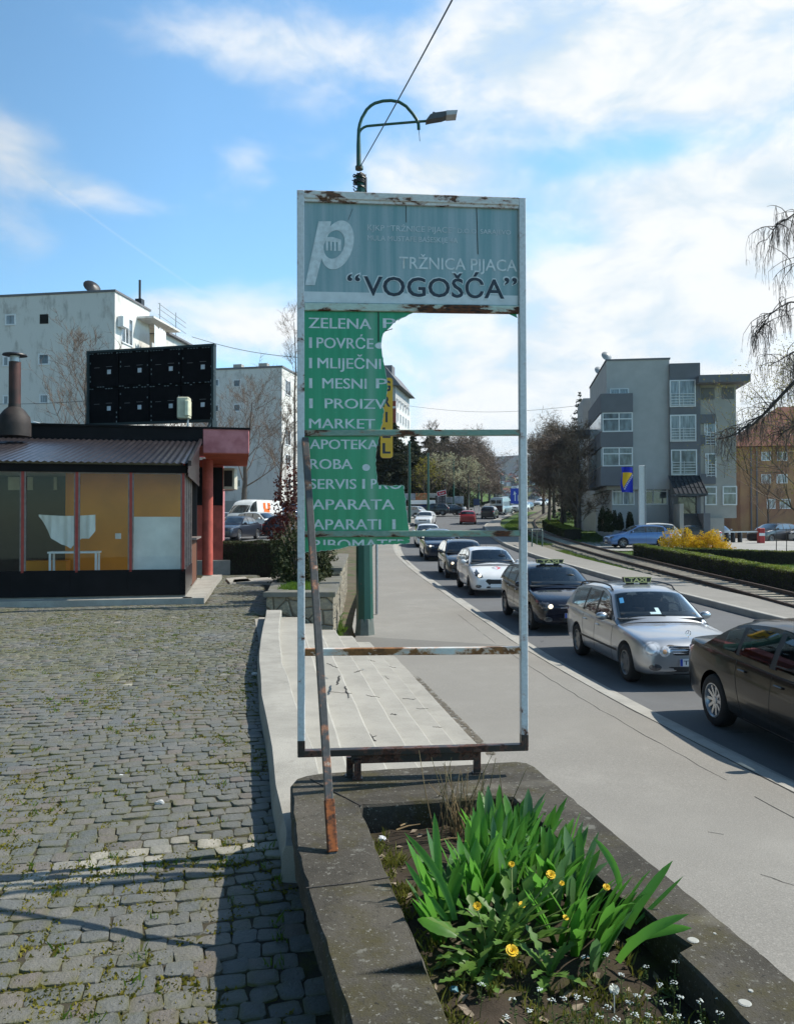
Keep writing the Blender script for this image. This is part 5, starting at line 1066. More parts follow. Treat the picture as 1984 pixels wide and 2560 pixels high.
# pylon with flag
py_ = at(1594, 1310, 56); pb = Vector((py_.x, 56, -.1)); pyl = thing('white_pylon', 'slender white rectangular pylon standing on the lawn before the grey building', 'pylon', pb, R(-8))
zt = at(1590, 1164, 56).z+.1; m = MB(); m.box((.24, 0, zt/2), (.40, .35, zt), bev=.02); m.build('shaft', M['white_plain'], pyl); m = MB(); m.box((.48, -.02, zt/2), (.05, .42, zt)); m.build('edge_trim', plain('pale_grey_trim', (.45, .46, .47), .5), pyl)
f0, f1 = at(1552, 1168, 55.8), at(1581, 1231, 55.8); fw, fh = f1.x-f0.x, f0.z-f1.z; fg = thing('flag', 'blue and yellow flag with white stars hanging from the pylon', 'flag', (f0.x, 55.8, f1.z))
def fpt(s, t_): return (s*fw+.05*math.sin(t_*7)*(1-s)+t_*-.0, .06*math.sin(s*7+t_*3), fh*(1-t_)+.03*math.sin(s*4)-.05*(1-s)*t_*0)
m = MB(); m.grid([[fpt(i/14, j/14) for i in range(15)] for j in range(15)]); m.build('cloth', plain('flag_blue', (.004, .018, .42), .7, var=.1), fg, smooth=180, fix=False)
m = MB(); rows = []
for j in range(13):
    t_ = .22+.62*j/12; s0, s1 = .06+.12*j/12, .98-.79*j/12; rows.append([(p[0], p[1]-.02, p[2]) for p in (fpt(s0+(s1-s0)*i/8, t_) for i in range(9))])
m.grid(rows); m.build('yellow_triangle', plain('flag_yellow', (.80, .46, .01), .7, var=.05), fg, smooth=180, fix=False)
for i in range(9):
    s, t_ = .95-.78*i/8.5, .27+.60*i/8.5; c_ = Vector(fpt(min(.97, s+.05), min(.97, t_+.04)))+Vector((0, -.03, 0)); m = MB(); m.add([c_+Vector((math.sin(k*math.pi/5)*(.075 if k % 2 == 0 else .03), 0, math.cos(k*math.pi/5)*(.075 if k % 2 == 0 else .03))) for k in range(10)], [tuple(range(10))]); m.build('star', M['white_plain'], fg, fix=False)
# orange apartment house
OB = Bld((32.6, 76, .1), R(-10)); ob = OB.root('orange_house', 'orange rendered apartment house with dark red hipped roof behind bare branches', 'building')
M['o_wall'] = plain('orange_render', (.36, .185, .12), .9, var=.15, scale=.5, c2=(.42, .26, .13)); M['tile'] = plain('red_roof_tiles', (.14, .045, .03), .9, var=.3, scale=2, stretch=(1, 1, 5))
oz = lambda cy: OB.hit(q6(1480, cy), y=0).z
ow = 22; ze = oz(845); m = MB(); m.box((ow/2, 6, ze/2-.7), (ow, 12, ze+1.4)); m.build('wall', M['o_wall'], ob); m = MB(); zr_ = oz(632); e = .8
m.add([(-e, -e, ze), (ow+e, -e, ze), (ow+e, 12+e, ze), (-e, 12+e, ze), (5, 6, zr_+1.5), (ow-5, 6, zr_+1.5)], [(0, 1, 5, 4), (1, 2, 5), (2, 3, 4, 5), (3, 0, 4), (3, 2, 1, 0)]); m.build('roof', M['tile'], ob)
for (c0, c1, r0, r1) in ((1478, 1530, 935, 885), (1582, 1640, 935, 885), (1478, 1530, 1085, 1035), (1580, 1640, 1085, 1035), (1515, 1560, 1255, 1200), (1600, 1660, 1255, 1200), (1480, 1520, 790, 755), (1600, 1640, 790, 750)):
    a, b = OB.hit(q6(c0, r0), y=0), OB.hit(q6(c1, r1), y=0); 
    if r1 < 845: continue
    window(ob, a.x, b.x, a.z, b.z, 0, 2, None, 'pane_curtain' if (c0+r0) % 3 else 'pane_dark', .08)
m = MB()
for cx in (1402, 1440): p = OB.hit(q6(cx, 900), y=0); m.tube([(p.x, -.1, -1), (p.x, -.1, ze)], .07, 6)
m.build('downpipe', M['g_dark'], ob)
# apartment blocks on the other side
M['a_wall'] = NT('stained_white_render'); t = M['a_wall']; v = t.vec(); f1 = t.noise(v, .22, 7, .65); f2 = t.noise(t.vec((1, 1, .35)), 1.3, 7, .7); f3 = t.noise(v, 18, 3)
col = t.mix(t.rng(f2, .50, .70), (.66, .645, .61), (.38, .36, .33)); col = t.mix(t.math('MULTIPLY', t.rng(f1, .58, .7), .6), col, (.30, .24, .20)); col = t.mix(t.math('MULTIPLY', t.rng(f3, .4, .6), .1), col, (.3, .3, .3)); t.set('Base Color', col); t.set('Roughness', .92); M['a_wall'] = t.m
M['opening_shade'] = plain('painted_opening_shade', (.008, .007, .006), .9)  # near-black colour stands for shade inside the open window and the stall
q3 = lambda x, y: (x/3.023, 700+y/3.023)
A0 = Vector((at(287, 900, 55).x, 55, .3)); AB = Bld(A0, R(-9)); ab = AB.root('apartment_block', 'stained white apartment block with small windows and laundry balcony behind the kiosk', 'building')
az_ = AB.hit(q3(868, 88), y=0).z; bxa = lambda *a, **k: bx_(*a, par=ab, **k)
bxa('wall', -16, 0, 0, 5.2, -1, az_, M['a_wall']); bxa('roof_edge', -16.1, .08, -.08, 5.3, az_, az_+.14, M['g_dark'])
for (c0, c1, r0, r1, pn) in ((52, 112, 335, 268, 'pane_curtain'), (304, 368, 332, 258, None), (302, 368, 634, 565, 'pane_grey'), (310, 362, 926, 872, 'pane_curtain'), (34, 62, 645, 585, 'pane_curtain'), (34, 62, 935, 880, 'pane_curtain')):
    a, b = AB.hit(q3(c0, r0), y=0), AB.hit(q3(c1, r1), y=0)
    if pn: window(ab, a.x, b.x, a.z, b.z, 0, 1, None, pn, .10)
    else: bxa('open_window', a.x, b.x, -.03, .05, a.z, b.z, M['opening_shade'])  # open window, its dark inside drawn as a flat panel
s0 = lambda p: AB.hit(q3(*p), x=0)
a, b = s0((920, 425)), s0((998, 300)); window(ab, a.y, b.y, a.z-.35, b.z-.1, 0, 3, None, 'pane_grey', .09, side=True)
p = s0((912, 325)); m = MB(); m.box((.25, p.y-.1, p.z), (.45, .8, .75), bev=.03); m.build('air_conditioner_box', M['white_plain'], ab)
a = s0((1045, 500)); b = s0((1250, 300)); ye = s0((1455, 480)).y
bxa('rear_wall', -10, -1.6, 5.2, ye, -1, az_-.5, M['a_wall']); bxa('rear_front', -1.6, 0, a.y+4.3, ye, -1, az_-1.1, M['a_wall']); m = MB(); m.prism([(a.y+4.2, az_-1.1), (ye+.3, az_-1.1), (ye+.3, az_-.95), (a.y+4.2, az_-.95)], -9, .35, 'x'); m.build('rear_roof', M['g_dark'], ab)
bxa('balcony_roof', -1.6, 1.3, a.y-.2, a.y+4.4, az_-1.05, az_-.9, M['a_wall']); bxa('balcony_floor', -1.6, 1.2, a.y-.2, a.y+4.2, az_-3.95, az_-3.75, M['a_wall']); bxa('balcony_parapet', 1.1, 1.2, a.y-.2, a.y+4.2, az_-3.75, az_-2.85, M['a_wall']); bxa('ochre_wall', -1.58, -1.5, a.y+2, a.y+4.2, az_-3.7, az_-1.1, plain('ochre_wall', (.50, .28, .04), .9))
m = MB(); m.grid([[(1.22+.04*math.sin(i*1.3), a.y+.1+i*.14, az_-1.45-(.1*(i % 3) if j == 0 else 0)-j*.42) for i in range(15)] for j in range(6)]); la2 = m.build('laundry', M['white_plain'], None, smooth=180, fix=False); la2.matrix_world = AB.M; tag(la2, 'white laundry sheet hanging on the apartment block balcony', 'laundry')
p = AB.hit(q3(700, 48), y=1); m = MB(); m.lathe([(0, .16), (.4, .08), (.62, -.08), (.4, .04), (0, .12)], 14, M=Matrix.Translation(p) @ Euler((R(60), 0, .9)).to_matrix().to_4x4()); m.tube([p-Vector((0, 0, .7)), p], .05, 5); m.build('satellite_dish', M['black_plastic'], ab, smooth=50)
p = AB.hit(q3(1086, 150), y=4.6); m = MB(); m.tube([(p.x-.3, 4.6, az_), (p.x-.3, 4.6, az_+2.2)], .09, 6); m.box((p.x-.3, 4.6, az_+.5), (.5, .5, .5)); m.build('chimney', M['black_plastic'], ab)
p = AB.hit(q3(85, 108), y=1); m = MB(); m.box((p.x, 2, az_+.3), (1.8, 1.2, .6)); m.build('roof_hatch', M['g_dark'], ab)
m = MB(); 
for yy in (9, 12): m.tube([(-1, yy, az_-1), (-1, yy, az_+1.7)], .035, 4)
for zz in (.7, 1.2, 1.6): m.tube([(-1, 8.7, az_+zz), (-1, 14, az_+zz-.3)], .025, 4)
m.build('antenna', M['steel'], ab)
q1 = lambda x, y: (x/2.228, 650+y/2.228)
B0 = Vector((at(*q1(1570, 900), 89).x, 89, 1.5)); BB = Bld(B0, R(-12)); bb = BB.root('apartment_block', 'farther grey white apartment block with bare trees before it, beyond the parked cars', 'building')
bz = BB.hit(q1(1570, 598), y=0).z; bxb = lambda *a, **k: bx_(*a, par=bb, **k)
bxb('wall', -14, 0, 0, 6, -2, bz, M['a_wall']); bxb('roof_edge', -14.1, .1, -.1, 6.1, bz, bz+.2, M['g_dark']); bxb('plinth', -14.02, .05, -.05, 6, -2, BB.hit(q1(1500, 1340), y=0).z, M['g_beige']); bxb('rear_wall', -8, 1.6, 6.1, 18, -2, bz-1.6, M['a_wall'])
for (c0, c1, r0, r1) in ((1304, 1336, 704, 670), (1306, 1336, 840, 806), (1194, 1216, 700, 668), (1312, 1338, 1262, 1226), (1194, 1216, 842, 810)):
    a, b = BB.hit(q1(c0, r0), y=0), BB.hit(q1(c1, r1), y=0); window(bb, a.x, b.x, a.z, b.z, 0, 1, None, 'pane_dark' if c0 == 1194 and r0 > 800 else 'pane_grey', .12)
for (r0, r1) in ((745, 680), (1025, 955), (1140, 1090), (1270, 1225)):
    a, b = BB.hit(q1(1590, r0), x=0), BB.hit(q1(1612, r1), x=0); window(bb, a.y, max(b.y, a.y+1.5), a.z, b.z, 0, 2, None, 'pane_dark', .1, side=True)
for i, px in enumerate((1320, 1462)): p = BB.hit(q1(px, 590), y=1); m = MB(); m.box((p.x, 1.5, bz+.4), (1.0, .8, .8)); m.build('chimney', M['g_beige'], bb)
m = MB(); m.box((1.2, 6.6, 4), (.8, 1.0, 22)); m.build('balcony_stack', plain('brown_grey_boards', (.12, .10, .09), .9, var=.3), bb)
# tower block in the distance
C0 = Vector((at(988, 1100, 162).x, 162, 3)); CB = Bld(C0, R(-11)); cbk = CB.root('tower_block', 'distant red brick and white tower block with dark overhanging roof', 'building')
qc = lambda x, y: (950+x/3.762, 900+y/3.762); cz0 = CB.hit(qc(150, 245), y=0).z; M['brick'] = plain('brick_red', (.22, .05, .035), .9); bxc = lambda *a, **k: bx_(*a, par=cbk, **k)
bxc('brick_wall', -13, 0, 0, 16, -3, cz0-3, M['brick']); bxc('side_wall', -.05, .14, .3, 16.5, -3, cz0-3, plain('white_render', (.62, .61, .60), .9)); bxc('attic', -13, 0, .05, 16, cz0-3, cz0, plain('pale_attic', (.40, .40, .40), .9)); m = MB(); m.prism([(-14, cz0), (1.2, cz0), (-2.0, cz0+4), (-11, cz0+4)], -1, 17, 'y'); m.box((-3, 3, cz0+3.4), (4, 3, 2.4)); m.build('roof', M['g_dark'], cbk)
for r0, r1 in ((462, 385), (595, 515)):
    for k in range(5): window(cbk, .9+k*3.1, 2.3+k*3.1, CB.hit(qc(190, r0), x=.14).z, CB.hit(qc(190, r1), x=.14).z, .14, 2, None, 'pane_grey', .1, side=True)
for zz in (4.5, 9.5, 14): bxc('floor_band', -13.02, .02, -.05, 0, cz0-zz, cz0-zz+.4, plain('white_band', (.6, .6, .6), .9))
# ------------------------------------------------------------------ railway, far kerb side
tk = thing('railway_track', 'single rusty railway track on weathered sleepers with grass between, beside the road', 'railway', (11.8, 45, 0))
M['rail'] = plain('rusty_rail', (.055, .032, .022), .7, var=.3, scale=6); M['sleeper'] = plain('weathered_sleeper', (.30, .27, .22), .9, var=.35, scale=5, stretch=(.4, 4, 1))
for s_ in (-.72, .72):
    m = MB(); rows = []; y = -4.0
    while y < 230:
        x = TC(y)+s_-11.8; z = zr(y)+.09; rows.append([(x-.065, y-45, z), (x-.02, y-45, z+.03), (x-.02, y-45, z+.10), (x-.036, y-45, z+.105), (x-.036, y-45, z+.15), (x+.036, y-45, z+.15), (x+.036, y-45, z+.105), (x+.02, y-45, z+.10), (x+.02, y-45, z+.03), (x+.065, y-45, z)]); y += 1.5
    m.grid(rows); m.build('rail', M['rail'], tk)
rr = random.Random(4); slm = []
for q in range(4):
    m = MB(); m.box((0, 0, 0), (2.5*rr.uniform(.94, 1.03), .24*rr.uniform(.85, 1.1), .16), bev=.02); slm.append(m.mesh('sleeper', M['sleeper']))
for i in range(95):
    y = 15+i*.62; mk('sleeper', slm[i % 4], tk, (TC(y)-11.8+rr.uniform(-.06, .06), y-45, zr(y)+.03), (0, 0, rr.uniform(-.03, .03)))
m = MB(); pk = [(13.0, 49.3), (16.5, 50.2), (60, 50.2), (60, 58.5), (24, 58.5), (13.2, 57)]
ribbon('parking_area', lambda y: 13.4, lambda y: 62, lambda y: hgt(20, y)-.02 if y > 47 else hgt(20, y)-.02, 50.2, 75, M['parking'], n=12)
ribbon('lawn', lambda y: TC(y)+1.3, lambda y: 70, lambda y: hgt(19, y)-.06, 18, 50.2, M['grass_base'], n=20)
ribbon('lawn_bank', lambda y: TC(y)+1.6, lambda y: TC(y)+10, lambda y: zr(y)-.05, 60, 125, M['grass_base'], n=5)
ribbon('track_verge', lambda y: KR(y)+.18+float(np.interp(y, [0, 25, 60, 80, 95], [1.5, 1.6, 1.9, 1.5, .6])), lambda y: TC(y)-1.2 if TC(y)-1.2 > KR(y)+2.2 else KR(y)+2.2, lambda y: zr(y)+.02, 56, 125, M['grass_base'], n=2)
ribbon('car_park', lambda y: -75, lambda y: -5.2-.045*(y-30) if y < 95 else -8, lambda y: zl(y)+.01, 31, 88, M['road'], n=8)
ribbon('bank', lambda y: -9, lambda y: SL(y)-.02, lambda y: zr(y)+.10, 60, 100, M['grass_base'], n=5)
ribbon('forecourt', lambda y: SL(y)-6, lambda y: SL(y)+.05, lambda y: zr(y)+.14, 92, 122, M['parking'], n=3)
# ------------------------------------------------------------------ cars
def car_paint(name, c, metal=.25, rough=.38, coat=1.0):
    t = NT(name); v = t.vec(); f = t.noise(v, 3, 5); d = t.noise(v, 1.2, 4); sz = t.n('ShaderNodeSeparateXYZ'); t.l(t.tc.outputs['Object'], sz.inputs[0])
    dust = t.math('MULTIPLY', t.rng(sz.outputs[2], .6, .2), t.rng(d, .2, .8, .03, .16)); col = t.mix(t.rng(f, .3, .7), mul(c, .94), mul(c, 1.06)); t.set('Base Color', t.mix(dust, col, (.13, .115, .095)))
    t.set('Roughness', rough); t.set('Metallic', metal); t.b.inputs['Coat Weight'].default_value = coat; t.b.inputs['Coat Roughness'].default_value = .04; t.b.inputs['Specular IOR Level'].default_value = .3; return t.m
def car_glass():
    t = NT('car_glass'); v = t.vec(); f = t.noise(v, 1.9, 4, .5); t.set('Base Color', t.mix(t.rng(f, .35, .7), (.006, .008, .010), (.05, .065, .075))); t.set('Roughness', .03); t.b.inputs['Specular IOR Level'].default_value = 1.0; t.b.inputs['Coat Weight'].default_value = 1.0; t.b.inputs['Coat Roughness'].default_value = .02; return t.m  # paler patches in the base colour imitate cloud reflections
M['car_glass'] = car_glass(); M['car_glass_clear'] = glass_mat('clear_car_glass', (.42, .47, .48), 1.1, 1.0); M['cabin_grey'] = plain('grey_cabin_fabric', (.055, .055, .058), .85, var=.2, scale=9); M['trim'] = plain('black_trim', (.012, .012, .013), .5, var=.2, scale=20); M['alloy'] = plain('alloy_wheel', (.50, .51, .53), .3, metal=.7, var=.1, scale=9); M['alloy_dull'] = plain('dull_wheel', (.22, .225, .235), .4, metal=.6, var=.15, scale=9)
M['lamp_clear'] = plain('clear_lamp_lens', (.50, .52, .55), .08, metal=.15, var=.35, scale=16, coat=1); M['reflector'] = plain('lamp_reflector', (.85, .86, .88), .1, metal=.3, var=.1, scale=20, coat=1); M['lamp_dark'] = plain('smoked_lamp_lens', (.10, .105, .115), .06, metal=.4, var=.5, scale=14, coat=1); M['lamp_red'] = plain('red_lamp_lens', (.42, .012, .015), .12, var=.2, scale=16, coat=1); M['amber'] = plain('amber_lamp', (.60, .33, .16), .15, coat=1)
M['chrome'] = plain('chrome', (.75, .76, .78), .12, metal=1, var=.03); M['plate'] = plain('plate_white', (.66, .68, .70), .5, var=.04); M['eu_blue'] = plain('plate_blue', (.01, .04, .30), .5)
t = NT('lit_headlamp'); t.set('Base Color', (.9, .85, .7)); t.b.inputs['Emission Color'].default_value = (1, .82, .52, 1); t.b.inputs['Emission Strength'].default_value = 1.1; M['lamp_lit'] = t.m
def ext(seq, t_): return float(np.interp(t_, [p[0] for p in seq], [p[1] for p in seq]))
SHAPES = {
 'hatch': dict(L=4.20, W=1.76, H=1.48, wb=2.58, fo=.86, r=.315, top=[(0, .62), (.02, .72), (.06, .80), (.16, .90), (.27, .965), (.5, .975), (.85, 1.02), (.96, 1.0), (.985, .96), (1, .88)], gh=[(.235, .955), (.45, 1.41), (.52, 1.465), (.66, 1.48), (.80, 1.455), (.875, 1.40), (.965, 1.03), (.975, .99)], side=[(.345, .555), (.575, .74), (.755, .85)]),
 'mini': dict(L=3.97, W=1.72, H=1.49, wb=2.49, fo=.80, r=.30, top=[(0, .56), (.02, .68), (.06, .78), (.15, .90), (.26, .99), (.5, 1.0), (.85, 1.06), (.96, 1.02), (.985, .97), (1, .88)], gh=[(.20, .975), (.44, 1.43), (.52, 1.48), (.64, 1.49), (.80, 1.45), (.875, 1.39), (.965, 1.06), (.975, 1.0)], side=[(.32, .55), (.57, .74), (.755, .83)]),
 'wagon': dict(L=4.55, W=1.74, H=1.48, wb=2.715, fo=.80, r=.315, top=[(0, .60), (.015, .69), (.05, .77), (.15, .85), (.28, .915), (.5, .93), (.85, .98), (.97, .97), (.99, .93), (1, .86)], gh=[(.262, .91), (.44, 1.40), (.51, 1.465), (.62, 1.48), (.78, 1.46), (.885, 1.40), (.965, 1.02), (.975, .98)], side=[(.365, .52), (.54, .685), (.70, .87)]),
 'sedan': dict(L=4.84, W=1.83, H=1.46, wb=2.84, fo=1.03, r=.335, top=[(0, .60), (.015, .70), (.05, .79), (.15, .87), (.27, .94), (.5, .965), (.80, 1.03), (.90, 1.05), (.97, 1.055), (.988, 1.03), (1, .92)], gh=[(.245, .935), (.42, 1.38), (.50, 1.45), (.58, 1.46), (.68, 1.43), (.745, 1.37), (.865, 1.075), (.885, 1.04)], side=[(.335, .505), (.525, .67), (.685, .755)]),
 'suv': dict(L=4.45, W=1.80, H=1.60, wb=2.68, fo=.86, r=.345, top=[(0, .70), (.02, .84), (.06, .93), (.16, 1.02), (.26, 1.07), (.5, 1.08), (.85, 1.12), (.96, 1.1), (.985, 1.06), (1, .96)], gh=[(.225, 1.06), (.42, 1.52), (.50, 1.58), (.64, 1.60), (.80, 1.575), (.885, 1.51), (.97, 1.12), (.98, 1.08)], side=[(.335, .53), (.55, .725), (.745, .87)]),
 'van': dict(L=5.4, W=2.0, H=2.45, wb=3.3, fo=.95, r=.34, top=[(0, .75), (.015, .9), (.05, 1.02), (.12, 1.16), (.2, 1.25), (.5, 1.25), (.9, 1.25), (.985, 1.25), (1, 1.2)], gh=[(.13, 1.2), (.26, 2.05), (.31, 2.32), (.40, 2.44), (.6, 2.45), (.9, 2.44), (.97, 2.38), (.99, 1.3)], side=[(.245, .37)]),
}
WF = [(0, .74), (.008, .83), (.03, .92), (.08, .972), (.17, 1.0), (.5, 1.0), (.84, .99), (.93, .965), (.975, .92), (.993, .86), (1, .80)]
class Car:
    def __init__(s, kind_, name):
        s.sp = SHAPES[kind_]; s.kind = kind_; s.name = name; sp = s.sp; L = sp['L']; s.Y = lambda t_: L/2 - t_*L
        s.hw = sp['W']/2; s.zb0 = .20
        ts = [0, .008, .022, .05, .09, .14, .2, .27, .36, .46, .56, .66, .76, .84, .90, .94, .965, .985, .994, 1]
        m = MB(); rows = []
        for t_ in ts:
            w = s.hw*ext(WF, t_); zt = ext(sp['top'], t_); zb = ext([(0, .30), (.02, .22), (.08, .19), (.9, .20), (.97, .26), (1, .34)], t_); h = zt-zb; y = s.Y(t_)
            half = [(0, zb), (.55*w, zb), (.90*w, zb+.01), (.972*w, zb+.10*h), (.998*w, zb+.34*h), (1.0*w, zb+.56*h), (.985*w, zb+.70*h), (.972*w, zb+.82*h), (.945*w, zt-.035), (.90*w, zt-.006), (.55*w, zt+.022), (0, zt+.03)]
            rows.append([(x, y, z) for x, z in half] + [(-x, y, z) for x, z in half[-2:0:-1]])
        m.grid(rows, close=True); n = len(rows[0]); h = n//2
        for r_, flip in ((0, 0), (len(rows)-1, 1)):
            b = r_*n
            for j in range(h):
                a_, b_, c_, d_ = b+j, b+j+1, b+(n-j-1) % n, b+(n-j) % n
                f = [q for i, q in enumerate((a_, b_, c_, d_)) if q not in (a_, b_, c_, d_)[:i]]; m.f.append(tuple(f)); m.m.append(0)
        me = m.mesh('tmp', [M['trim']], None); o = mk('tmp', me); md = o.modifiers.new('s', 'SUBSURF'); md.levels = 2; md.render_levels = 2
        cut = MB(); s.axy = (L/2-sp['fo'], L/2-sp['fo']-sp['wb']); R_ = sp['r']+.05
        for ay in s.axy:
            for sd in (-1, 1): cut.lathe([(R_, -.5), (R_, .5)], 28, 0, Matrix.Translation((sd*(s.hw+.21), ay, sp['r']+.005)) @ Matrix.Rotation(math.pi/2, 4, 'Y'))
        co = cut.build('tmpc', [M['rubber']]); bo = o.modifiers.new('b', 'BOOLEAN'); bo.object = co; bo.operation = 'DIFFERENCE'; bo.solver = 'EXACT'; bo.material_mode = 'TRANSFER'
        dg = bpy.context.evaluated_depsgraph_get(); s.body = bpy.data.meshes.new_from_object(o.evaluated_get(dg)); s.body.name = 'body'
        o.modifiers.remove(bo); dg.update(); dg = bpy.context.evaluated_depsgraph_get(); ev = o.evaluated_get(dg); mm = ev.to_mesh(); s.bvh = BVHTree.FromPolygons([v_.co.copy() for v_ in mm.vertices], [tuple(p.vertices) for p in mm.polygons]); ev.to_mesh_clear()
        bpy.data.objects.remove(o); bpy.data.objects.remove(co)
        s.body.polygons.foreach_set('use_smooth', [True]*len(s.body.polygons)); s.body.set_sharp_from_angle(angle=R(38))
        # greenhouse
        g = sp['gh']; s.t0, s.t1 = g[0][0], g[-1][0]; N = 48; tt = np.linspace(s.t0, s.t1, N); zz = np.interp(tt, [p[0] for p in g], [p[1] for p in g])
        for _ in range(2): zz[1:-1] = (zz[:-2]+2*zz[1:-1]+zz[2:])/4
        s.tt, s.zz = tt, zz; s.zr = sp['H']
    def zt(s, t_): return float(np.interp(t_, s.tt, s.zz))
    def belt(s, t_): return ext(s.sp['top'], t_) - .01
    def w(s, t_, z):
        b = ext(s.sp['top'], min(max(t_, .3), .85)); k = max(0, (z-b)/(s.zr-b)); return s.hw*(.945 - (.23 if s.kind != 'van' else .10)*k**1.25)
    def T(s, t_, u, off=0):
        z = s.zt(t_); c = .09 if t_ < .5 else -.06; f = max(0, 1-abs((t_-s.t0)/(.25)) if t_ < .5 else 1-abs((s.t1-t_)/.2))
        p = Vector((s.w(t_, z)*u, s.Y(t_) - c*u*u*f, z + .035*(1-u*u) - .045*abs(u)**7))
        if off:
            e = .004; a = s.T(t_+e, u)-s.T(t_-e, u); b = s.T(t_, min(1, u+.02))-s.T(t_, max(-1, u-.02)); nrm = b.cross(a).normalized()
            if nrm.z < 0: nrm = -nrm
            p = p+nrm*off
        return p
    def S(s, t_, z, sd, off=0): return Vector((sd*(s.w(t_, z)+off), s.Y(t_), z))
    def cabin(s, see=False):
        g = s.sp['gh']; us = np.linspace(-1, 1, 17); m = MB(); m.grid([[s.T(t_, u) for u in us] for t_ in s.tt])
        if see:
            keep = []
            for q, f in enumerate(m.f):
                i, j = divmod(q, 16); t_ = (s.tt[i]+s.tt[i+1])/2; um = max(abs(us[j]), abs(us[j+1]))
                if um < .88 and (g[0][0]+.036 < t_ < g[1][0]-.014 or g[-3][0]+.02 < t_ < g[-2][0]-.016): continue
                keep.append(f)
            m.f = keep; m.m = [0]*len(keep)
        for sd in (-1, 1):
            rows = []
            for t_ in s.tt:
                zt = s.T(t_, sd).z; zb = min(s.belt(t_)-.03, zt-.001); e = s.T(t_, sd)
                col = [s.S(t_, zb+(zt-zb)*k/6, sd) for k in range(7)]; dy = e.y-col[-1].y
                for k in range(7): col[k].y += dy*(k/6)
                rows.append(col)
            n0 = len(m.f); m.grid(rows)
            if see:
                keep = m.f[:n0]
                for q, f in enumerate(m.f[n0:]):
                    i, k = divmod(q, 6); t_ = (s.tt[i]+s.tt[i+1])/2
                    if 1 <= k <= 4 and s.zt(t_)-s.belt(t_) > .20 and any(a+.008 < t_ < b-.008 for a, b in s.sp['side']): continue
                    keep.append(f)
                m.f = keep; m.m = [0]*len(keep)
        bm = bmesh.new(); me = m.mesh('cabin', [M['trim']], None, fix=False); bm.from_mesh(me); bmesh.ops.remove_doubles(bm, verts=bm.verts, dist=.0006); bmesh.ops.recalc_face_normals(bm, faces=bm.faces); bm.to_mesh(me); bm.free(); me.polygons.foreach_set('use_smooth', [True]*len(me.polygons)); me.set_sharp_from_angle(angle=R(45)); return me
    def screen(s, t0, t1, um, off=.006):
        m = MB(); m.grid([[s.T(t0+(t1-t0)*i/12, um(i/12)*k/8, off) for k in range(-8, 9)] for i in range(13)]); return m
    def dlo(s, ta, tb, sd, off, zlo=.035, zhi=.045):
        m = MB(); rows = []; n = max(6, int((tb-ta)*60))
        for i in range(n+1):
            t_ = ta+(tb-ta)*i/n; zt = s.T(t_, 1).z-zhi; zb = s.belt(t_)+zlo; zt = max(zt, zb+.002)
            rows.append([s.S(t_, zb+(zt-zb)*k/5, sd, off) for k in range(6)])
        m.grid(rows); return m
    def cast(s, o, d):
        h = s.bvh.ray_cast(Vector(o), Vector(d).normalized()); return (h[0], h[1]) if h[0] is not None else (None, None)
    def patch(s, c, yaw, poly, off=(.004, .012), rings=4, side=0):
        """star-shaped outline laid on the body, seen along a level direction; yaw 0 looks at the nose, 180 at the tail, 90 at the +x flank"""
        c = Vector(c)
        if abs(c.y) < 1e-6 and abs(yaw) < 60: c.y = s.sp['L']/2-.18
        elif abs(c.y) < 1e-6 and abs(yaw) > 120: c.y = -s.sp['L']/2+.18
        a = R(yaw); d = Vector((-math.sin(a), -math.cos(a), 0)); u = Vector((math.cos(a), -math.sin(a), 0)); cx, cz = np.mean([p[0] for p in poly]), np.mean([p[1] for p in poly]); pts = []
        n = len(poly)
        for k in range(rings+1):
            f = 1-k/rings
            for (px, pz) in (poly if k < rings else [(cx, cz)]):
                q = Vector(c)+u*(cx+(px-cx)*f)+Vector((0, 0, cz+(pz-cz)*f)); h, nn = s.cast(q-d*4, d)
                if h is None: h, nn = q, -d
                pts.append(h - d*(off[0]+(off[1]-off[0])*min(1, k/1.5)))
        m = MB(); fs = [(k*n+i, k*n+(i+1) % n, (k+1)*n+(i+1) % n, (k+1)*n+i) for k in range(rings-1) for i in range(n)] + [((rings-1)*n+i, (rings-1)*n+(i+1) % n, rings*n) for i in range(n)]; m.add(pts, fs); return m
    def seam(s, pts, sd, r_=.004):
        out = []
        for (t_, z) in pts:
            y = s.Y(t_)
            if z < ext(s.sp['top'], t_)-.03:
                h, nn = s.cast((sd*3, y, z), (-sd, 0, 0))
                if h is not None: out.append(h)
            elif out: pass
        m = MB()
        if len(out) > 1: m.tube(out, r_, 4)
        return m
def dense2(pts, n=10): return [(a[0]+(b[0]-a[0])*i/n, a[1]+(b[1]-a[1])*i/n) for a, b in zip(pts, pts[1:]) for i in range(n)]+[pts[-1]]
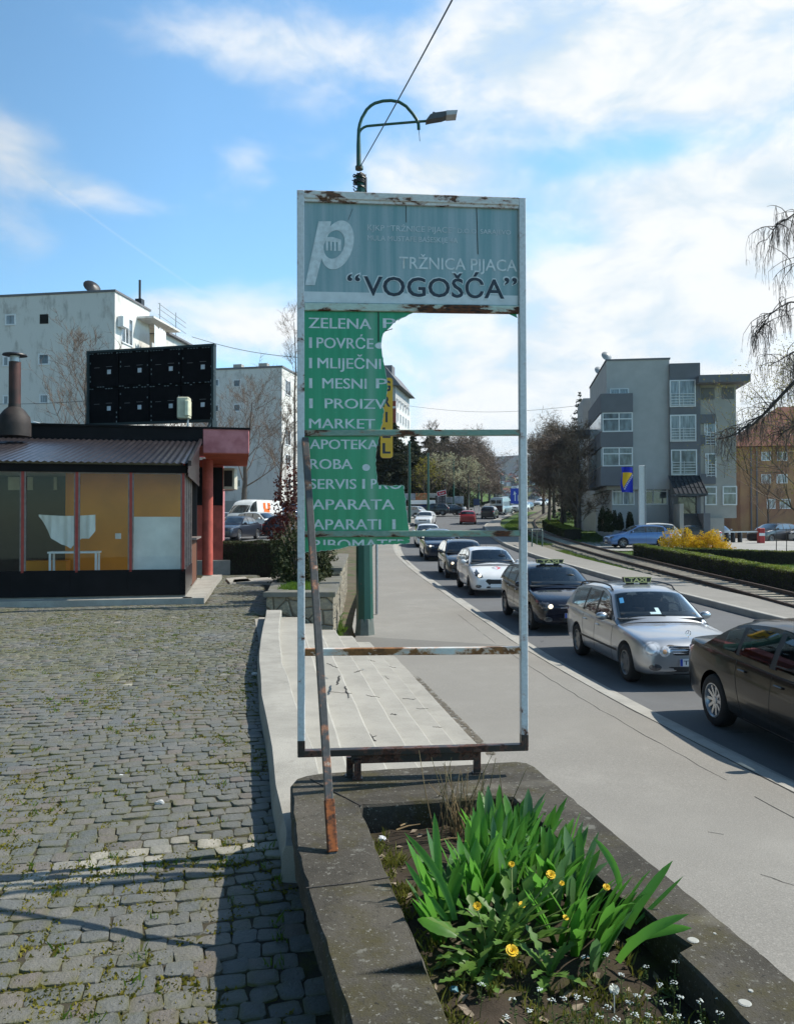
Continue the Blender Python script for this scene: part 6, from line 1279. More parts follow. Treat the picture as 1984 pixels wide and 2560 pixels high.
def wheel_meshes(r, style, mat):
    m = MB(); w = .105; m.lathe([(r*.62, -w+.01), (r*.70, -w), (r*.93, -w+.008), (r*.985, -w+.03), (r, -w+.06), (r, w-.06), (r*.985, w-.03), (r*.93, w-.008), (r*.70, w), (r*.63, w-.015), (r*.62, w-.05)], 30, 0, Matrix.Rotation(math.pi/2, 4, 'Y'), False); ty = m.mesh('wheel', M['rubber'], 50)
    m = MB(); MR = Matrix.Rotation(math.pi/2, 4, 'Y'); m.lathe([(r*.63, w-.02), (r*.66, w-.004), (r*.62, w-.002), (r*.575, w-.02), (r*.56, 0)], 30, 0, MR, False); m.lathe([(0, w-.03), (r*.13, w-.03), (r*.15, w-.045)], 12, 0, MR, False); n = {'ten': 10, 'five': 5, 'cover': 8, 'plain': 6}[style]
    for i in range(n):
        a = 2*math.pi*i/n; wd = {'ten': .030, 'five': .075, 'cover': .085, 'plain': .05}[style]; c, s_ = math.cos(a), math.sin(a); u = Vector((0, c, s_)); v_ = Vector((0, -s_, c)); x = w-.035
        P = [u*r*.10-v_*wd*.7, u*r*.10+v_*wd*.7, u*r*.58+v_*wd*(.42 if style != 'ten' else .6), u*r*.58-v_*wd*(.42 if style != 'ten' else .6)]; m.add([p+Vector((x-.005, 0, 0)) for p in P[:2]]+[p+Vector((x+.012, 0, 0)) for p in P[2:]]+[p+Vector((x-.03, 0, 0)) for p in P], [(0, 1, 2, 3), (0, 4, 5, 1), (1, 5, 6, 2), (3, 2, 6, 7), (0, 3, 7, 4)])
    rm = m.mesh('rim', mat, 40); m = MB(); m.lathe([(0, w-.075), (r*.6, w-.075)], 20, 0, MR); bk = m.mesh('brake_disc', M['trim']); return ty, rm, bk
CARS = {}
def car(kind_, paint, label, cat, loc, head, style='five', rimmat='alloy', front=None, plate=None, extra=None, lamp='lamp_clear', group=None, name=None, lite=False, lit=False, see=False):
    key = kind_
    if key not in CARS: CARS[key] = (Car(kind_, kind_),); 
    C_ = CARS[key][0]; sp = C_.sp; rt = thing(name or {'van': 'delivery_van', 'suv': 'suv_car'}.get(kind_, 'car'), label, cat, loc, head, group)
    if isinstance(loc, Vector) and hasattr(loc, 'slope'): pass
    b = C_.body.copy(); b.materials.clear(); b.materials.append(paint); b.materials.append(M['trim']); mk('body', b, rt)
    cb = C_.cabin(see); cb.materials[0] = paint; glass = M['car_glass_clear' if see else 'car_glass']; mk('cabin', cb, rt); Y_ = C_.Y
    fs = [g for g in sp['gh']]; C_.screen(fs[0][0]+.03, fs[1][0]-.008, lambda v_: .93-.02*v_).build('windscreen', glass, rt, smooth=180, fix=False)
    C_.screen(fs[-2][0]-.01, fs[-3][0]+.012, lambda v_: .90).build('rear_window', glass, rt, smooth=180, fix=False) if kind_ != 'van' else None
    sd_ = sp['side']
    for sd in (-1, 1):
        if not see: C_.dlo(sd_[0][0]-.022, sd_[-1][1]+.012, sd, .003, .02, .032).build('window_trim', M['trim'], rt, smooth=180, fix=False)
        else:
            for (a, b_) in [(p[1], q_[0]) for p, q_ in zip(sd_, sd_[1:])]+[(sd_[0][0]-.02, sd_[0][0])]: C_.dlo(a-.004, b_+.004, sd, .004, .02, .032).build('window_trim', M['trim'], rt, smooth=180, fix=False)
        for (a, b_) in sd_: C_.dlo(a, b_, sd, .006).build('side_window', glass, rt, smooth=180, fix=False)
        if not lite:
            t1, t2 = sd_[0][0]-.045, (sd_[0][1]+sd_[1][0])/2 if len(sd_) > 1 else sd_[0][1]+.02; t3 = sd_[1][1]+.012 if len(sd_) > 1 else t2+.1; zb = .27
            C_.seam(dense2([(t1, 1.0), (t1, .6), (t1-.004, zb), (t2, zb), (t2, 1.05)]), sd).build('door_seam', M['trim'], rt); C_.seam(dense2([(t2, zb), (t3-.03, zb), (t3-.02, .5), (t3, .8), (t3, 1.1)]), sd).build('door_seam', M['trim'], rt)
            for th in (t2-.035, t3-.035):
                z = ext(sp['top'], th)-.15; h, nn = C_.cast((sd*3, Y_(th), z), (-sd, 0, 0)); m = MB(); m.box((h.x+sd*.014, Y_(th), z), (.022, .17, .026), bev=.008); m.build('door_handle', paint, rt)
            h, nn = C_.cast((sd*3, Y_(.4), .36), (-sd, 0, 0))
        bm = bmesh.new(); bmesh.ops.create_icosphere(bm, subdivisions=2, radius=1)
        for v_ in bm.verts: v_.co = Vector((v_.co.x*.115, v_.co.y*.07*(1 if v_.co.y > 0 else .5), v_.co.z*.075))
        me = bpy.data.meshes.new('mirror'); bm.to_mesh(me); bm.free(); me.materials.append(paint); me.polygons.foreach_set('use_smooth', [True]*len(me.polygons)); ym = sd_[0][0]+.005; mk('mirror', me, rt, (sd*(C_.hw+.085), Y_(ym), ext(sp['top'], ym)+.075)); 
        m = MB(); m.box((sd*(C_.hw-.03), Y_(ym), ext(sp['top'], ym)+.035), (.16, .04, .03)); m.build('mirror_arm', M['trim'], rt)
    ty, rm, bk = wheel_meshes(sp['r'], style, M[rimmat])
    for ay in C_.axy:
        for sd in (-1, 1):
            wl = mk('wheel', ty, rt, (sd*(C_.hw-.115), ay, sp['r']), (0, 0, 0 if sd > 0 else math.pi)); mk('rim', rm, wl); mk('brake_disc', bk, wl)
    hz = ext(sp['top'], .05)
    # nose
    F = front or {}
    for sd in (-1, 1):
        pol = F.get('head') or [(-.13, -.02), (-.10, .05), (.02, .085), (.16, .10), (.24, .09), (.20, .02), (.10, -.05), (-.05, -.06)]
        hx = F.get('hx', .60); m = C_.patch((sd*hx, 0, F.get('hz', hz-.13)), sd*28, [(sd*p[0], p[1]) for p in pol], (.003, .016)); hl = m.build('headlight', M[lamp], rt, smooth=180)
        if F.get('twin'):
            m = C_.patch((sd*(hx-.20), 0, F.get('hz', hz-.13)-.035), sd*20, [(.085*math.cos(q*math.pi/8), .085*math.sin(q*math.pi/8)) for q in range(16)], (.003, .02)); h2_ = m.build('inner_headlight', M[lamp], rt, smooth=180); mr_ = C_.patch((sd*hx, 0, F['hz']), sd*28, [(.085*math.cos(q*math.pi/8), .075*math.sin(q*math.pi/8)) for q in range(16)], (.019, .024)); mr_.build('reflector', M['reflector'], hl, smooth=180); m = C_.patch((sd*(hx-.20), 0, F['hz']-.035), sd*20, [(.034*math.cos(q*math.pi/6), .034*math.sin(q*math.pi/6)) for q in range(12)], (.022, .026)); m.build('indicator', M['amber'], h2_, smooth=180)
        if lit: m = C_.patch((sd*F.get('lx', hx-.02), 0, F.get('hz', hz-.13)+.0), sd*22, [(.055*math.cos(q*math.pi/6), .05*math.sin(q*math.pi/6)) for q in range(12)], (.02, .024)); m.build('lamp', M['lamp_lit'], hl, smooth=180)
        if not lite and F.get('fog', True): m = C_.patch((sd*.60, 0, .36), sd*15, [(.10*math.cos(q*math.pi/7), .055*math.sin(q*math.pi/7)) for q in range(14)], (.003, .006)); m.build('fog_lamp', M['lamp_dark'], rt, smooth=180)
        tl = F.get('tail') or [(-.12, -.06), (.10, -.06), (.17, .0), (.16, .08), (-.10, .09)]
        m = C_.patch((sd*.66, 0, ext(sp['top'], .97)-.14), 180-sd*32, [(-sd*p[0], p[1]) for p in tl], (.003, .016)); m.build('tail_light', M['lamp_red'], rt, smooth=180)
    gr = F.get('grille', [(-.40, -.05), (.40, -.05), (.42, .0), (.38, .05), (-.38, .05), (-.42, 0)]); gz_ = F.get('gz', hz-.14)
    m = C_.patch((0, 0, gz_), 0, gr, (.003, .005)); gm_ = m.build('grille', M['trim'], rt)
    for q in range(F.get('bars', 0)):
        z = gz_-.065+.13*(q+.5)/F['bars']; wv = .36+.05*(q/F['bars']); m = MB(); pp = []
        for k in range(9):
            x = -wv+2*wv*k/8; h, nn = C_.cast((x, 5, z), (0, -1, 0)); pp.append(h+Vector((0, .010, 0)))
        m.tube(pp, .009, 5); m.build('grille_bar', M['chrome'], gm_)
    low = F.get('low', [(-.45, -.055), (.45, -.055), (.40, .055), (-.40, .055)]); m = C_.patch((0, 0, .33), 0, low, (.003, .005)); m.build('lower_intake', M['trim'], rt)
    m = C_.patch((0, 0, .235), 0, [(-.62, -.02), (.62, -.02), (.62, .02), (-.62, .02)], (.003, .004)); m.build('front_lip', M['trim'], rt)
    if not lite or plate:
        for f_, zz_ in ((1, F.get('pz', .45)), (-1, .62 if kind_ != 'sedan' else .74)):
            h, nn = C_.cast((0, 5*f_, zz_), (0, -f_, 0)); m = MB(); m.box((0, h.y+f_*.018, zz_), (.52, .014, .115)); pn = m.build('number_plate', M['plate'], rt)
            if plate and f_ > 0:
                m = MB(); m.box((.235, h.y+.0265, zz_), (.042, .003, .11)); m.build('blue_band', M['eu_blue'], pn); tx = text('lettering', plate, pn, M['let_navy'], 0, .075*len(plate), -.035, .035, 0, bold=.01); tx.rotation_euler = (0, 0, math.pi); tx.location = (.20, h.y+.0268, zz_)
    if see:
        bz = ext(sp['top'], .5); m = MB(); y0, y1 = Y_(fs[0][0]+.02), Y_(fs[-1][0]-.03); m.box((0, (y0+y1)/2, bz+.045), (C_.hw*1.74, y0-y1, .03)); m.bar((-C_.hw*.8, y0-.30, bz+.09), (C_.hw*.8, y0-.30, bz+.09), .3, .09, bev=.03)
        for tt_, xs3 in ((.535, (-.36, .36)), (.725, (-.42, 0, .42))):
            for x3 in xs3: m.box((x3, Y_(tt_), bz+.16), (.46, .14, .28), bev=.05); m.box((x3, Y_(tt_)-.02, bz+.37), (.25, .10, .16), bev=.04)
        m.build('interior', M['cabin_grey'], rt, smooth=40); m = MB(); c_ = Vector((-.36, y0-.52, bz+.13)); m.tube([c_+Vector((math.cos(a)*.18, math.sin(a)*.07, math.sin(a)*.165)) for a in np.linspace(0, 2*math.pi, 21)], .016, 6); m.build('steering_wheel', M['trim'], rt, smooth=60)
        m = MB(); m.box((0, Y_(fs[1][0])+.05, C_.zt(fs[1][0])-.05), (.22, .03, .07), bev=.012); m.build('inner_mirror', M['trim'], rt)
    # wipers, aerial
    if not lite:
        m = MB(); a = C_.T(fs[0][0]+.028, .75, .012); m.tube([a, C_.T(fs[0][0]+.035, .1, .014), C_.T(fs[0][0]+.03, -.1, .012)], .008, 4); m.build('wiper', M['trim'], rt)
    m = C_.patch((0, 0, .60), 180, [(-.62, -.02), (.62, -.02), (.62, .02), (-.62, .02)], (.002, .003)); m.build('rear_bumper_seam', M['trim'], rt)
    if kind_ == 'van':
        pass
    if extra: extra(C_, rt, paint)
    return rt
def place(x, y, dx=None, dy=None): return Vector((x, y, zr(y)+.004))
def pitchify(o, y0, hd, z=zr):
    """lean the car with the road's grade"""
    L = 2.6; d = Vector((-math.sin(hd), math.cos(hd))); g = (z(y0+d.y*L/2)-z(y0-d.y*L/2))/L; o.rotation_mode = 'XYZ'; o.rotation_euler = Euler((math.atan(g), 0, hd)); return o
def taxi_sign(C_, rt, col, t_=.56, words='TAXI', w=.34):
    p = C_.T(t_, 0); m = MB(); m.prism([(-w*.92, .02), (w*.92, .02), (w, .12), (-w, .12)], p.y-.06, p.y+.06, 'y'); 
    for i in range(len(m.v)): m.v[i] = (m.v[i][0], m.v[i][1], m.v[i][2]+p.z+.01)
    bx = m.build('taxi_sign', M['trim'], rt); m = MB(); m.box((-w*.5, p.y, p.z+.012), (.12, .10, .03)); m.box((w*.5, p.y, p.z+.012), (.12, .10, .03)); m.build('sign_foot', M['trim'], bx)
    y = plain('taxi_yellow', (.62, .56, .22), .5); e = MB()
    for a, b in (((-w, .12), (w, .12)), ((-w*.92, .025), (w*.92, .025)), ((-w, .12), (-w*.92, .025)), ((w, .12), (w*.92, .025))): e.bar((a[0], p.y+.062, p.z+.01+a[1]), (b[0], p.y+.062, p.z+.01+b[1]), .006, .012)
    e.build('sign_border', y, bx); tx = text('lettering', words, bx, y, -.22*w/.34, .22*w/.34, -.036, .036, 0, bold=.03); tx.rotation_euler = (0, 0, math.pi); tx.location = (0, p.y+.0615, p.z+.082)
def ring_emblem(C_, rt):
    p, nn = C_.cast((0, Y0(C_, .055), 3), (0, 0, -1)); p = p+Vector((0, 0, .075)); m = MB(); m.tube([p+Vector((math.cos(a)*.042, 0, math.sin(a)*.042)) for a in np.linspace(0, 2*math.pi, 21)], .005, 5)
    for a in (90, 210, 330): m.tube([p, p+Vector((math.cos(R(a))*.042, 0, math.sin(R(a))*.042))], .004, 4)
    m.tube([p-Vector((0, 0, .042)), p-Vector((0, 0, .085))], .006, 5); m.build('bonnet_emblem', M['chrome'], rt)
def Y0(C_, t_): return C_.Y(t_)
def wagon_extra(C_, rt, paint):
    taxi_sign(C_, rt, None, .55, 'TAXI', .265); ring_emblem(C_, rt)
    for sd in (-1, 1):
        pts = [C_.T(t_, sd*.90, .012 if t_ in (.47, .90) else .055) for t_ in (.47, .50, .56, .64, .72, .80, .86, .90)]; m = MB(); m.tube(pts, .017, 6); m.build('roof_rail', M['trim'], rt, smooth=60)
        m = C_.patch((sd*C_.hw, C_.Y(.5), .47), 90*sd, [(-1.1*1, -.02), (1.05, -.02), (1.05, .02), (-1.1, .02)], (.004, .010), 3); m.build('side_moulding', M['trim'], rt)
    m = C_.screen(.295, .335, lambda v_: 1, .009); m = MB(); m.grid([[C_.T(a, u, .009) for u in np.linspace(.82, .72, 4)] for a in (.37, .40)]); m.build('windscreen_sticker', plain('blue_sticker', (.05, .25, .5), .4), rt, fix=False)
    m = MB(); m.grid([[C_.T(a, u, .009) for u in np.linspace(.22, -.02, 4)] for a in (.30, .312)]); m.grid([[C_.T(a, u, .009) for u in np.linspace(.07, -.02, 3)] for a in (.312, .335)]); m.build('dashboard_paper', plain('pale_paper', (.45, .62, .66), .6), rt, fix=False)
W_ = car('wagon', car_paint('silver_paint', (.44, .46, .49), .75, .33), 'silver estate taxi with round twin headlights and lit yellow black roof sign in the queue', 'car', Vector((0, 0, 0)), 0, 'cover', 'alloy_dull', dict(head=[(.135*math.cos(q*math.pi/9)*1.12, .105*math.sin(q*math.pi/9)) for q in range(18)], hx=.63, hz=.645, twin=True, grille=[(-.36, -.075), (-.30, -.085), (.30, -.085), (.36, -.075), (.44, .06), (.40, .075), (-.40, .075), (-.44, .06)], gz=.635, bars=4, low=[(-.50, -.05), (.50, -.05), (.42, .04), (-.42, .04)], pz=.44), 'TA-', wagon_extra, see=True)
W_['label'] = 'silver estate taxi with round twin headlights and black yellow roof sign in the queue'
def put(o, fw, rw, hwid=.87, zf=zr):
    """stand a car on its wheels: world points of the front and rear wheel on the side nearer the kerb"""
    f, r_ = Vector((*fw, 0)), Vector((*rw, 0)); d = (f-r_).normalized(); n_ = Vector((-d.y, d.x, 0)); mid = (f+r_)/2 + n_*(hwid-.05)*(1 if n_.x > 0 else -1)
    hd = math.atan2(-d.x, d.y); o.location = (mid.x, mid.y, zf(mid.y)); o.rotation_euler = Euler((math.atan2(zf(f.y)-zf(r_.y), (f-r_).length), 0, hd)); return o
put(W_, (3.86, 13.6), (3.66, 16.35))
BS = car('sedan', car_paint('black_paint', (.002, .002, .0022), 0, .25, .4), 'glossy black saloon with ten spoke alloy wheels partly cut by the picture edge', 'car', Vector((0, 0, 0)), 0, 'ten', 'alloy', dict(tail=[(-.16, -.05), (.02, -.07), (.20, -.06), (.22, .05), (-.14, .07)]), see=True)
put(BS, (4.36, 7.6), (4.14, 10.40), .915)
def chrome_dlo(C_, rt, paint): pass
GT = car('hatch', car_paint('dark_blue_black_paint', (.003, .005, .014), 0, .25, .7), 'dark blue hatchback taxi with illuminated roof sign following the silver estate', 'car', Vector((0, 0, 0)), 0, 'five', 'alloy_dull', dict(head=[(-.15, -.05), (-.14, .03), (-.02, .08), (.14, .10), (.24, .08), (.22, .0), (.12, -.06), (-.04, -.075)], hx=.60, hz=.66, lx=.52, grille=[(-.42, -.04), (.42, -.04), (.42, .035), (-.42, .035)], gz=.66, bars=2), 'T', lambda C_, rt, p: taxi_sign(C_, rt, None, .5, 'TAXI', .36), 'lamp_dark', lit=True, see=True)
GT['label'] = 'dark blue hatchback taxi with yellow lettered roof sign following the silver estate'
put(GT, (3.26, 19.45), (3.0, 22.0))
def fiesta_extra(C_, rt, paint):
    for dx, col, sgn in ((-.10, (.35, .36, .38), -1), (.06, (.6, .03, .06), 1)):
        m = MB(); q = [(0, 0), (.10, .06), (.03, .06), (-.07, 0), (.03, -.06), (.10, -.06)]; pts = []
        for (x, y) in q: h, nn = C_.cast((-(dx+sgn*-x)*1.1-.05, C_.Y(.14)+y*2, 3), (0, 0, -1)); pts.append(h+Vector((0, 0, .004)))
        m.add(pts, [tuple(range(6))]); m.build('bonnet_logo', plain('logo_paint', col, .5), rt, fix=False)
    p = C_.T(.56, 0); m = MB(); m.tube([p, p+Vector((0, -.10, .16))], .004, 4); m.build('aerial', M['trim'], rt)
FI = car('mini', car_paint('white_paint_car', (.72, .73, .74), 0, .35), 'white supermini with wide black grille and red grey bonnet mark, lights on', 'car', Vector((0, 0, 0)), 0, 'plain', 'trim', dict(head=[(-.16, -.06), (-.13, .0), (.0, .07), (.14, .15), (.22, .19), (.20, .09), (.10, -.02), (-.05, -.08)], hx=.60, hz=.70, lx=.56, grille=[(-.42, .03), (-.36, .09), (.36, .09), (.42, .03), (.30, -.09), (-.30, -.09)], gz=.50, low=[(-.40, -.03), (.40, -.03), (.36, .03), (-.36, .03)], pz=.38), '', fiesta_extra, 'lamp_dark', lit=True, see=True)
put(FI, (2.4, 26.45), (2.23, 28.95), .86)
DH = car('hatch', car_paint('charcoal_paint', (.012, .012, .015), .2, .35), 'charcoal hatchback with round lit headlight waiting behind the white supermini', 'car', Vector((0, 0, 0)), 0, 'plain', 'alloy_dull', dict(hx=.62, hz=.66), '', None, 'lamp_dark', lit=True, see=True); put(DH, (2.0, 32.6), (1.87, 35.1))
SV = car('suv', car_paint('navy_paint', (.006, .010, .024), .1, .3), 'navy crossover with slim bright headlights behind the charcoal hatchback', 'car', Vector((0, 0, 0)), 0, 'five', 'alloy_dull', dict(head=[(-.2, -.03), (-.18, .03), (.2, .06), (.22, -.01)], hz=.80, grille=[(-.40, -.09), (.40, -.09), (.42, .08), (-.42, .08)], gz=.72), '', None, 'lamp_clear', lit=True, lite=True); put(SV, (1.47, 42.5), (1.31, 45.2), .9)
W7 = car('hatch', car_paint('white_paint_2', (.66, .68, .70), 0, .35), 'white hatchback half hidden behind the navy crossover', 'car', Vector((0, 0, 0)), 0, 'plain', 'alloy_dull', None, '', None, 'lamp_dark', lite=True); put(W7, (1.3, 53.6), (1.25, 56.2))
W8 = car('sedan', car_paint('white_paint_3', (.66, .68, .69), 0, .35), 'white saloon coming round the bend, last of the queue', 'car', Vector((0, 0, 0)), 0, 'plain', 'alloy_dull', None, '', None, 'lamp_clear', lite=True); put(W8, (1.9, 82), (2.35, 84.8), .9)
RD = car('hatch', car_paint('red_paint', (.30, .018, .02), .1, .35), 'red hatchback driving away in the opposite lane', 'car', Vector((0, 0, 0)), 0, 'plain', 'alloy_dull', None, '', None, 'lamp_dark', lite=True); put(RD, (7.0, 87.6), (6.7, 85), .86)
BK = car('suv', car_paint('black_paint_2', (.015, .014, .016), .1, .35), 'black car driving away between the red hatchback and the white minibus', 'car', Vector((0, 0, 0)), 0, 'plain', 'alloy_dull', None, '', None, 'lamp_dark', lite=True); put(BK, (11.3, 103), (10.6, 100.4), .9)
VB = car('van', car_paint('minibus_white', (.55, .55, .53), 0, .4), 'white minibus with dark rear windows driving away up the road', 'van', Vector((0, 0, 0)), 0, 'plain', 'alloy_dull', None, '', None, 'lamp_dark', lite=True, name='minibus'); put(VB, (15.0, 117.6), (13.6, 114.6), 1.0)
for s_ in (-.42, .42):
    m = MB(); m.box((s_, -2.715, 1.85), (.66, .05, .5), bev=.02); m.build('rear_window', M['car_glass'], VB)
m = MB(); m.box((0, -2.70, .85), (1.9, .06, .9), bev=.02); m.build('tailgate', plain('dark_red_panel', (.07, .03, .03), .6), VB)
for (kd, c, f, r_, lab) in (('suv', (.6, .62, .63), (17.6, 124), (19.2, 126.4), 'white car approaching beside the distant minibus'), ('hatch', (.02, .022, .026), (19.6, 131), (21.0, 133.2), 'dark car approaching under the blue road sign'), ('hatch', (.62, .64, .65), (27.5, 160), (29, 162), 'tiny white car on the road far beyond the blue sign')):
    o = car(kd, car_paint('far_paint', c, .1, .4), lab, 'car', Vector((0, 0, 0)), 0, 'plain', 'alloy_dull', None, None, None, 'lamp_clear', lite=True); put(o, f, r_, .88)
# parked on the right: by the office building
def park(kd, c, x, y, hd, lab, lit_=True, z=None, metal=.2, **k):
    o = car(kd, car_paint('parked_paint', c, metal, .35), lab, 'car', Vector((x, y, (hgt(x, y)+.015) if z is None else z)), R(hd), 'five', 'alloy_dull', None, None, None, 'lamp_dark', lite=lit_, **k); return o
pz = hgt(20, 54)-.02
park('hatch', (.09, .19, .42), 15.95, 53.2, 93, 'light blue hatchback parked before the office building beside the yellow bush', False, pz, .3)
park('suv', (.66, .68, .69), 17.6, 56.6, 90, 'white crossover parked just behind the light blue hatchback', True, pz, 0)
park('sedan', (.20, .22, .24), 20.6, 57.4, 92, 'grey saloon parked behind the white crossover by the entrance', True, pz, .5)
park('hatch', (.16, .2, .24), 26.3, 66, 178, 'grey blue car parked under the open wing of the office building', True, pz, .4)
park('sedan', (.02, .02, .025), 26.6, 71, 178, 'dark saloon parked deep under the office building wing', True, pz)
park('suv', (.03, .03, .034), 30.0, 64, 120, 'dark car parked at the edge beside the red car, near the orange house', True, pz)
park('hatch', (.34, .02, .025), 31.8, 66.5, 110, 'bright red car parked before the orange house', True, pz)
park('suv', (.5, .5, .5), 33.2, 63.5, 115, 'pale grey car parked at the picture edge before the orange house', True, pz)
# car park on the other side
cp = lambda px, py, D: at(px, py, D)
def parkl(kd, c, px, D, hd, lab, metal=.2, **k): x = (px-992)/2000*D; return park(kd, c, x, D, hd, lab, True, zl(D)+.02, metal, **k)
parkl('sedan', (.03, .035, .05), 588, 49, 168, 'dark blue grey saloon parked nose out behind the clipped hedge', .4)
parkl('suv', (.74, .75, .74), 657, 56, 232, 'white crossover parked facing the bare trees beyond the hedge', 0)
parkl('hatch', (.012, .012, .018), 742, 51.5, 262, 'black car parked low behind the hedge end', .2)
parkl('hatch', (.42, .45, .5), 770, 46.5, 178, 'silver car parked behind the sign post by the reddish shrub', .6)
parkl('sedan', (.02, .03, .06), 690, 72, 215, 'dark blue saloon in the rear row of the car park', .3); parkl('suv', (.03, .05, .11), 722, 75, 220, 'navy crossover in the rear row of the car park beside the bare tree', .3); parkl('hatch', (.45, .5, .54), 556, 62, 190, 'pale silver car glimpsed between the kiosk and the white van', .5)
VN = park('van', (.78, .78, .76), (632-992)/2000*61, 61, 152, 'white delivery van with orange emblem parked before the grey apartment block', True, zl(61)+.02, 0)
m = MB(); C_ = CARS['van'][0]
for sd in (-1, 1):
    for (a, b, c_, d_) in ((.52, .578, 1.78, 2.22), (.622, .68, 1.78, 2.22), (.535, .665, 1.5, 1.78), (.575, .625, .95, 1.5)): m.add([C_.S(t_, z, sd, .012) for t_, z in ((a, c_), (b, c_), (b, d_), (a, d_))], [(0, 1, 2, 3)])
m.build('orange_emblem', plain('orange_print', (.8, .16, .02), .5), VN, fix=False)
# ------------------------------------------------------------------ vegetation
def quads(name, C, A, B, mat):
    n = len(C); V = np.empty((n, 4, 3), np.float32); V[:, 0] = C-A-B*.35; V[:, 1] = C+B; V[:, 2] = C+A-B*.2; V[:, 3] = C-B
    me = bpy.data.meshes.new(name); me.vertices.add(4*n); me.vertices.foreach_set('co', V.ravel()); me.loops.add(4*n); me.loops.foreach_set('vertex_index', np.arange(4*n, dtype=np.int32)); me.polygons.add(n); me.polygons.foreach_set('loop_start', np.arange(0, 4*n, 4, dtype=np.int32)); me.materials.append(mat); me.update(calc_edges=True); return me
def leaf_mesh(name, C, size, q, mat, flat=0.0, asp=.5):
    C = np.asarray(C, np.float32); n = len(C); N = q.normal(size=(n, 3)); N[:, 2] += flat; N /= np.linalg.norm(N, axis=1)[:, None]; T_ = q.normal(size=(n, 3)); A = np.cross(N, T_); A /= np.linalg.norm(A, axis=1)[:, None]; B = np.cross(N, A); s = size*q.uniform(.6, 1.3, (n, 1)); return quads(name, C, A*s, B*s*asp, mat)
M['bark'] = plain('grey_bark', (.085, .070, .058), .9, var=.35, scale=6, stretch=(1, 1, .3)); M['twig'] = plain('brown_twigs', (.17, .125, .095), .9, var=.3, scale=3); M['twig_dark'] = plain('dark_twigs', (.21, .16, .118), .9, var=.3, scale=3); M['birch_bark'] = plain('dark_birch_bark', (.05, .045, .042), .9, var=.4, scale=4)
M['spruce'] = leafmat('spruce_needles', (.008, .022, .012), (.020, .042, .018), .08, .8, .6); M['spruce2'] = leafmat('dark_conifer_needles', (.016, .027, .012), (.042, .050, .020), .1, .8, .6); M['juniper'] = leafmat('juniper_leaves', (.018, .034, .012), (.045, .055, .016), .1, .8, 2)
M['hedge_top'] = leafmat('sunlit_hedge_leaves', (.10, .15, .02), (.19, .23, .032), .25, .6, 1.5); M['hedge_side'] = leafmat('shaded_hedge_leaves', (.035, .05, .012), (.075, .085, .018), .15, .7, 1.5); M['hedge_in'] = plain('hedge_twigs', (.035, .028, .018), .95, var=.4, scale=8, stretch=(3, 3, .5))  # sunlit tops and shaded sides are put into the leaf colours
M['forsythia'] = leafmat('yellow_blossom', (.42, .28, .01), (.62, .43, .02), .3, .7, 2); M['bud'] = leafmat('yellow_green_buds', (.14, .15, .02), (.24, .22, .04), .3, .7, 1); M['blossom'] = leafmat('cream_blossom', (.25, .25, .14), (.40, .39, .26), .3, .8, 1); M['barberry'] = leafmat('reddish_leaves', (.05, .012, .010), (.10, .03, .02), .2, .7, 2)
def tube3(V, F, pts, rs, n=3):
    b0 = len(V); m = len(pts)
    d = (pts[-1]-pts[0]); u = d.orthogonal().normalized(); w = d.normalized().cross(u)
    for p, r_ in zip(pts, rs):
        for k in range(n): a = 2*math.pi*k/n; V.append(p+(u*math.cos(a)+w*math.sin(a))*r_)
    for i in range(m-1):
        for k in range(n): F.append((b0+i*n+k, b0+i*n+(k+1) % n, b0+(i+1)*n+(k+1) % n, b0+(i+1)*n+k))
def py_mesh(name, V, F, mat, smooth=True):
    me = bpy.data.meshes.new(name); me.from_pydata([tuple(v_) for v_ in V], [], F); me.materials.append(mat)
    if smooth: me.polygons.foreach_set('use_smooth', [True]*len(me.polygons))
    return me
def branch(V, F, p, d, L, r0, lvl, maxl, q, up, tips, rmin, kids=(5, 4, 4, 3)):
    n = 4 if lvl < 2 else 3; pts = [p.copy()]; rs = [r0]; dd = d.copy(); stops = []
    for i in range(n):
        dd = (dd + Vector((q.uniform(-1, 1), q.uniform(-1, 1), q.uniform(-.6, 1)))*.16 + Vector((0, 0, up))).normalized(); p = p+dd*(L/n); pts.append(p.copy()); rs.append(max(rmin*.6, r0*(1-.8*(i+1)/n))); stops.append((p.copy(), dd.copy(), rs[-1]))
    tube3(V, F, pts, rs, 4 if lvl == 1 else 3)
    if lvl >= maxl: tips.append(p.copy()); return
    for k in range(kids[min(lvl, 3)]):
        i = q.uniform(.25, 1)*n; j = min(n-1, int(i)); a, b = pts[j], pts[j+1]; f = i-j; pp = a.lerp(b, min(1, f)); bd = (b-a).normalized(); s_ = Vector((q.uniform(-1, 1), q.uniform(-1, 1), q.uniform(-.5, .8))); s_ = (s_-bd*s_.dot(bd)).normalized(); ang = q.uniform(.45, 1.0); nd = bd*math.cos(ang)+s_*math.sin(ang)
        branch(V, F, pp, nd, L*q.uniform(.40, .68), max(rmin, r0*.5), lvl+1, maxl, q, up, tips, rmin, kids)
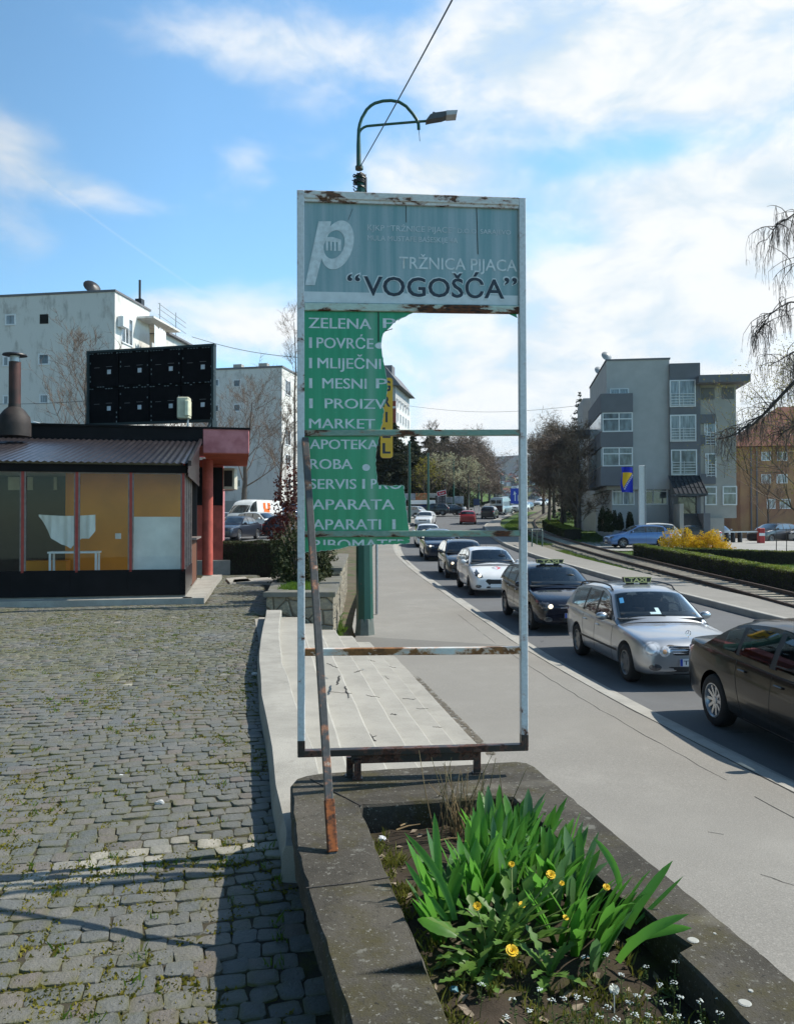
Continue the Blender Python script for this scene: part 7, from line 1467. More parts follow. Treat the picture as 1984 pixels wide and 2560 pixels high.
def bare_tree(label, x, y, H, R_, seed, tr=.14, maxl=3, up=.05, prim=16, hb=.28, rmin=.012, z=None, mat='twig', leaf=None, name='bare_tree', group=None, kids=(5, 5, 4, 3), lean=0, conic=.6, leafn=6, leafs=.05, bark='bark', spray=0):
    q = random.Random(seed); z = hgt(x, y)-.1 if z is None else z; t_ = thing(name, label, 'tree', (x, y, z), 0, group); V, F = [], []; pts = []; rs = []
    for i in range(9): s = i/8; pts.append(Vector((q.uniform(-.1, .1)*s*2+lean*s*s, q.uniform(-.1, .1)*s*2, H*.93*s))); rs.append(tr*(1.15-s)**1.1+.012)
    tube3(V, F, pts, rs, 7); mk('trunk', py_mesh('trunk', V, F, M[bark]), t_); V, F, tips = [], [], []
    for k in range(prim):
        s = hb+(1-hb)*(k+q.random())/prim; i = min(7, int(s*8)); p = pts[i].lerp(pts[i+1], s*8-i); a = k*2.4+q.uniform(-.5, .5); el = q.uniform(.35, .95)+.35*s; L = R_*(1-conic*((s-hb)/(1-hb))**1.3)*q.uniform(.8, 1.2)
        branch(V, F, p, Vector((math.cos(a)*math.cos(el), math.sin(a)*math.cos(el), math.sin(el))), L, max(rmin*1.5, tr*.42*(1.1-s)), 1, maxl, q, up, tips, rmin, kids)
    mk('crown', py_mesh('crown', V, F, M[mat]), t_)
    if spray:
        r2 = np.random.default_rng(seed+5); T0 = np.array([tuple(p) for p in tips], np.float32); C = T0[r2.integers(0, len(T0), spray)]+r2.normal(size=(spray, 3))*.09*R_; mk('twig_spray', leaf_mesh('twig_spray', C, .20+.0016*y, r2, M[mat], 0, .07), t_)
    if leaf:
        r2 = np.random.default_rng(seed); C = np.repeat(np.array([tuple(p) for p in tips], np.float32), leafn, 0); C += r2.normal(size=C.shape)*.16*R_/3; mk('foliage', leaf_mesh('foliage', C, leafs, r2, M[leaf]), t_)
    return t_
def conifer(label, x, y, H, R_, seed, mat='spruce', z=None, hb=.08, dens_=1.0, name='spruce_tree', size=.16, droop=.25, rag=.25):
    q = random.Random(seed); r2 = np.random.default_rng(seed); z = hgt(x, y)-.2 if z is None else z; t_ = thing(name, label, 'tree', (x, y, z)); V, F = [], []; tube3(V, F, [Vector((0, 0, 0)), Vector((0, 0, H*.5)), Vector((0, 0, H*.97))], [R_*.06, R_*.045, .02], 6); mk('trunk', py_mesh('trunk', V, F, M['bark']), t_); P = []; n = int(46*dens_); V, F = [], []
    for i in range(n):
        s = hb+(1-hb)*(i+q.random())/n; rr_ = R_*((1-s)/(1-hb))**.85*q.uniform(1-rag, 1+rag)
        for k in range(5):
            a = q.uniform(0, 6.283); L = rr_*q.uniform(.7, 1.08); m_ = max(4, int(L*16*dens_)); tt = r2.uniform(.15, 1, m_)
            px = np.cos(a)*L*tt; py = np.sin(a)*L*tt; pz = H*s - droop*L*tt**1.5 + .12*L*tt; C = np.stack([px, py, pz], 1)+r2.normal(size=(m_, 3))*(.05+.09*L*(1-tt[:, None]*.6))*np.array([1, 1, .5]); P.append(C)
            tube3(V, F, [Vector((0, 0, H*s)), Vector((math.cos(a)*L*.9, math.sin(a)*L*.9, H*s-droop*L*.8+.1*L))], [.03, .01])
    mk('branch', py_mesh('branch', V, F, M['bark']), t_); mk('crown', leaf_mesh('crown', np.concatenate(P), size, r2, M[mat], .4, .35), t_); return t_
def bush(name, label, cat, c, rad, n, size, mat, seed, stems=True, lump=.35, group=None, flat=.2):
    r2 = np.random.default_rng(seed); q = random.Random(seed); t_ = thing(name, label, cat, c, 0, group); D_ = r2.normal(size=(n, 3)); D_ /= np.linalg.norm(D_, axis=1)[:, None]; D_[:, 2] = np.abs(D_[:, 2])*1.0; rr_ = r2.uniform(.25, 1, n)**.45
    k = np.array([1+lump*(mnoise.noise((d[0]*2.1+seed, d[1]*2.1, d[2]*2.1))+.5*mnoise.noise((d[0]*5+seed, d[1]*5, d[2]*5))) for d in D_]); P = D_*(rr_*k)[:, None]*np.array(rad); keep = np.array([mnoise.noise((p[0]*2.2/size*.06+seed, p[1]*2.2/size*.06, p[2]*2.2/size*.06)) > -.28 for p in P]); mk('foliage', leaf_mesh('foliage', P[keep], size, r2, M[mat], flat), t_)
    if stems:
        V, F = [], []
        for i in range(14): a = q.uniform(0, 6.283); e = q.uniform(.2, .9); tube3(V, F, [Vector((math.cos(a)*rad[0]*.1, math.sin(a)*rad[1]*.1, -.05)), Vector((math.cos(a)*rad[0]*.4*e, math.sin(a)*rad[1]*.4*e, rad[2]*.5)), Vector((math.cos(a)*rad[0]*.8*e, math.sin(a)*rad[1]*.8*e, rad[2]*.95))], [.022, .015, .006])
        mk('stem', py_mesh('stem', V, F, M['twig_dark']), t_)
    return t_
def hedge(label, path, w, h, n, seed, zf, top='hedge_top', sidem='hedge_side', size=.035):
    """clipped hedge along a path of (x, y)"""
    r2 = np.random.default_rng(seed); P = [Vector((x, y, zf(x, y))) for x, y in path]; c = sum(P, Vector())/len(P); t_ = thing('hedge', label, 'hedge', c); m = MB(); rows = []; L = [(b-a).length for a, b in zip(P, P[1:])]; tot_ = sum(L)
    def pt(s):
        s *= tot_
        for (a, b, l) in zip(P, P[1:], L):
            if s <= l or b is P[-1]: d = (b-a).normalized(); return a+d*min(s, l), Vector((d.y, -d.x, 0))
            s -= l
    nn = int(tot_/.2)
    for i in range(nn+1):
        p, nr = pt(i/nn); p = p-c; k = 1+.13*mnoise.noise((i*.19, seed, 0)); rows.append([p+nr*w*a*.88/2*k+Vector((0, 0, z)) for a, z in ((-1, -.1), (-1.0, h*.5), (-1, h*.92), (-.9, h*.97), (0, h*.975*k), (.9, h*.97), (1, h*.92), (1.0, h*.5), (1, -.1))])
    m.grid(rows); m.add(rows[0], [tuple(range(9))]); m.add(rows[-1], [tuple(range(9))]); m.build('core', M['hedge_in'], t_, smooth=60)
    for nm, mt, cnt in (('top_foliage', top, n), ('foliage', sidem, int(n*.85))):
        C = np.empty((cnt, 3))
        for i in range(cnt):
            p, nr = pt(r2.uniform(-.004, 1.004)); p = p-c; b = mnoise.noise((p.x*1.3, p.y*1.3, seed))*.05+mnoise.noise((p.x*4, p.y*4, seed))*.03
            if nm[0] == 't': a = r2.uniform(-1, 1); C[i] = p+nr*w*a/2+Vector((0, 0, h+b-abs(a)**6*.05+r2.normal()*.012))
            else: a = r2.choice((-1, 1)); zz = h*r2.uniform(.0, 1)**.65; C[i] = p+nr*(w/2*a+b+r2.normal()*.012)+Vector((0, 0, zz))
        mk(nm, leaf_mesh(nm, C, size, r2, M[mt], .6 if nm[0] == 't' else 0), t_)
    return t_
# hedges and shrubs
hedge('long clipped hedge with sunlit green top beside the railway track', [(13.6, 15), (13.55, 26), (13.5, 36), (13.3, 44)], .75, .80, 15000, 1, lambda x, y: hgt(x, y)-.03)
hedge('second low hedge crossing the lawn behind the yellow bush', [(15.2, 43.6), (20, 40.5), (28, 37)], .7, .62, 6000, 2, lambda x, y: hgt(x, y)-.03)
hedge('small dark hedge block by the track under the bare trees', [(13.6, 62), (13.9, 70), (14.8, 78)], 1.3, .85, 7000, 3, lambda x, y: zr(y)-.03, size=.05)
hedge('dark clipped hedge between the cobbled square and the car park', [(-8.3, 28.2), (-6, 27.9), (-3.4, 27.7)], .85, 1.12, 7000, 4, lambda x, y: .0, 'juniper', 'juniper', .032)
fz = gnd(1720, 1384, hgt(17.5, 47)-.05)
bush('yellow_forsythia', 'bright yellow flowering forsythia bush with a rounded top behind the hedge', 'bush', Vector((16.7, 47.2, hgt(16.5, 47)-.1)), (1.3, 1.0, 1.5), 11000, .045, 'forsythia', 5, lump=.36); bush('yellow_forsythia', 'second yellow forsythia bush, the one farther along towards the orange house', 'bush', Vector((18.35, 47.0, hgt(18.4, 47)-.1)), (1.3, 1.0, 1.42), 11000, .045, 'forsythia', 8, lump=.36)
for i, (cx, cy, w_, lab, mt) in enumerate([(415, 1408, .34, 'tallest dark columnar thuja at the corner of the grey building', 'spruce2'), (455, 1412, .36, 'brownish green columnar thuja close beside the tallest one', 'juniper'), (493, 1400, .21, 'slim dark thuja third from the lawn corner', 'spruce2'), (532, 1402, .25, 'short dark thuja just before the white pylon', 'spruce2'), (597, 1395, .27, 'single dark thuja hugging the white pylon', 'spruce2')]):
    D = 57.5; p = at(*q6(cx, cy), D); zt_ = at(*q6(cx, (1252, 1258, 1270, 1290, 1278)[i]), D).z; bush('thuja', lab, 'bush', p, (w_, w_, (zt_-p.z)), 1900, .085, mt, 20+i, True, .15, None)
bz_ = .40
for i, (x, y, r_, mt, lab) in enumerate([(-2.25, 18.3, (.62, .7, 1.15), 'juniper', 'dense dark evergreen shrub at the front of the stone walled bed'), (-2.5, 20.6, (.8, .9, 1.5), 'juniper', 'broad dark evergreen shrub in the middle of the stone walled bed'), (-2.6, 23.6, (.85, 1.0, 1.7), 'juniper', 'tall dark evergreen shrub at the back of the stone walled bed'), (-2.0, 19.6, (.38, .5, .75), 'juniper', 'small evergreen shrub by the coping step of the stone bed')]):
    bush('evergreen_shrub', lab, 'bush', (x, y, bz_), r_, 3000, .05, mt, 40+i)
bush('reddish_shrub', 'tall loose shrub with dark reddish leaves beside the sign post', 'bush', (-4.0, 31.5, .2), (1.2, 1.1, 4.1), 3600, .08, 'barberry', 47)
kind(tuft_cloud('bed_grass', [(random.Random(i).uniform(-2.35, -1.72), random.Random(i+500).uniform(15.95, 17.6), .40, 1) for i in range(150)] + [(-1.83+.02*(i % 7), 22+i*.03, .40, 1.2) for i in range(60)], M['blade'], random.Random(8), .04, .13, 14, .09, .006, .8), 'stuff')
kind(tuft_cloud('wall_foot_weeds', [(-1.22+AX*(15.5+i*.05-15.4)*.55+.10+random.Random(i).uniform(-.04, .2), 15.5+i*.05, zs(15.5+i*.05), random.Random(i+9).uniform(.5, 1.3)) for i in range(150)], M['blade'], random.Random(9), .05, .16, 12, .09, .007, .8), 'stuff')
# trees
T_ = bare_tree
T_('bare grey tree leaning before the farther apartment block', -13.4, 70, 11.5, 4.6, 1, .24, 4, .06, 15, .26, .016, zl(70), lean=.8); T_('thin bare tree close to the sign post among parked cars', -10.6, 72, 10.0, 3.6, 2, .17, 4, .06, 14, .3, .016, zl(72), lean=.6)
T_('spreading bare tree behind the black advertising screen', -19.5, 50, 11.6, 4.6, 3, .2, 4, .07, 16, .22, .014, zl(50)); T_('small bare tree showing under the advertising screen', -13.2, 48, 7.2, 3.0, 4, .13, 4, .04, 14, .2, .014, zl(48)); T_('bare tree between kiosk roof and farther apartment block', -15.6, 62, 9.2, 3.8, 5, .16, 4, .05, 14, .22, .015, zl(62))
T_('tall pale birch rising behind the header of the sign', -10.2, 80, 21, 3.6, 6, .16, 4, .02, 16, .45, .012, zl(80), 'twig', conic=.5)
conifer('dark spruce standing behind the yellow grill sign', -.4, 120, 13.0, 6.5, 11, 'spruce2', size=.24, dens_=1.5, rag=.3); conifer('broad dark conifer beside the first green pole', 2.4, 123, 11.7, 6.0, 12, 'spruce2', size=.26, dens_=1.5, rag=.4); conifer('tallest dark spruce with a pointed top by the blossom trees', 9.0, 150, 14.5, 7.0, 13, 'spruce2', size=.28, dens_=1.5, hb=.03); conifer('second tall dark spruce close by the pointed one', 6.2, 147, 14.2, 6.6, 14, 'spruce2', size=.28, dens_=1.5, hb=.03); conifer('dark spruce behind the tower block corner', -3.0, 127, 15.0, 6.5, 15, 'spruce2', size=.28, dens_=1.5)
T_('pale bare birch showing above the conifers', 6.0, 138, 15, 3.0, 16, .13, 3, .02, 22, .45, .03, mat='twig', conic=.5)
T_('cream blossoming tree beside the third green pole', 7.2, 119, 8.0, 3.6, 21, .16, 3, .05, 14, .25, .02, leaf='blossom', leafn=7, leafs=.11, name='blossom_tree'); T_('pale blossoming tree on the green bank by the market', 11.0, 124, 7.4, 3.4, 22, .15, 3, .05, 14, .25, .02, leaf='blossom', leafn=6, leafs=.11, name='blossom_tree'); T_('small greenish blossom tree above the market boards', 4.0, 116, 7.2, 3.0, 23, .14, 3, .05, 14, .25, .02, leaf='bud', leafn=5, leafs=.12, name='blossom_tree')
for i, (px, D, H_, R_, lab) in enumerate([(1150, 145, 9.6, 5, 'bare brown roadside tree just behind the blossom trees'), (1172, 158, 10.4, 5.2, 'tallest bare brown tree along the road beyond the market'), (1194, 170, 9.2, 5, 'bare roadside tree in the middle of the brown row'), (1203, 185, 8.6, 3.6, 'bare roadside tree next to the last of the brown row'), (1222, 200, 7.4, 2.2, 'last bare tree of the brown row before the open hill view'), (1236, 230, 6.0, 1.6, 'small far bare tree at the end of the brown row')]):
    T_(lab, (px-992)/2000*D, D, H_, R_*1.15, 30+i, .25, 3, .05, 22, .10, .03, zr(D)+.3, kids=(6, 6, 5, 3), spray=6500, conic=.45)
for i, (px, D, H_, R_, lab, mt, lf) in enumerate([(1384, 104, 10.2, 4.4, 'dense brown bare tree beside the track, thickest trunk of the group', 'twig_dark', None), (1358, 116, 9.8, 4.2, 'yellow green budding willow beyond the sign post', 'twig', 'bud'), (1410, 92, 9.4, 3.4, 'bare brown tree in the group between track and grey building', 'twig_dark', None), (1372, 88, 8.0, 2.6, 'slender bare tree near the sign post by the track', 'twig', None), (1445, 63, 8.2, 2.3, 'slim young bare tree standing on the lawn before the grey building', 'twig_dark', None), (1437, 66, 5.0, 1.4, 'thin sapling beside the slim bare tree on the lawn', 'twig_dark', None), (1404, 78, 7.4, 2.4, 'brown bare tree behind the small dark hedge block', 'twig', None)]):
    x = (px-992)/2000*D; T_(lab, x, D, H_, R_, 50+i, .05+.017*H_, 4 if D < 95 else 3, .06, 18, .2, .013+.0001*D, zr(D)-.1 if D > 70 else hgt(x, D)-.1, mt, lf, kids=(5, 5, 4, 3) if D < 95 else (6, 6, 4, 3), spray=1500 if D < 70 else 5200, conic=.4)
conifer('dark spruce top rising behind the grey office building', (1449-992)/2000*92, 92, 16.0, 3.6, 61, 'spruce', zr(92)-1, size=.18)
T_('budding yellow green tree before the orange house, trunk outside the picture', 23.6, 45, 9.0, 5.2, 71, .2, 4, .03, 18, .15, .012, leaf='bud', leafn=9, leafs=.05, name='budding_tree'); T_('small bare tree in the car park before the orange house', 31.5, 68, 5.5, 2.2, 72, .1, 4, .04, 12, .3, .014, pz)
# weeping birch with hanging twigs, trunk outside the picture
wb = thing('weeping_birch', 'weeping birch with long hanging dark twigs reaching in over the orange house', 'tree', (18.2, 31, zr(31)-.1)); q = random.Random(88); V, F, TW = [], [], []
o_ = Vector((18.2, 31, zr(31)-.1)); tube3(V, F, [Vector((0, 0, 0)), Vector((.1, 0, 5)), Vector((0, .1, 10)), Vector((.2, 0, 16))], [.32, .25, .17, .05], 8); mk('trunk', py_mesh('trunk', V, F, M['birch_bark']), wb); V, F = [], []
def strand(p, L, r_):
    pts = [p]; d = Vector((q.uniform(-.5, .5), q.uniform(-.5, .5), -.3))
    for i in range(5): d = (d*.6+Vector((q.uniform(-.12, .12), q.uniform(-.12, .12), -.55))).normalized(); pts.append(pts[-1]+d*L/5)
    tube3(V, F, pts, [r_, r_*.9, r_*.8, r_*.7, r_*.6, r_*.5])
    for k in range(3):
        a = pts[q.randint(1, 4)]; d2 = Vector((q.uniform(-.6, .6), q.uniform(-.6, .6), -.5)); tube3(V, F, [a, a+d2*L*.12, a+d2*L*.16+Vector((0, 0, -L*.14))], [r_*.7, r_*.6, r_*.4])
def limb(px, D0, r0, nsub=16, hang=(.5, 1.2)):
    P = [at(x, y, D0+i*.25) - o_ for i, (x, y) in enumerate(px)]; tube_r = [r0*(1-.75*i/(len(P)-1)) for i in range(len(P))]; 
    for a, b, ra, rb in zip(P, P[1:], tube_r, tube_r[1:]): tube3(V, F, [a, a.lerp(b, .5)+Vector((q.uniform(-.05, .05), 0, q.uniform(-.05, .05))), b], [ra, (ra+rb)/2, rb], 5)
    for k in range(nsub):
        s = q.uniform(.15, 1)*(len(P)-1); i = min(len(P)-2, int(s)); a = P[i].lerp(P[i+1], s-i); d = Vector((q.uniform(-1, .6), q.uniform(-.8, .8), q.uniform(-.35, .75))).normalized(); L = q.uniform(.6, 1.6); pts = [a]
        for j in range(5): d = (d+Vector((q.uniform(-.3, .3), q.uniform(-.3, .3), -.22))).normalized(); pts.append(pts[-1]+d*L/5)
        tube3(V, F, pts, [.022, .019, .016, .013, .011, .009])
        for j in range(7): strand(pts[q.randint(1, 5)], q.uniform(*hang), .0075)
limb([(2190, 860), (2080, 895), (1984, 955), (1925, 1018), (1880, 1062), (1840, 1085), (1790, 1098)], 30, .095, 40, (.35, .95)); limb([(2190, 560), (2060, 545), (1984, 535), (1940, 560), (1915, 600)], 30, .05, 30); limb([(2190, 780), (2060, 752), (1975, 755), (1925, 785), (1893, 830)], 30.5, .05, 34, (.35, .9)); limb([(2190, 840), (2050, 860), (1980, 882), (1920, 915)], 31, .05, 24, (.4, 1.0)); limb([(2190, 1000), (2060, 1030), (1990, 1060), (1940, 1090)], 31, .06, 26, (.4, .9)); limb([(2190, 640), (2080, 620), (2010, 640), (1975, 670)], 30, .05, 12)
M['birch_twig'] = plain('dark_birch_twigs', (.075, .06, .054), .9, var=.3, scale=3); mk('branch', py_mesh('branch', V, F, M['birch_twig']), wb)
ribbon('green_bank', lambda y: SL(y)-15, lambda y: SL(y)+.2, lambda y: 0, 112, 250, M['grass_base'], n=8)
for v_ in bpy.data.objects['green_bank'].data.vertices: s_ = (SL(v_.co.y)+.2-v_.co.x)/15; v_.co.z = zr(v_.co.y)+.12+5.2*max(0, min(1, s_*1.3))**.8*min(1, (v_.co.y-110)/14)
# grass on the far side
q = random.Random(14); sp_ = []
for i in range(9500):
    y = q.uniform(17, 50); x = q.choice((q.uniform(TC(y)-1.6, TC(y)+1.6), q.uniform(TC(y)+.9, TC(y)+1.7), q.uniform(14, 24), q.uniform(KR(y)+1.55, TC(y)-1.0))); n_ = mnoise.noise((x*.5, y*.25, 4))
    if abs(x-TC(y)) < 1.3 and n_ < -.1: continue
    if abs(x-TC(y)-.72) < .1 or abs(x-TC(y)+.72) < .1: continue
    sp_.append((x, y, max(hgt(x, y)-.06, zr(y)-.03) if x < 13.4 else hgt(x, y)-.06, q.uniform(.6, 1.5)))
for i in range(2500): y = q.uniform(55, 110); x = q.choice((q.uniform(KR(y)+2.1, TC(y)-.9), q.uniform(TC(y)+1, TC(y)+9))); sp_.append((x, y, zr(y)+.02 if x < TC(y) else zr(y)-.05, q.uniform(1, 2.2)))
kind(tuft_cloud('verge_grass', sp_, leafmat('verge_grass_blade', (.05, .105, .015), (.12, .19, .03), .3), q, .03, .11, 9, .12, .009, .8), 'stuff')
# ------------------------------------------------------------------ street furniture and market far down the road
for i, (px, D, pt_, pb_, lab) in enumerate([(1023, 85, 1107, 1296, 'green roadside pole standing closest beside the torn panel edge'), (1070, 104, 1136, 1276, 'green roadside pole rising in front of the market boards'), (1133, 121, 1150, 1272, 'green roadside pole before the cream blossom tree'), (1170, 143, 1155, 1260, 'green roadside pole by the green bank'), (1196, 166, 1165, 1256, 'thin green roadside pole near the brown trees'), (1225, 205, 1172, 1250, 'thin far pole at the end of the brown tree row'), (1253, 250, 1185, 1246, 'thinnest far pole beside the hill view')]):
    b = at(px, pb_, D); zt_ = at(px, pt_, D).z-b.z+.5; t_ = thing('green_pole', lab, 'pole', (b.x, b.y, b.z-.5)); m = MB(); m.tube([(0, 0, 0), (0, 0, zt_*.5), (0, 0, zt_)], [.17, .15, .11], 8); m.build('shaft', M['green_paint'], t_, smooth=60); m = MB(); m.lathe([(.13, zt_), (.16, zt_+.05), (.16, zt_+.12), (0, zt_+.2)], 8); m.build('cap', M['green_paint'], t_)
def board(nm, lab, px0, px1, py0, py1, D, mat, cat='sign', tilt=0, legs=True):
    a, b = at(px0, py1, D), at(px1, py0, D); t_ = thing(nm, lab, cat, ((a.x+b.x)/2, D, a.z)); w, h = b.x-a.x, b.z-a.z; m = MB(); m.box((0, 0, h/2), (w, .12, h), bev=.02, M=Matrix.Rotation(R(tilt), 4, 'Y')); m.build('panel', mat, t_)
    if legs:
        for s_ in (-.4, .4): m = MB(); m.box((s_*w, .1, -.3), (.08, .08, h+.6)); m.build('post', M['steel'], t_)
    return t_, w, h
fp = NT('food_photo_print'); v = fp.vec(); fp.set('Base Color', fp.mix(fp.rng(fp.noise(v, 1.9, 5), .38, .62), (.42, .12, .03), fp.mix(fp.rng(fp.noise(v, 3.4, 3), .45, .6), (.5, .30, .16), (.10, .13, .03))))
pb8 = lambda x, y: (1000+x/8.465, 1180+y/8.465)
def bd8(nm, lab, x0, x1, y0, y1, D, mat, **k): a, b = pb8(x0, y0), pb8(x1, y1); return board(nm, lab, a[0], b[0], a[1], b[1], D, mat, **k)
bd8('advert_board', 'grey white advertising board next to the torn panel edge', 95, 320, 455, 590, 112, plain('grey_print', (.26, .28, .31), .6, var=.3, scale=2)); bd8('advert_board', 'advertising board with a brown and orange food picture', 325, 580, 450, 592, 112, fp.m); bd8('advert_board', 'pale advertising board between food picture and red sign', 590, 790, 450, 545, 113, plain('pale_print', (.36, .36, .33), .6, var=.3, scale=2))
ms, w, h = bd8('market_stall', 'market stall with long white awning strip and dark open front', 215, 740, 598, 682, 108, M['white_plain'], cat='stall', legs=False); m = MB(); m.box((0, 1.2, -.85), (w, 2.2, 1.7)); m.build('stall_body', M['opening_shade'], ms); m = MB(); m.box((w*.0, .06, -.8), (w*.3, .1, 1.4)); m.build('blue_front', plain('dark_blue_front', (.012, .025, .10), .6), ms)
mb_, w, h = bd8('menu_board', 'dark grey board with pale dotted lines under the red tilted sign', 740, 970, 505, 700, 110, plain('dark_board', (.05, .05, .055), .6)); m = MB()
for i in range(5):
    for j in range(3): m.box((-w*.3+w*.3*j, -.065, h*(.15+.17*i)), (w*.17, .02, .05))
m.build('menu_line', plain('menu_text_grey', (.32, .32, .32), .6), mb_)
rs_, w, h = bd8('red_sign', 'tilted red sign with white border and white script on the market roof', 790, 985, 395, 500, 109.5, plain('sign_red', (.42, .015, .03), .5), tilt=-14); TM = Matrix.Rotation(R(-14), 4, 'Y'); m = MB()
for (a, b) in (((-.49, .04), (.49, .04)), ((-.49, .96), (.49, .96)), ((-.49, .04), (-.49, .96)), ((.49, .04), (.49, .96))): m.bar((a[0]*w, -.075, a[1]*h), (b[0]*w, -.075, b[1]*h), .03, .07)
pts = [(-.30, .45), (-.22, .75), (-.20, .3), (-.08, .55), (-.04, .32), (.06, .55), (.10, .32), (.2, .6), (.28, .4)]; m.tube([(p[0]*w, -.08, p[1]*h) for p in pts], .05, 4)
for i in range(len(m.v)): m.v[i] = tuple(TM @ Vector(m.v[i]))
m.build('white_script', M['white_plain'], rs_)
bd8('red_crate_stand', 'red and pink display stand below the dark menu board', 795, 912, 705, 800, 109, plain('red_pink_print', (.38, .06, .08), .6, var=.4, scale=3)); bd8('advert_board', 'grey advertising board with a small red mark', 972, 1112, 530, 655, 111, plain('grey_print_2', (.24, .25, .26), .6, var=.3, scale=2)); bd8('advert_board', 'pale advertising board with a dark diagonal figure beside the green bank', 1140, 1340, 512, 668, 111.5, plain('pale_print_2', (.30, .33, .36), .6, var=.4, scale=1.5)); bd8('blue_board', 'dark blue board half hidden by the brown trees', 1545, 1680, 570, 700, 128, plain('dull_blue', (.03, .05, .12), .6))
for (kd, c, px, D, hd, lab) in (('suv', (.02, .02, .022), 1083, 108, 80, 'black car parked at the market stall'), ('sedan', (.015, .015, .018), 1119, 108.5, 95, 'black car parked before the grey market boards'), ('hatch', (.3, .33, .35), 1022, 98, 60, 'grey car parked at the kerb beside the torn panel edge')):
    o = car(kd, car_paint('far_parked', c, .2, .4), lab, 'car', Vector(((px-992)/2000*D, D, zr(D)+.16)), R(hd), 'plain', 'alloy_dull', None, None, None, 'lamp_dark', lite=True)
mc = at(1148, 1272, 108); mt_ = thing('motorcycle', 'small motorcycle with a white top box parked by the market boards', 'motorcycle', (mc.x, 108, zr(108)+.15), R(70)); ty_, rm_, bk_ = wheel_meshes(.32, 'plain', M['alloy_dull'])
for y_ in (-.65, .65): mk('wheel', ty_, mt_, (0, y_, .32)).scale = (.55, 1, 1)
m = MB(); m.tube([(0, -.6, .45), (0, -.2, .75), (0, .3, .7), (0, .62, .9), (0, .66, .35)], [.1, .16, .18, .08, .04], 8); m.tube([(-.35, .5, 1.0), (0, .58, .98), (.35, .5, 1.0)], .025, 5); m.build('frame', M['trim'], mt_, smooth=60); m = MB(); m.box((0, -.65, .95), (.42, .4, .36), bev=.06); m.build('top_box', M['white_plain'], mt_)
# blue road sign on its post, hoop railing
bp = at(1297, 1346, 61); bs = thing('road_sign', 'blue road sign with a white lane arrow on a thin post behind the sign frame', 'sign', bp); m = MB(); m.tube([(0, 0, 0), (0, 0, 3.35)], .05, 8); m.build('post', M['steel'], bs); a, b = at(1275, 1259, 61)-bp, at(1301, 1221, 61)-bp; w, h = b.x-a.x, b.z-a.z; m = MB(); m.box(((a.x+b.x)/2, -.07, (a.z+b.z)/2), (w, .03, h), bev=.01); sp3 = m.build('panel', plain('road_sign_blue', (.012, .045, .42), .4, var=.05), bs); cx_ = (a.x+b.x)/2-.05; m = MB(); m.bar((cx_, -.089, a.z+.2), (cx_, -.089, b.z-.45), .07, .003, up=(0, 1, 0)); m.add([(cx_-.14, -.09, b.z-.5), (cx_+.1, -.09, b.z-.42), (cx_-.06, -.09, b.z-.2)], [(0, 1, 2)]); m.bar((cx_+.22, -.089, a.z+.2), (cx_+.22, -.089, b.z-.5), .05, .003, up=(0, 1, 0)); m.build('arrow', M['white_plain'], sp3, fix=False)
hp_ = at(1337, 1366, 52.5); hr = thing('hoop_railing', 'grey green tubular hoop railing on the verge by the track', 'railing', hp_)
for dx in (-.38, .28): m = MB(); m.tube([(dx, -1, 0), (dx, -1, 1.0), (dx, -.9, 1.12), (dx, .9, 1.12), (dx, 1, 1.0), (dx, 1, 0)], .045, 8); m.build('hoop', plain('grey_green_tube', (.10, .14, .12), .5), hr, smooth=60)
m = MB(); m.tube([(-.38, -.6, 1.12), (.28, -.6, 1.12)], .04, 6); m.build('link_bar', M['steel'], hr)
# barrier by the office building
bb_ = at(*q6(1470, 1478), 58); bb_.z = pz; bg_ = thing('barrier', 'red barrier cabinet with white band and long white arm across the parking entrance', 'barrier', bb_); m = MB(); m.box((0, 0, .62), (.42, .4, 1.24), bev=.03); m.build('cabinet', plain('barrier_red', (.36, .02, .02), .5), bg_); m = MB(); m.box((0, -.205, .78), (.424, .02, .2)); m.build('white_band', M['white_plain'], bg_); m = MB(); m.bar((-.2, 0, .98), (-2.6, .1, .95), .06, .09); m.build('arm', M['white_plain'], bg_)
for cx in (1242, 1284, 1330): b = at(*q6(cx, 1480), 59); m = MB(); m.lathe([(.16, 0), (.17, .9), (.12, .96), (0, .98)], 12); tag(m.build('dark_bollard', M['trim'], None, smooth=40, loc=(b.x, 59, pz)), 'dark waist high bollard under the office building wing', 'bollard', 'dark bollards under the wing')
for cx in (1572, 1640): b = gnd(*q6(cx, 1592), hgt(22, 44)-.05); m = MB(); m.tube([(0, 0, -.1), (.02, 0, 1.0), (0, .02, 1.7)], [.03, .022, .01], 5); tag(m.build('tree_stake', M['bark'], None, loc=b), 'thin wooden stake standing on the lawn edge by the parking area', 'stake', 'stakes on the lawn')
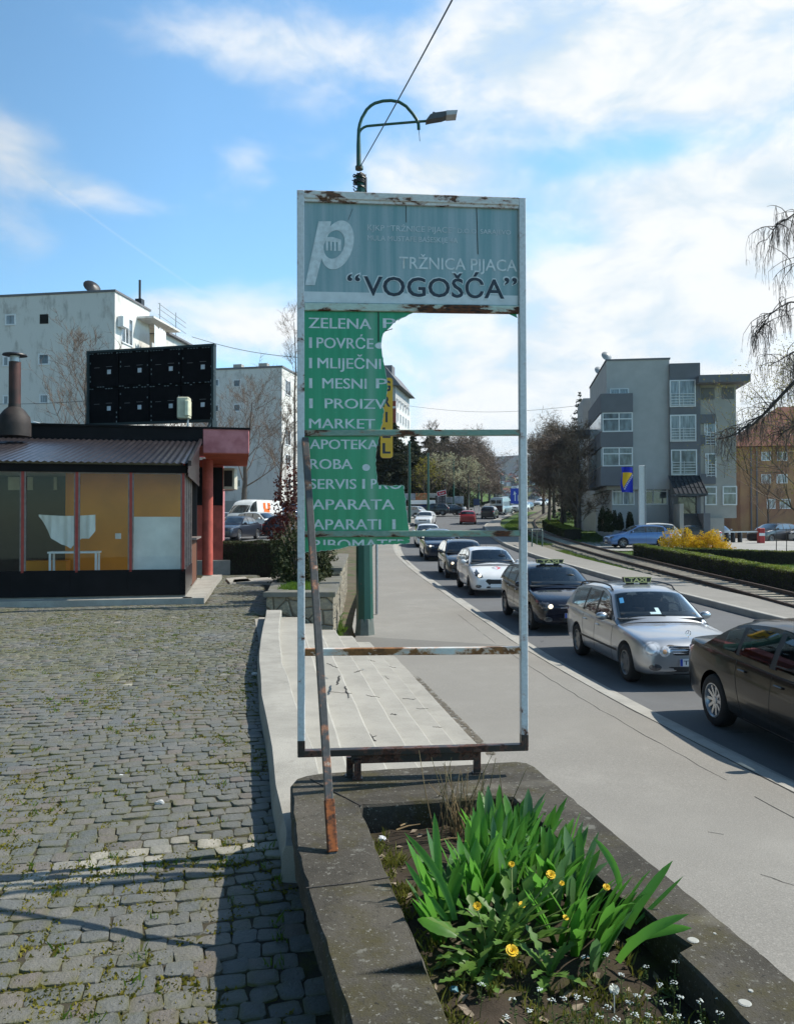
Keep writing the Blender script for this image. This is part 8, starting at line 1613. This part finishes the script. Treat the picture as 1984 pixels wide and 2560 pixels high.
# ------------------------------------------------------------------ distant hills and houses
def hills(name, D, pts, mat, depth, seed, base=-4):
    m = MB(); rows = []; q = random.Random(seed); xs_ = np.linspace(-1.2, 1.2, 260); px = [p[0] for p in pts]; pz_ = [p[1] for p in pts]
    for j in range(14):
        f = j/13; row = []
        for x in xs_: top = np.interp(x, px, pz_)*(D+depth*f); z = base+(top-base)*math.sin(f*math.pi/2)**1.3; n_ = mnoise.noise((x*14, f*3, seed))*.05+mnoise.noise((x*60, f*9, seed))*.025; row.append((x*D*(1+f*.05), D+depth*f, z*(1+n_*f)))
        rows.append(row)
    m.grid(rows); return kind(m.build(name, mat, smooth=180))
def forest_mat(name, a, b, c, sc):
    t = NT(name); v = t.vec(coord='World'); f1 = t.noise(v, sc, 6, .65); f2 = t.noise(v, sc*9, 4, .7); col = t.mix(t.rng(f1, .42, .58), a, b); col = t.mix(t.rng(f2, .5, .7), col, c); t.set('Base Color', col); t.set('Roughness', 1); t.b.inputs['Specular IOR Level'].default_value = 0; return t.m
hills('wooded_hill', 2600, [(-1.2, .10), (-.5, .085), (0, .068), (.06, .074), (.115, .0775), (.13, .081), (.15, .083), (.2, .084), (.35, .09), (.6, .11), (1.2, .1)], forest_mat('bare_woodland', (.050, .042, .036), (.035, .045, .028), (.075, .062, .05), .012), 900, 3)
slope = hills('near_slope', 1100, [(-1.2, .062), (-.5, .056), (-.1, .052), (.05, .056), (.13, .058), (.2, .058), (.5, .066), (1.2, .07)], forest_mat('slope_meadow', (.075, .10, .03), (.11, .10, .055), (.045, .05, .025), .02), 900, 5, 14)
SB = BVHTree.FromPolygons([v_.co.copy() for v_ in slope.data.vertices], [tuple(p.vertices) for p in slope.data.polygons])
def on_slope(px, py):
    X_, Z_ = ray(px, py); h = SB.ray_cast(Vector((0, 0, CAM_Z)), Vector((X_, 1, Z_)).normalized()); return h[0]
q = random.Random(61); tilec = [M['tile'], plain('orange_tiles', (.30, .10, .045), .9, var=.2), plain('brown_tiles', (.16, .075, .05), .9, var=.2)]; walls = [M['white_plain'], plain('cream_house', (.5, .42, .28), .9), plain('ochre_house', (.42, .27, .14), .9), plain('pale_grey_house', (.4, .4, .4), .9)]
hl = ['on the meadow slope at the road end', 'on the far slope above the blue sign', 'half way up the slope beyond the last pole', 'low at the foot of the slope beyond the trees']; hcol = [('white', 0), ('cream', 1), ('ochre', 2), ('pale grey', 3)]; rcol = [('dark red', 0), ('orange', 1), ('brown', 2)]
for i in range(44):
    px, py = q.uniform(1228, 1345), q.uniform(1184, 1252); p = on_slope(px, py); w = q.uniform(8, 13); hh = q.uniform(4.5, 7.5)
    if p is None: continue
    hc, rc2 = hcol[i % 4], rcol[(i*2+i//4) % 3]
    t_ = thing('distant_house', f'tiny {hc[0]} house with {rc2[0]} roof ' + ('on the slope seen through the sign frame'), 'house', p, q.uniform(-.6, .6), 'houses scattered on the far slope'); m = MB(); m.box((0, 0, hh/2-2), (w, w*.8, hh+4)); m.build('wall', walls[hc[1]], t_); m = MB(); m.prism([(-w*.56, hh), (w*.56, hh), (0, hh+w*.32)], -w*.45, w*.45, 'y'); m.build('roof', tilec[rc2[1]], t_)
    if i % 3 == 0: m = MB(); m.box((0, -w*.405, hh*.55), (w*.5, .1, 1.2)); m.build('window', M['pane_grey'], t_)
for i in range(26):
    px, py = q.uniform(1225, 1350), q.uniform(1185, 1252); p = on_slope(px, py)
    if p is None: continue
    bush('slope_tree', 'small dark round tree among the houses on the far slope', 'tree', p, (q.uniform(5, 10), q.uniform(5, 10), q.uniform(9, 14)), 260, 1.8, 'spruce2' if i % 2 else 'juniper', 300+i, True, .3, 'trees scattered on the far slope')
# haze between here and the hills
hz = MB(); hz.box((0, 1800, 128), (9000, 3720, 268)); ho = hz.build('haze', [], None); kind(ho, 'stuff')
hm_ = bpy.data.materials.new('haze_air'); hm_.use_nodes = True; hn = hm_.node_tree; hn.nodes.clear(); hv = hn.nodes.new('ShaderNodeVolumePrincipled'); hv.inputs['Color'].default_value = (.62, .76, 1, 1); hv.inputs['Density'].default_value = .00008; hv.inputs['Anisotropy'].default_value = .0; hoo = hn.nodes.new('ShaderNodeOutputMaterial'); hn.links.new(hv.outputs[0], hoo.inputs['Volume']); ho.data.materials.append(hm_)
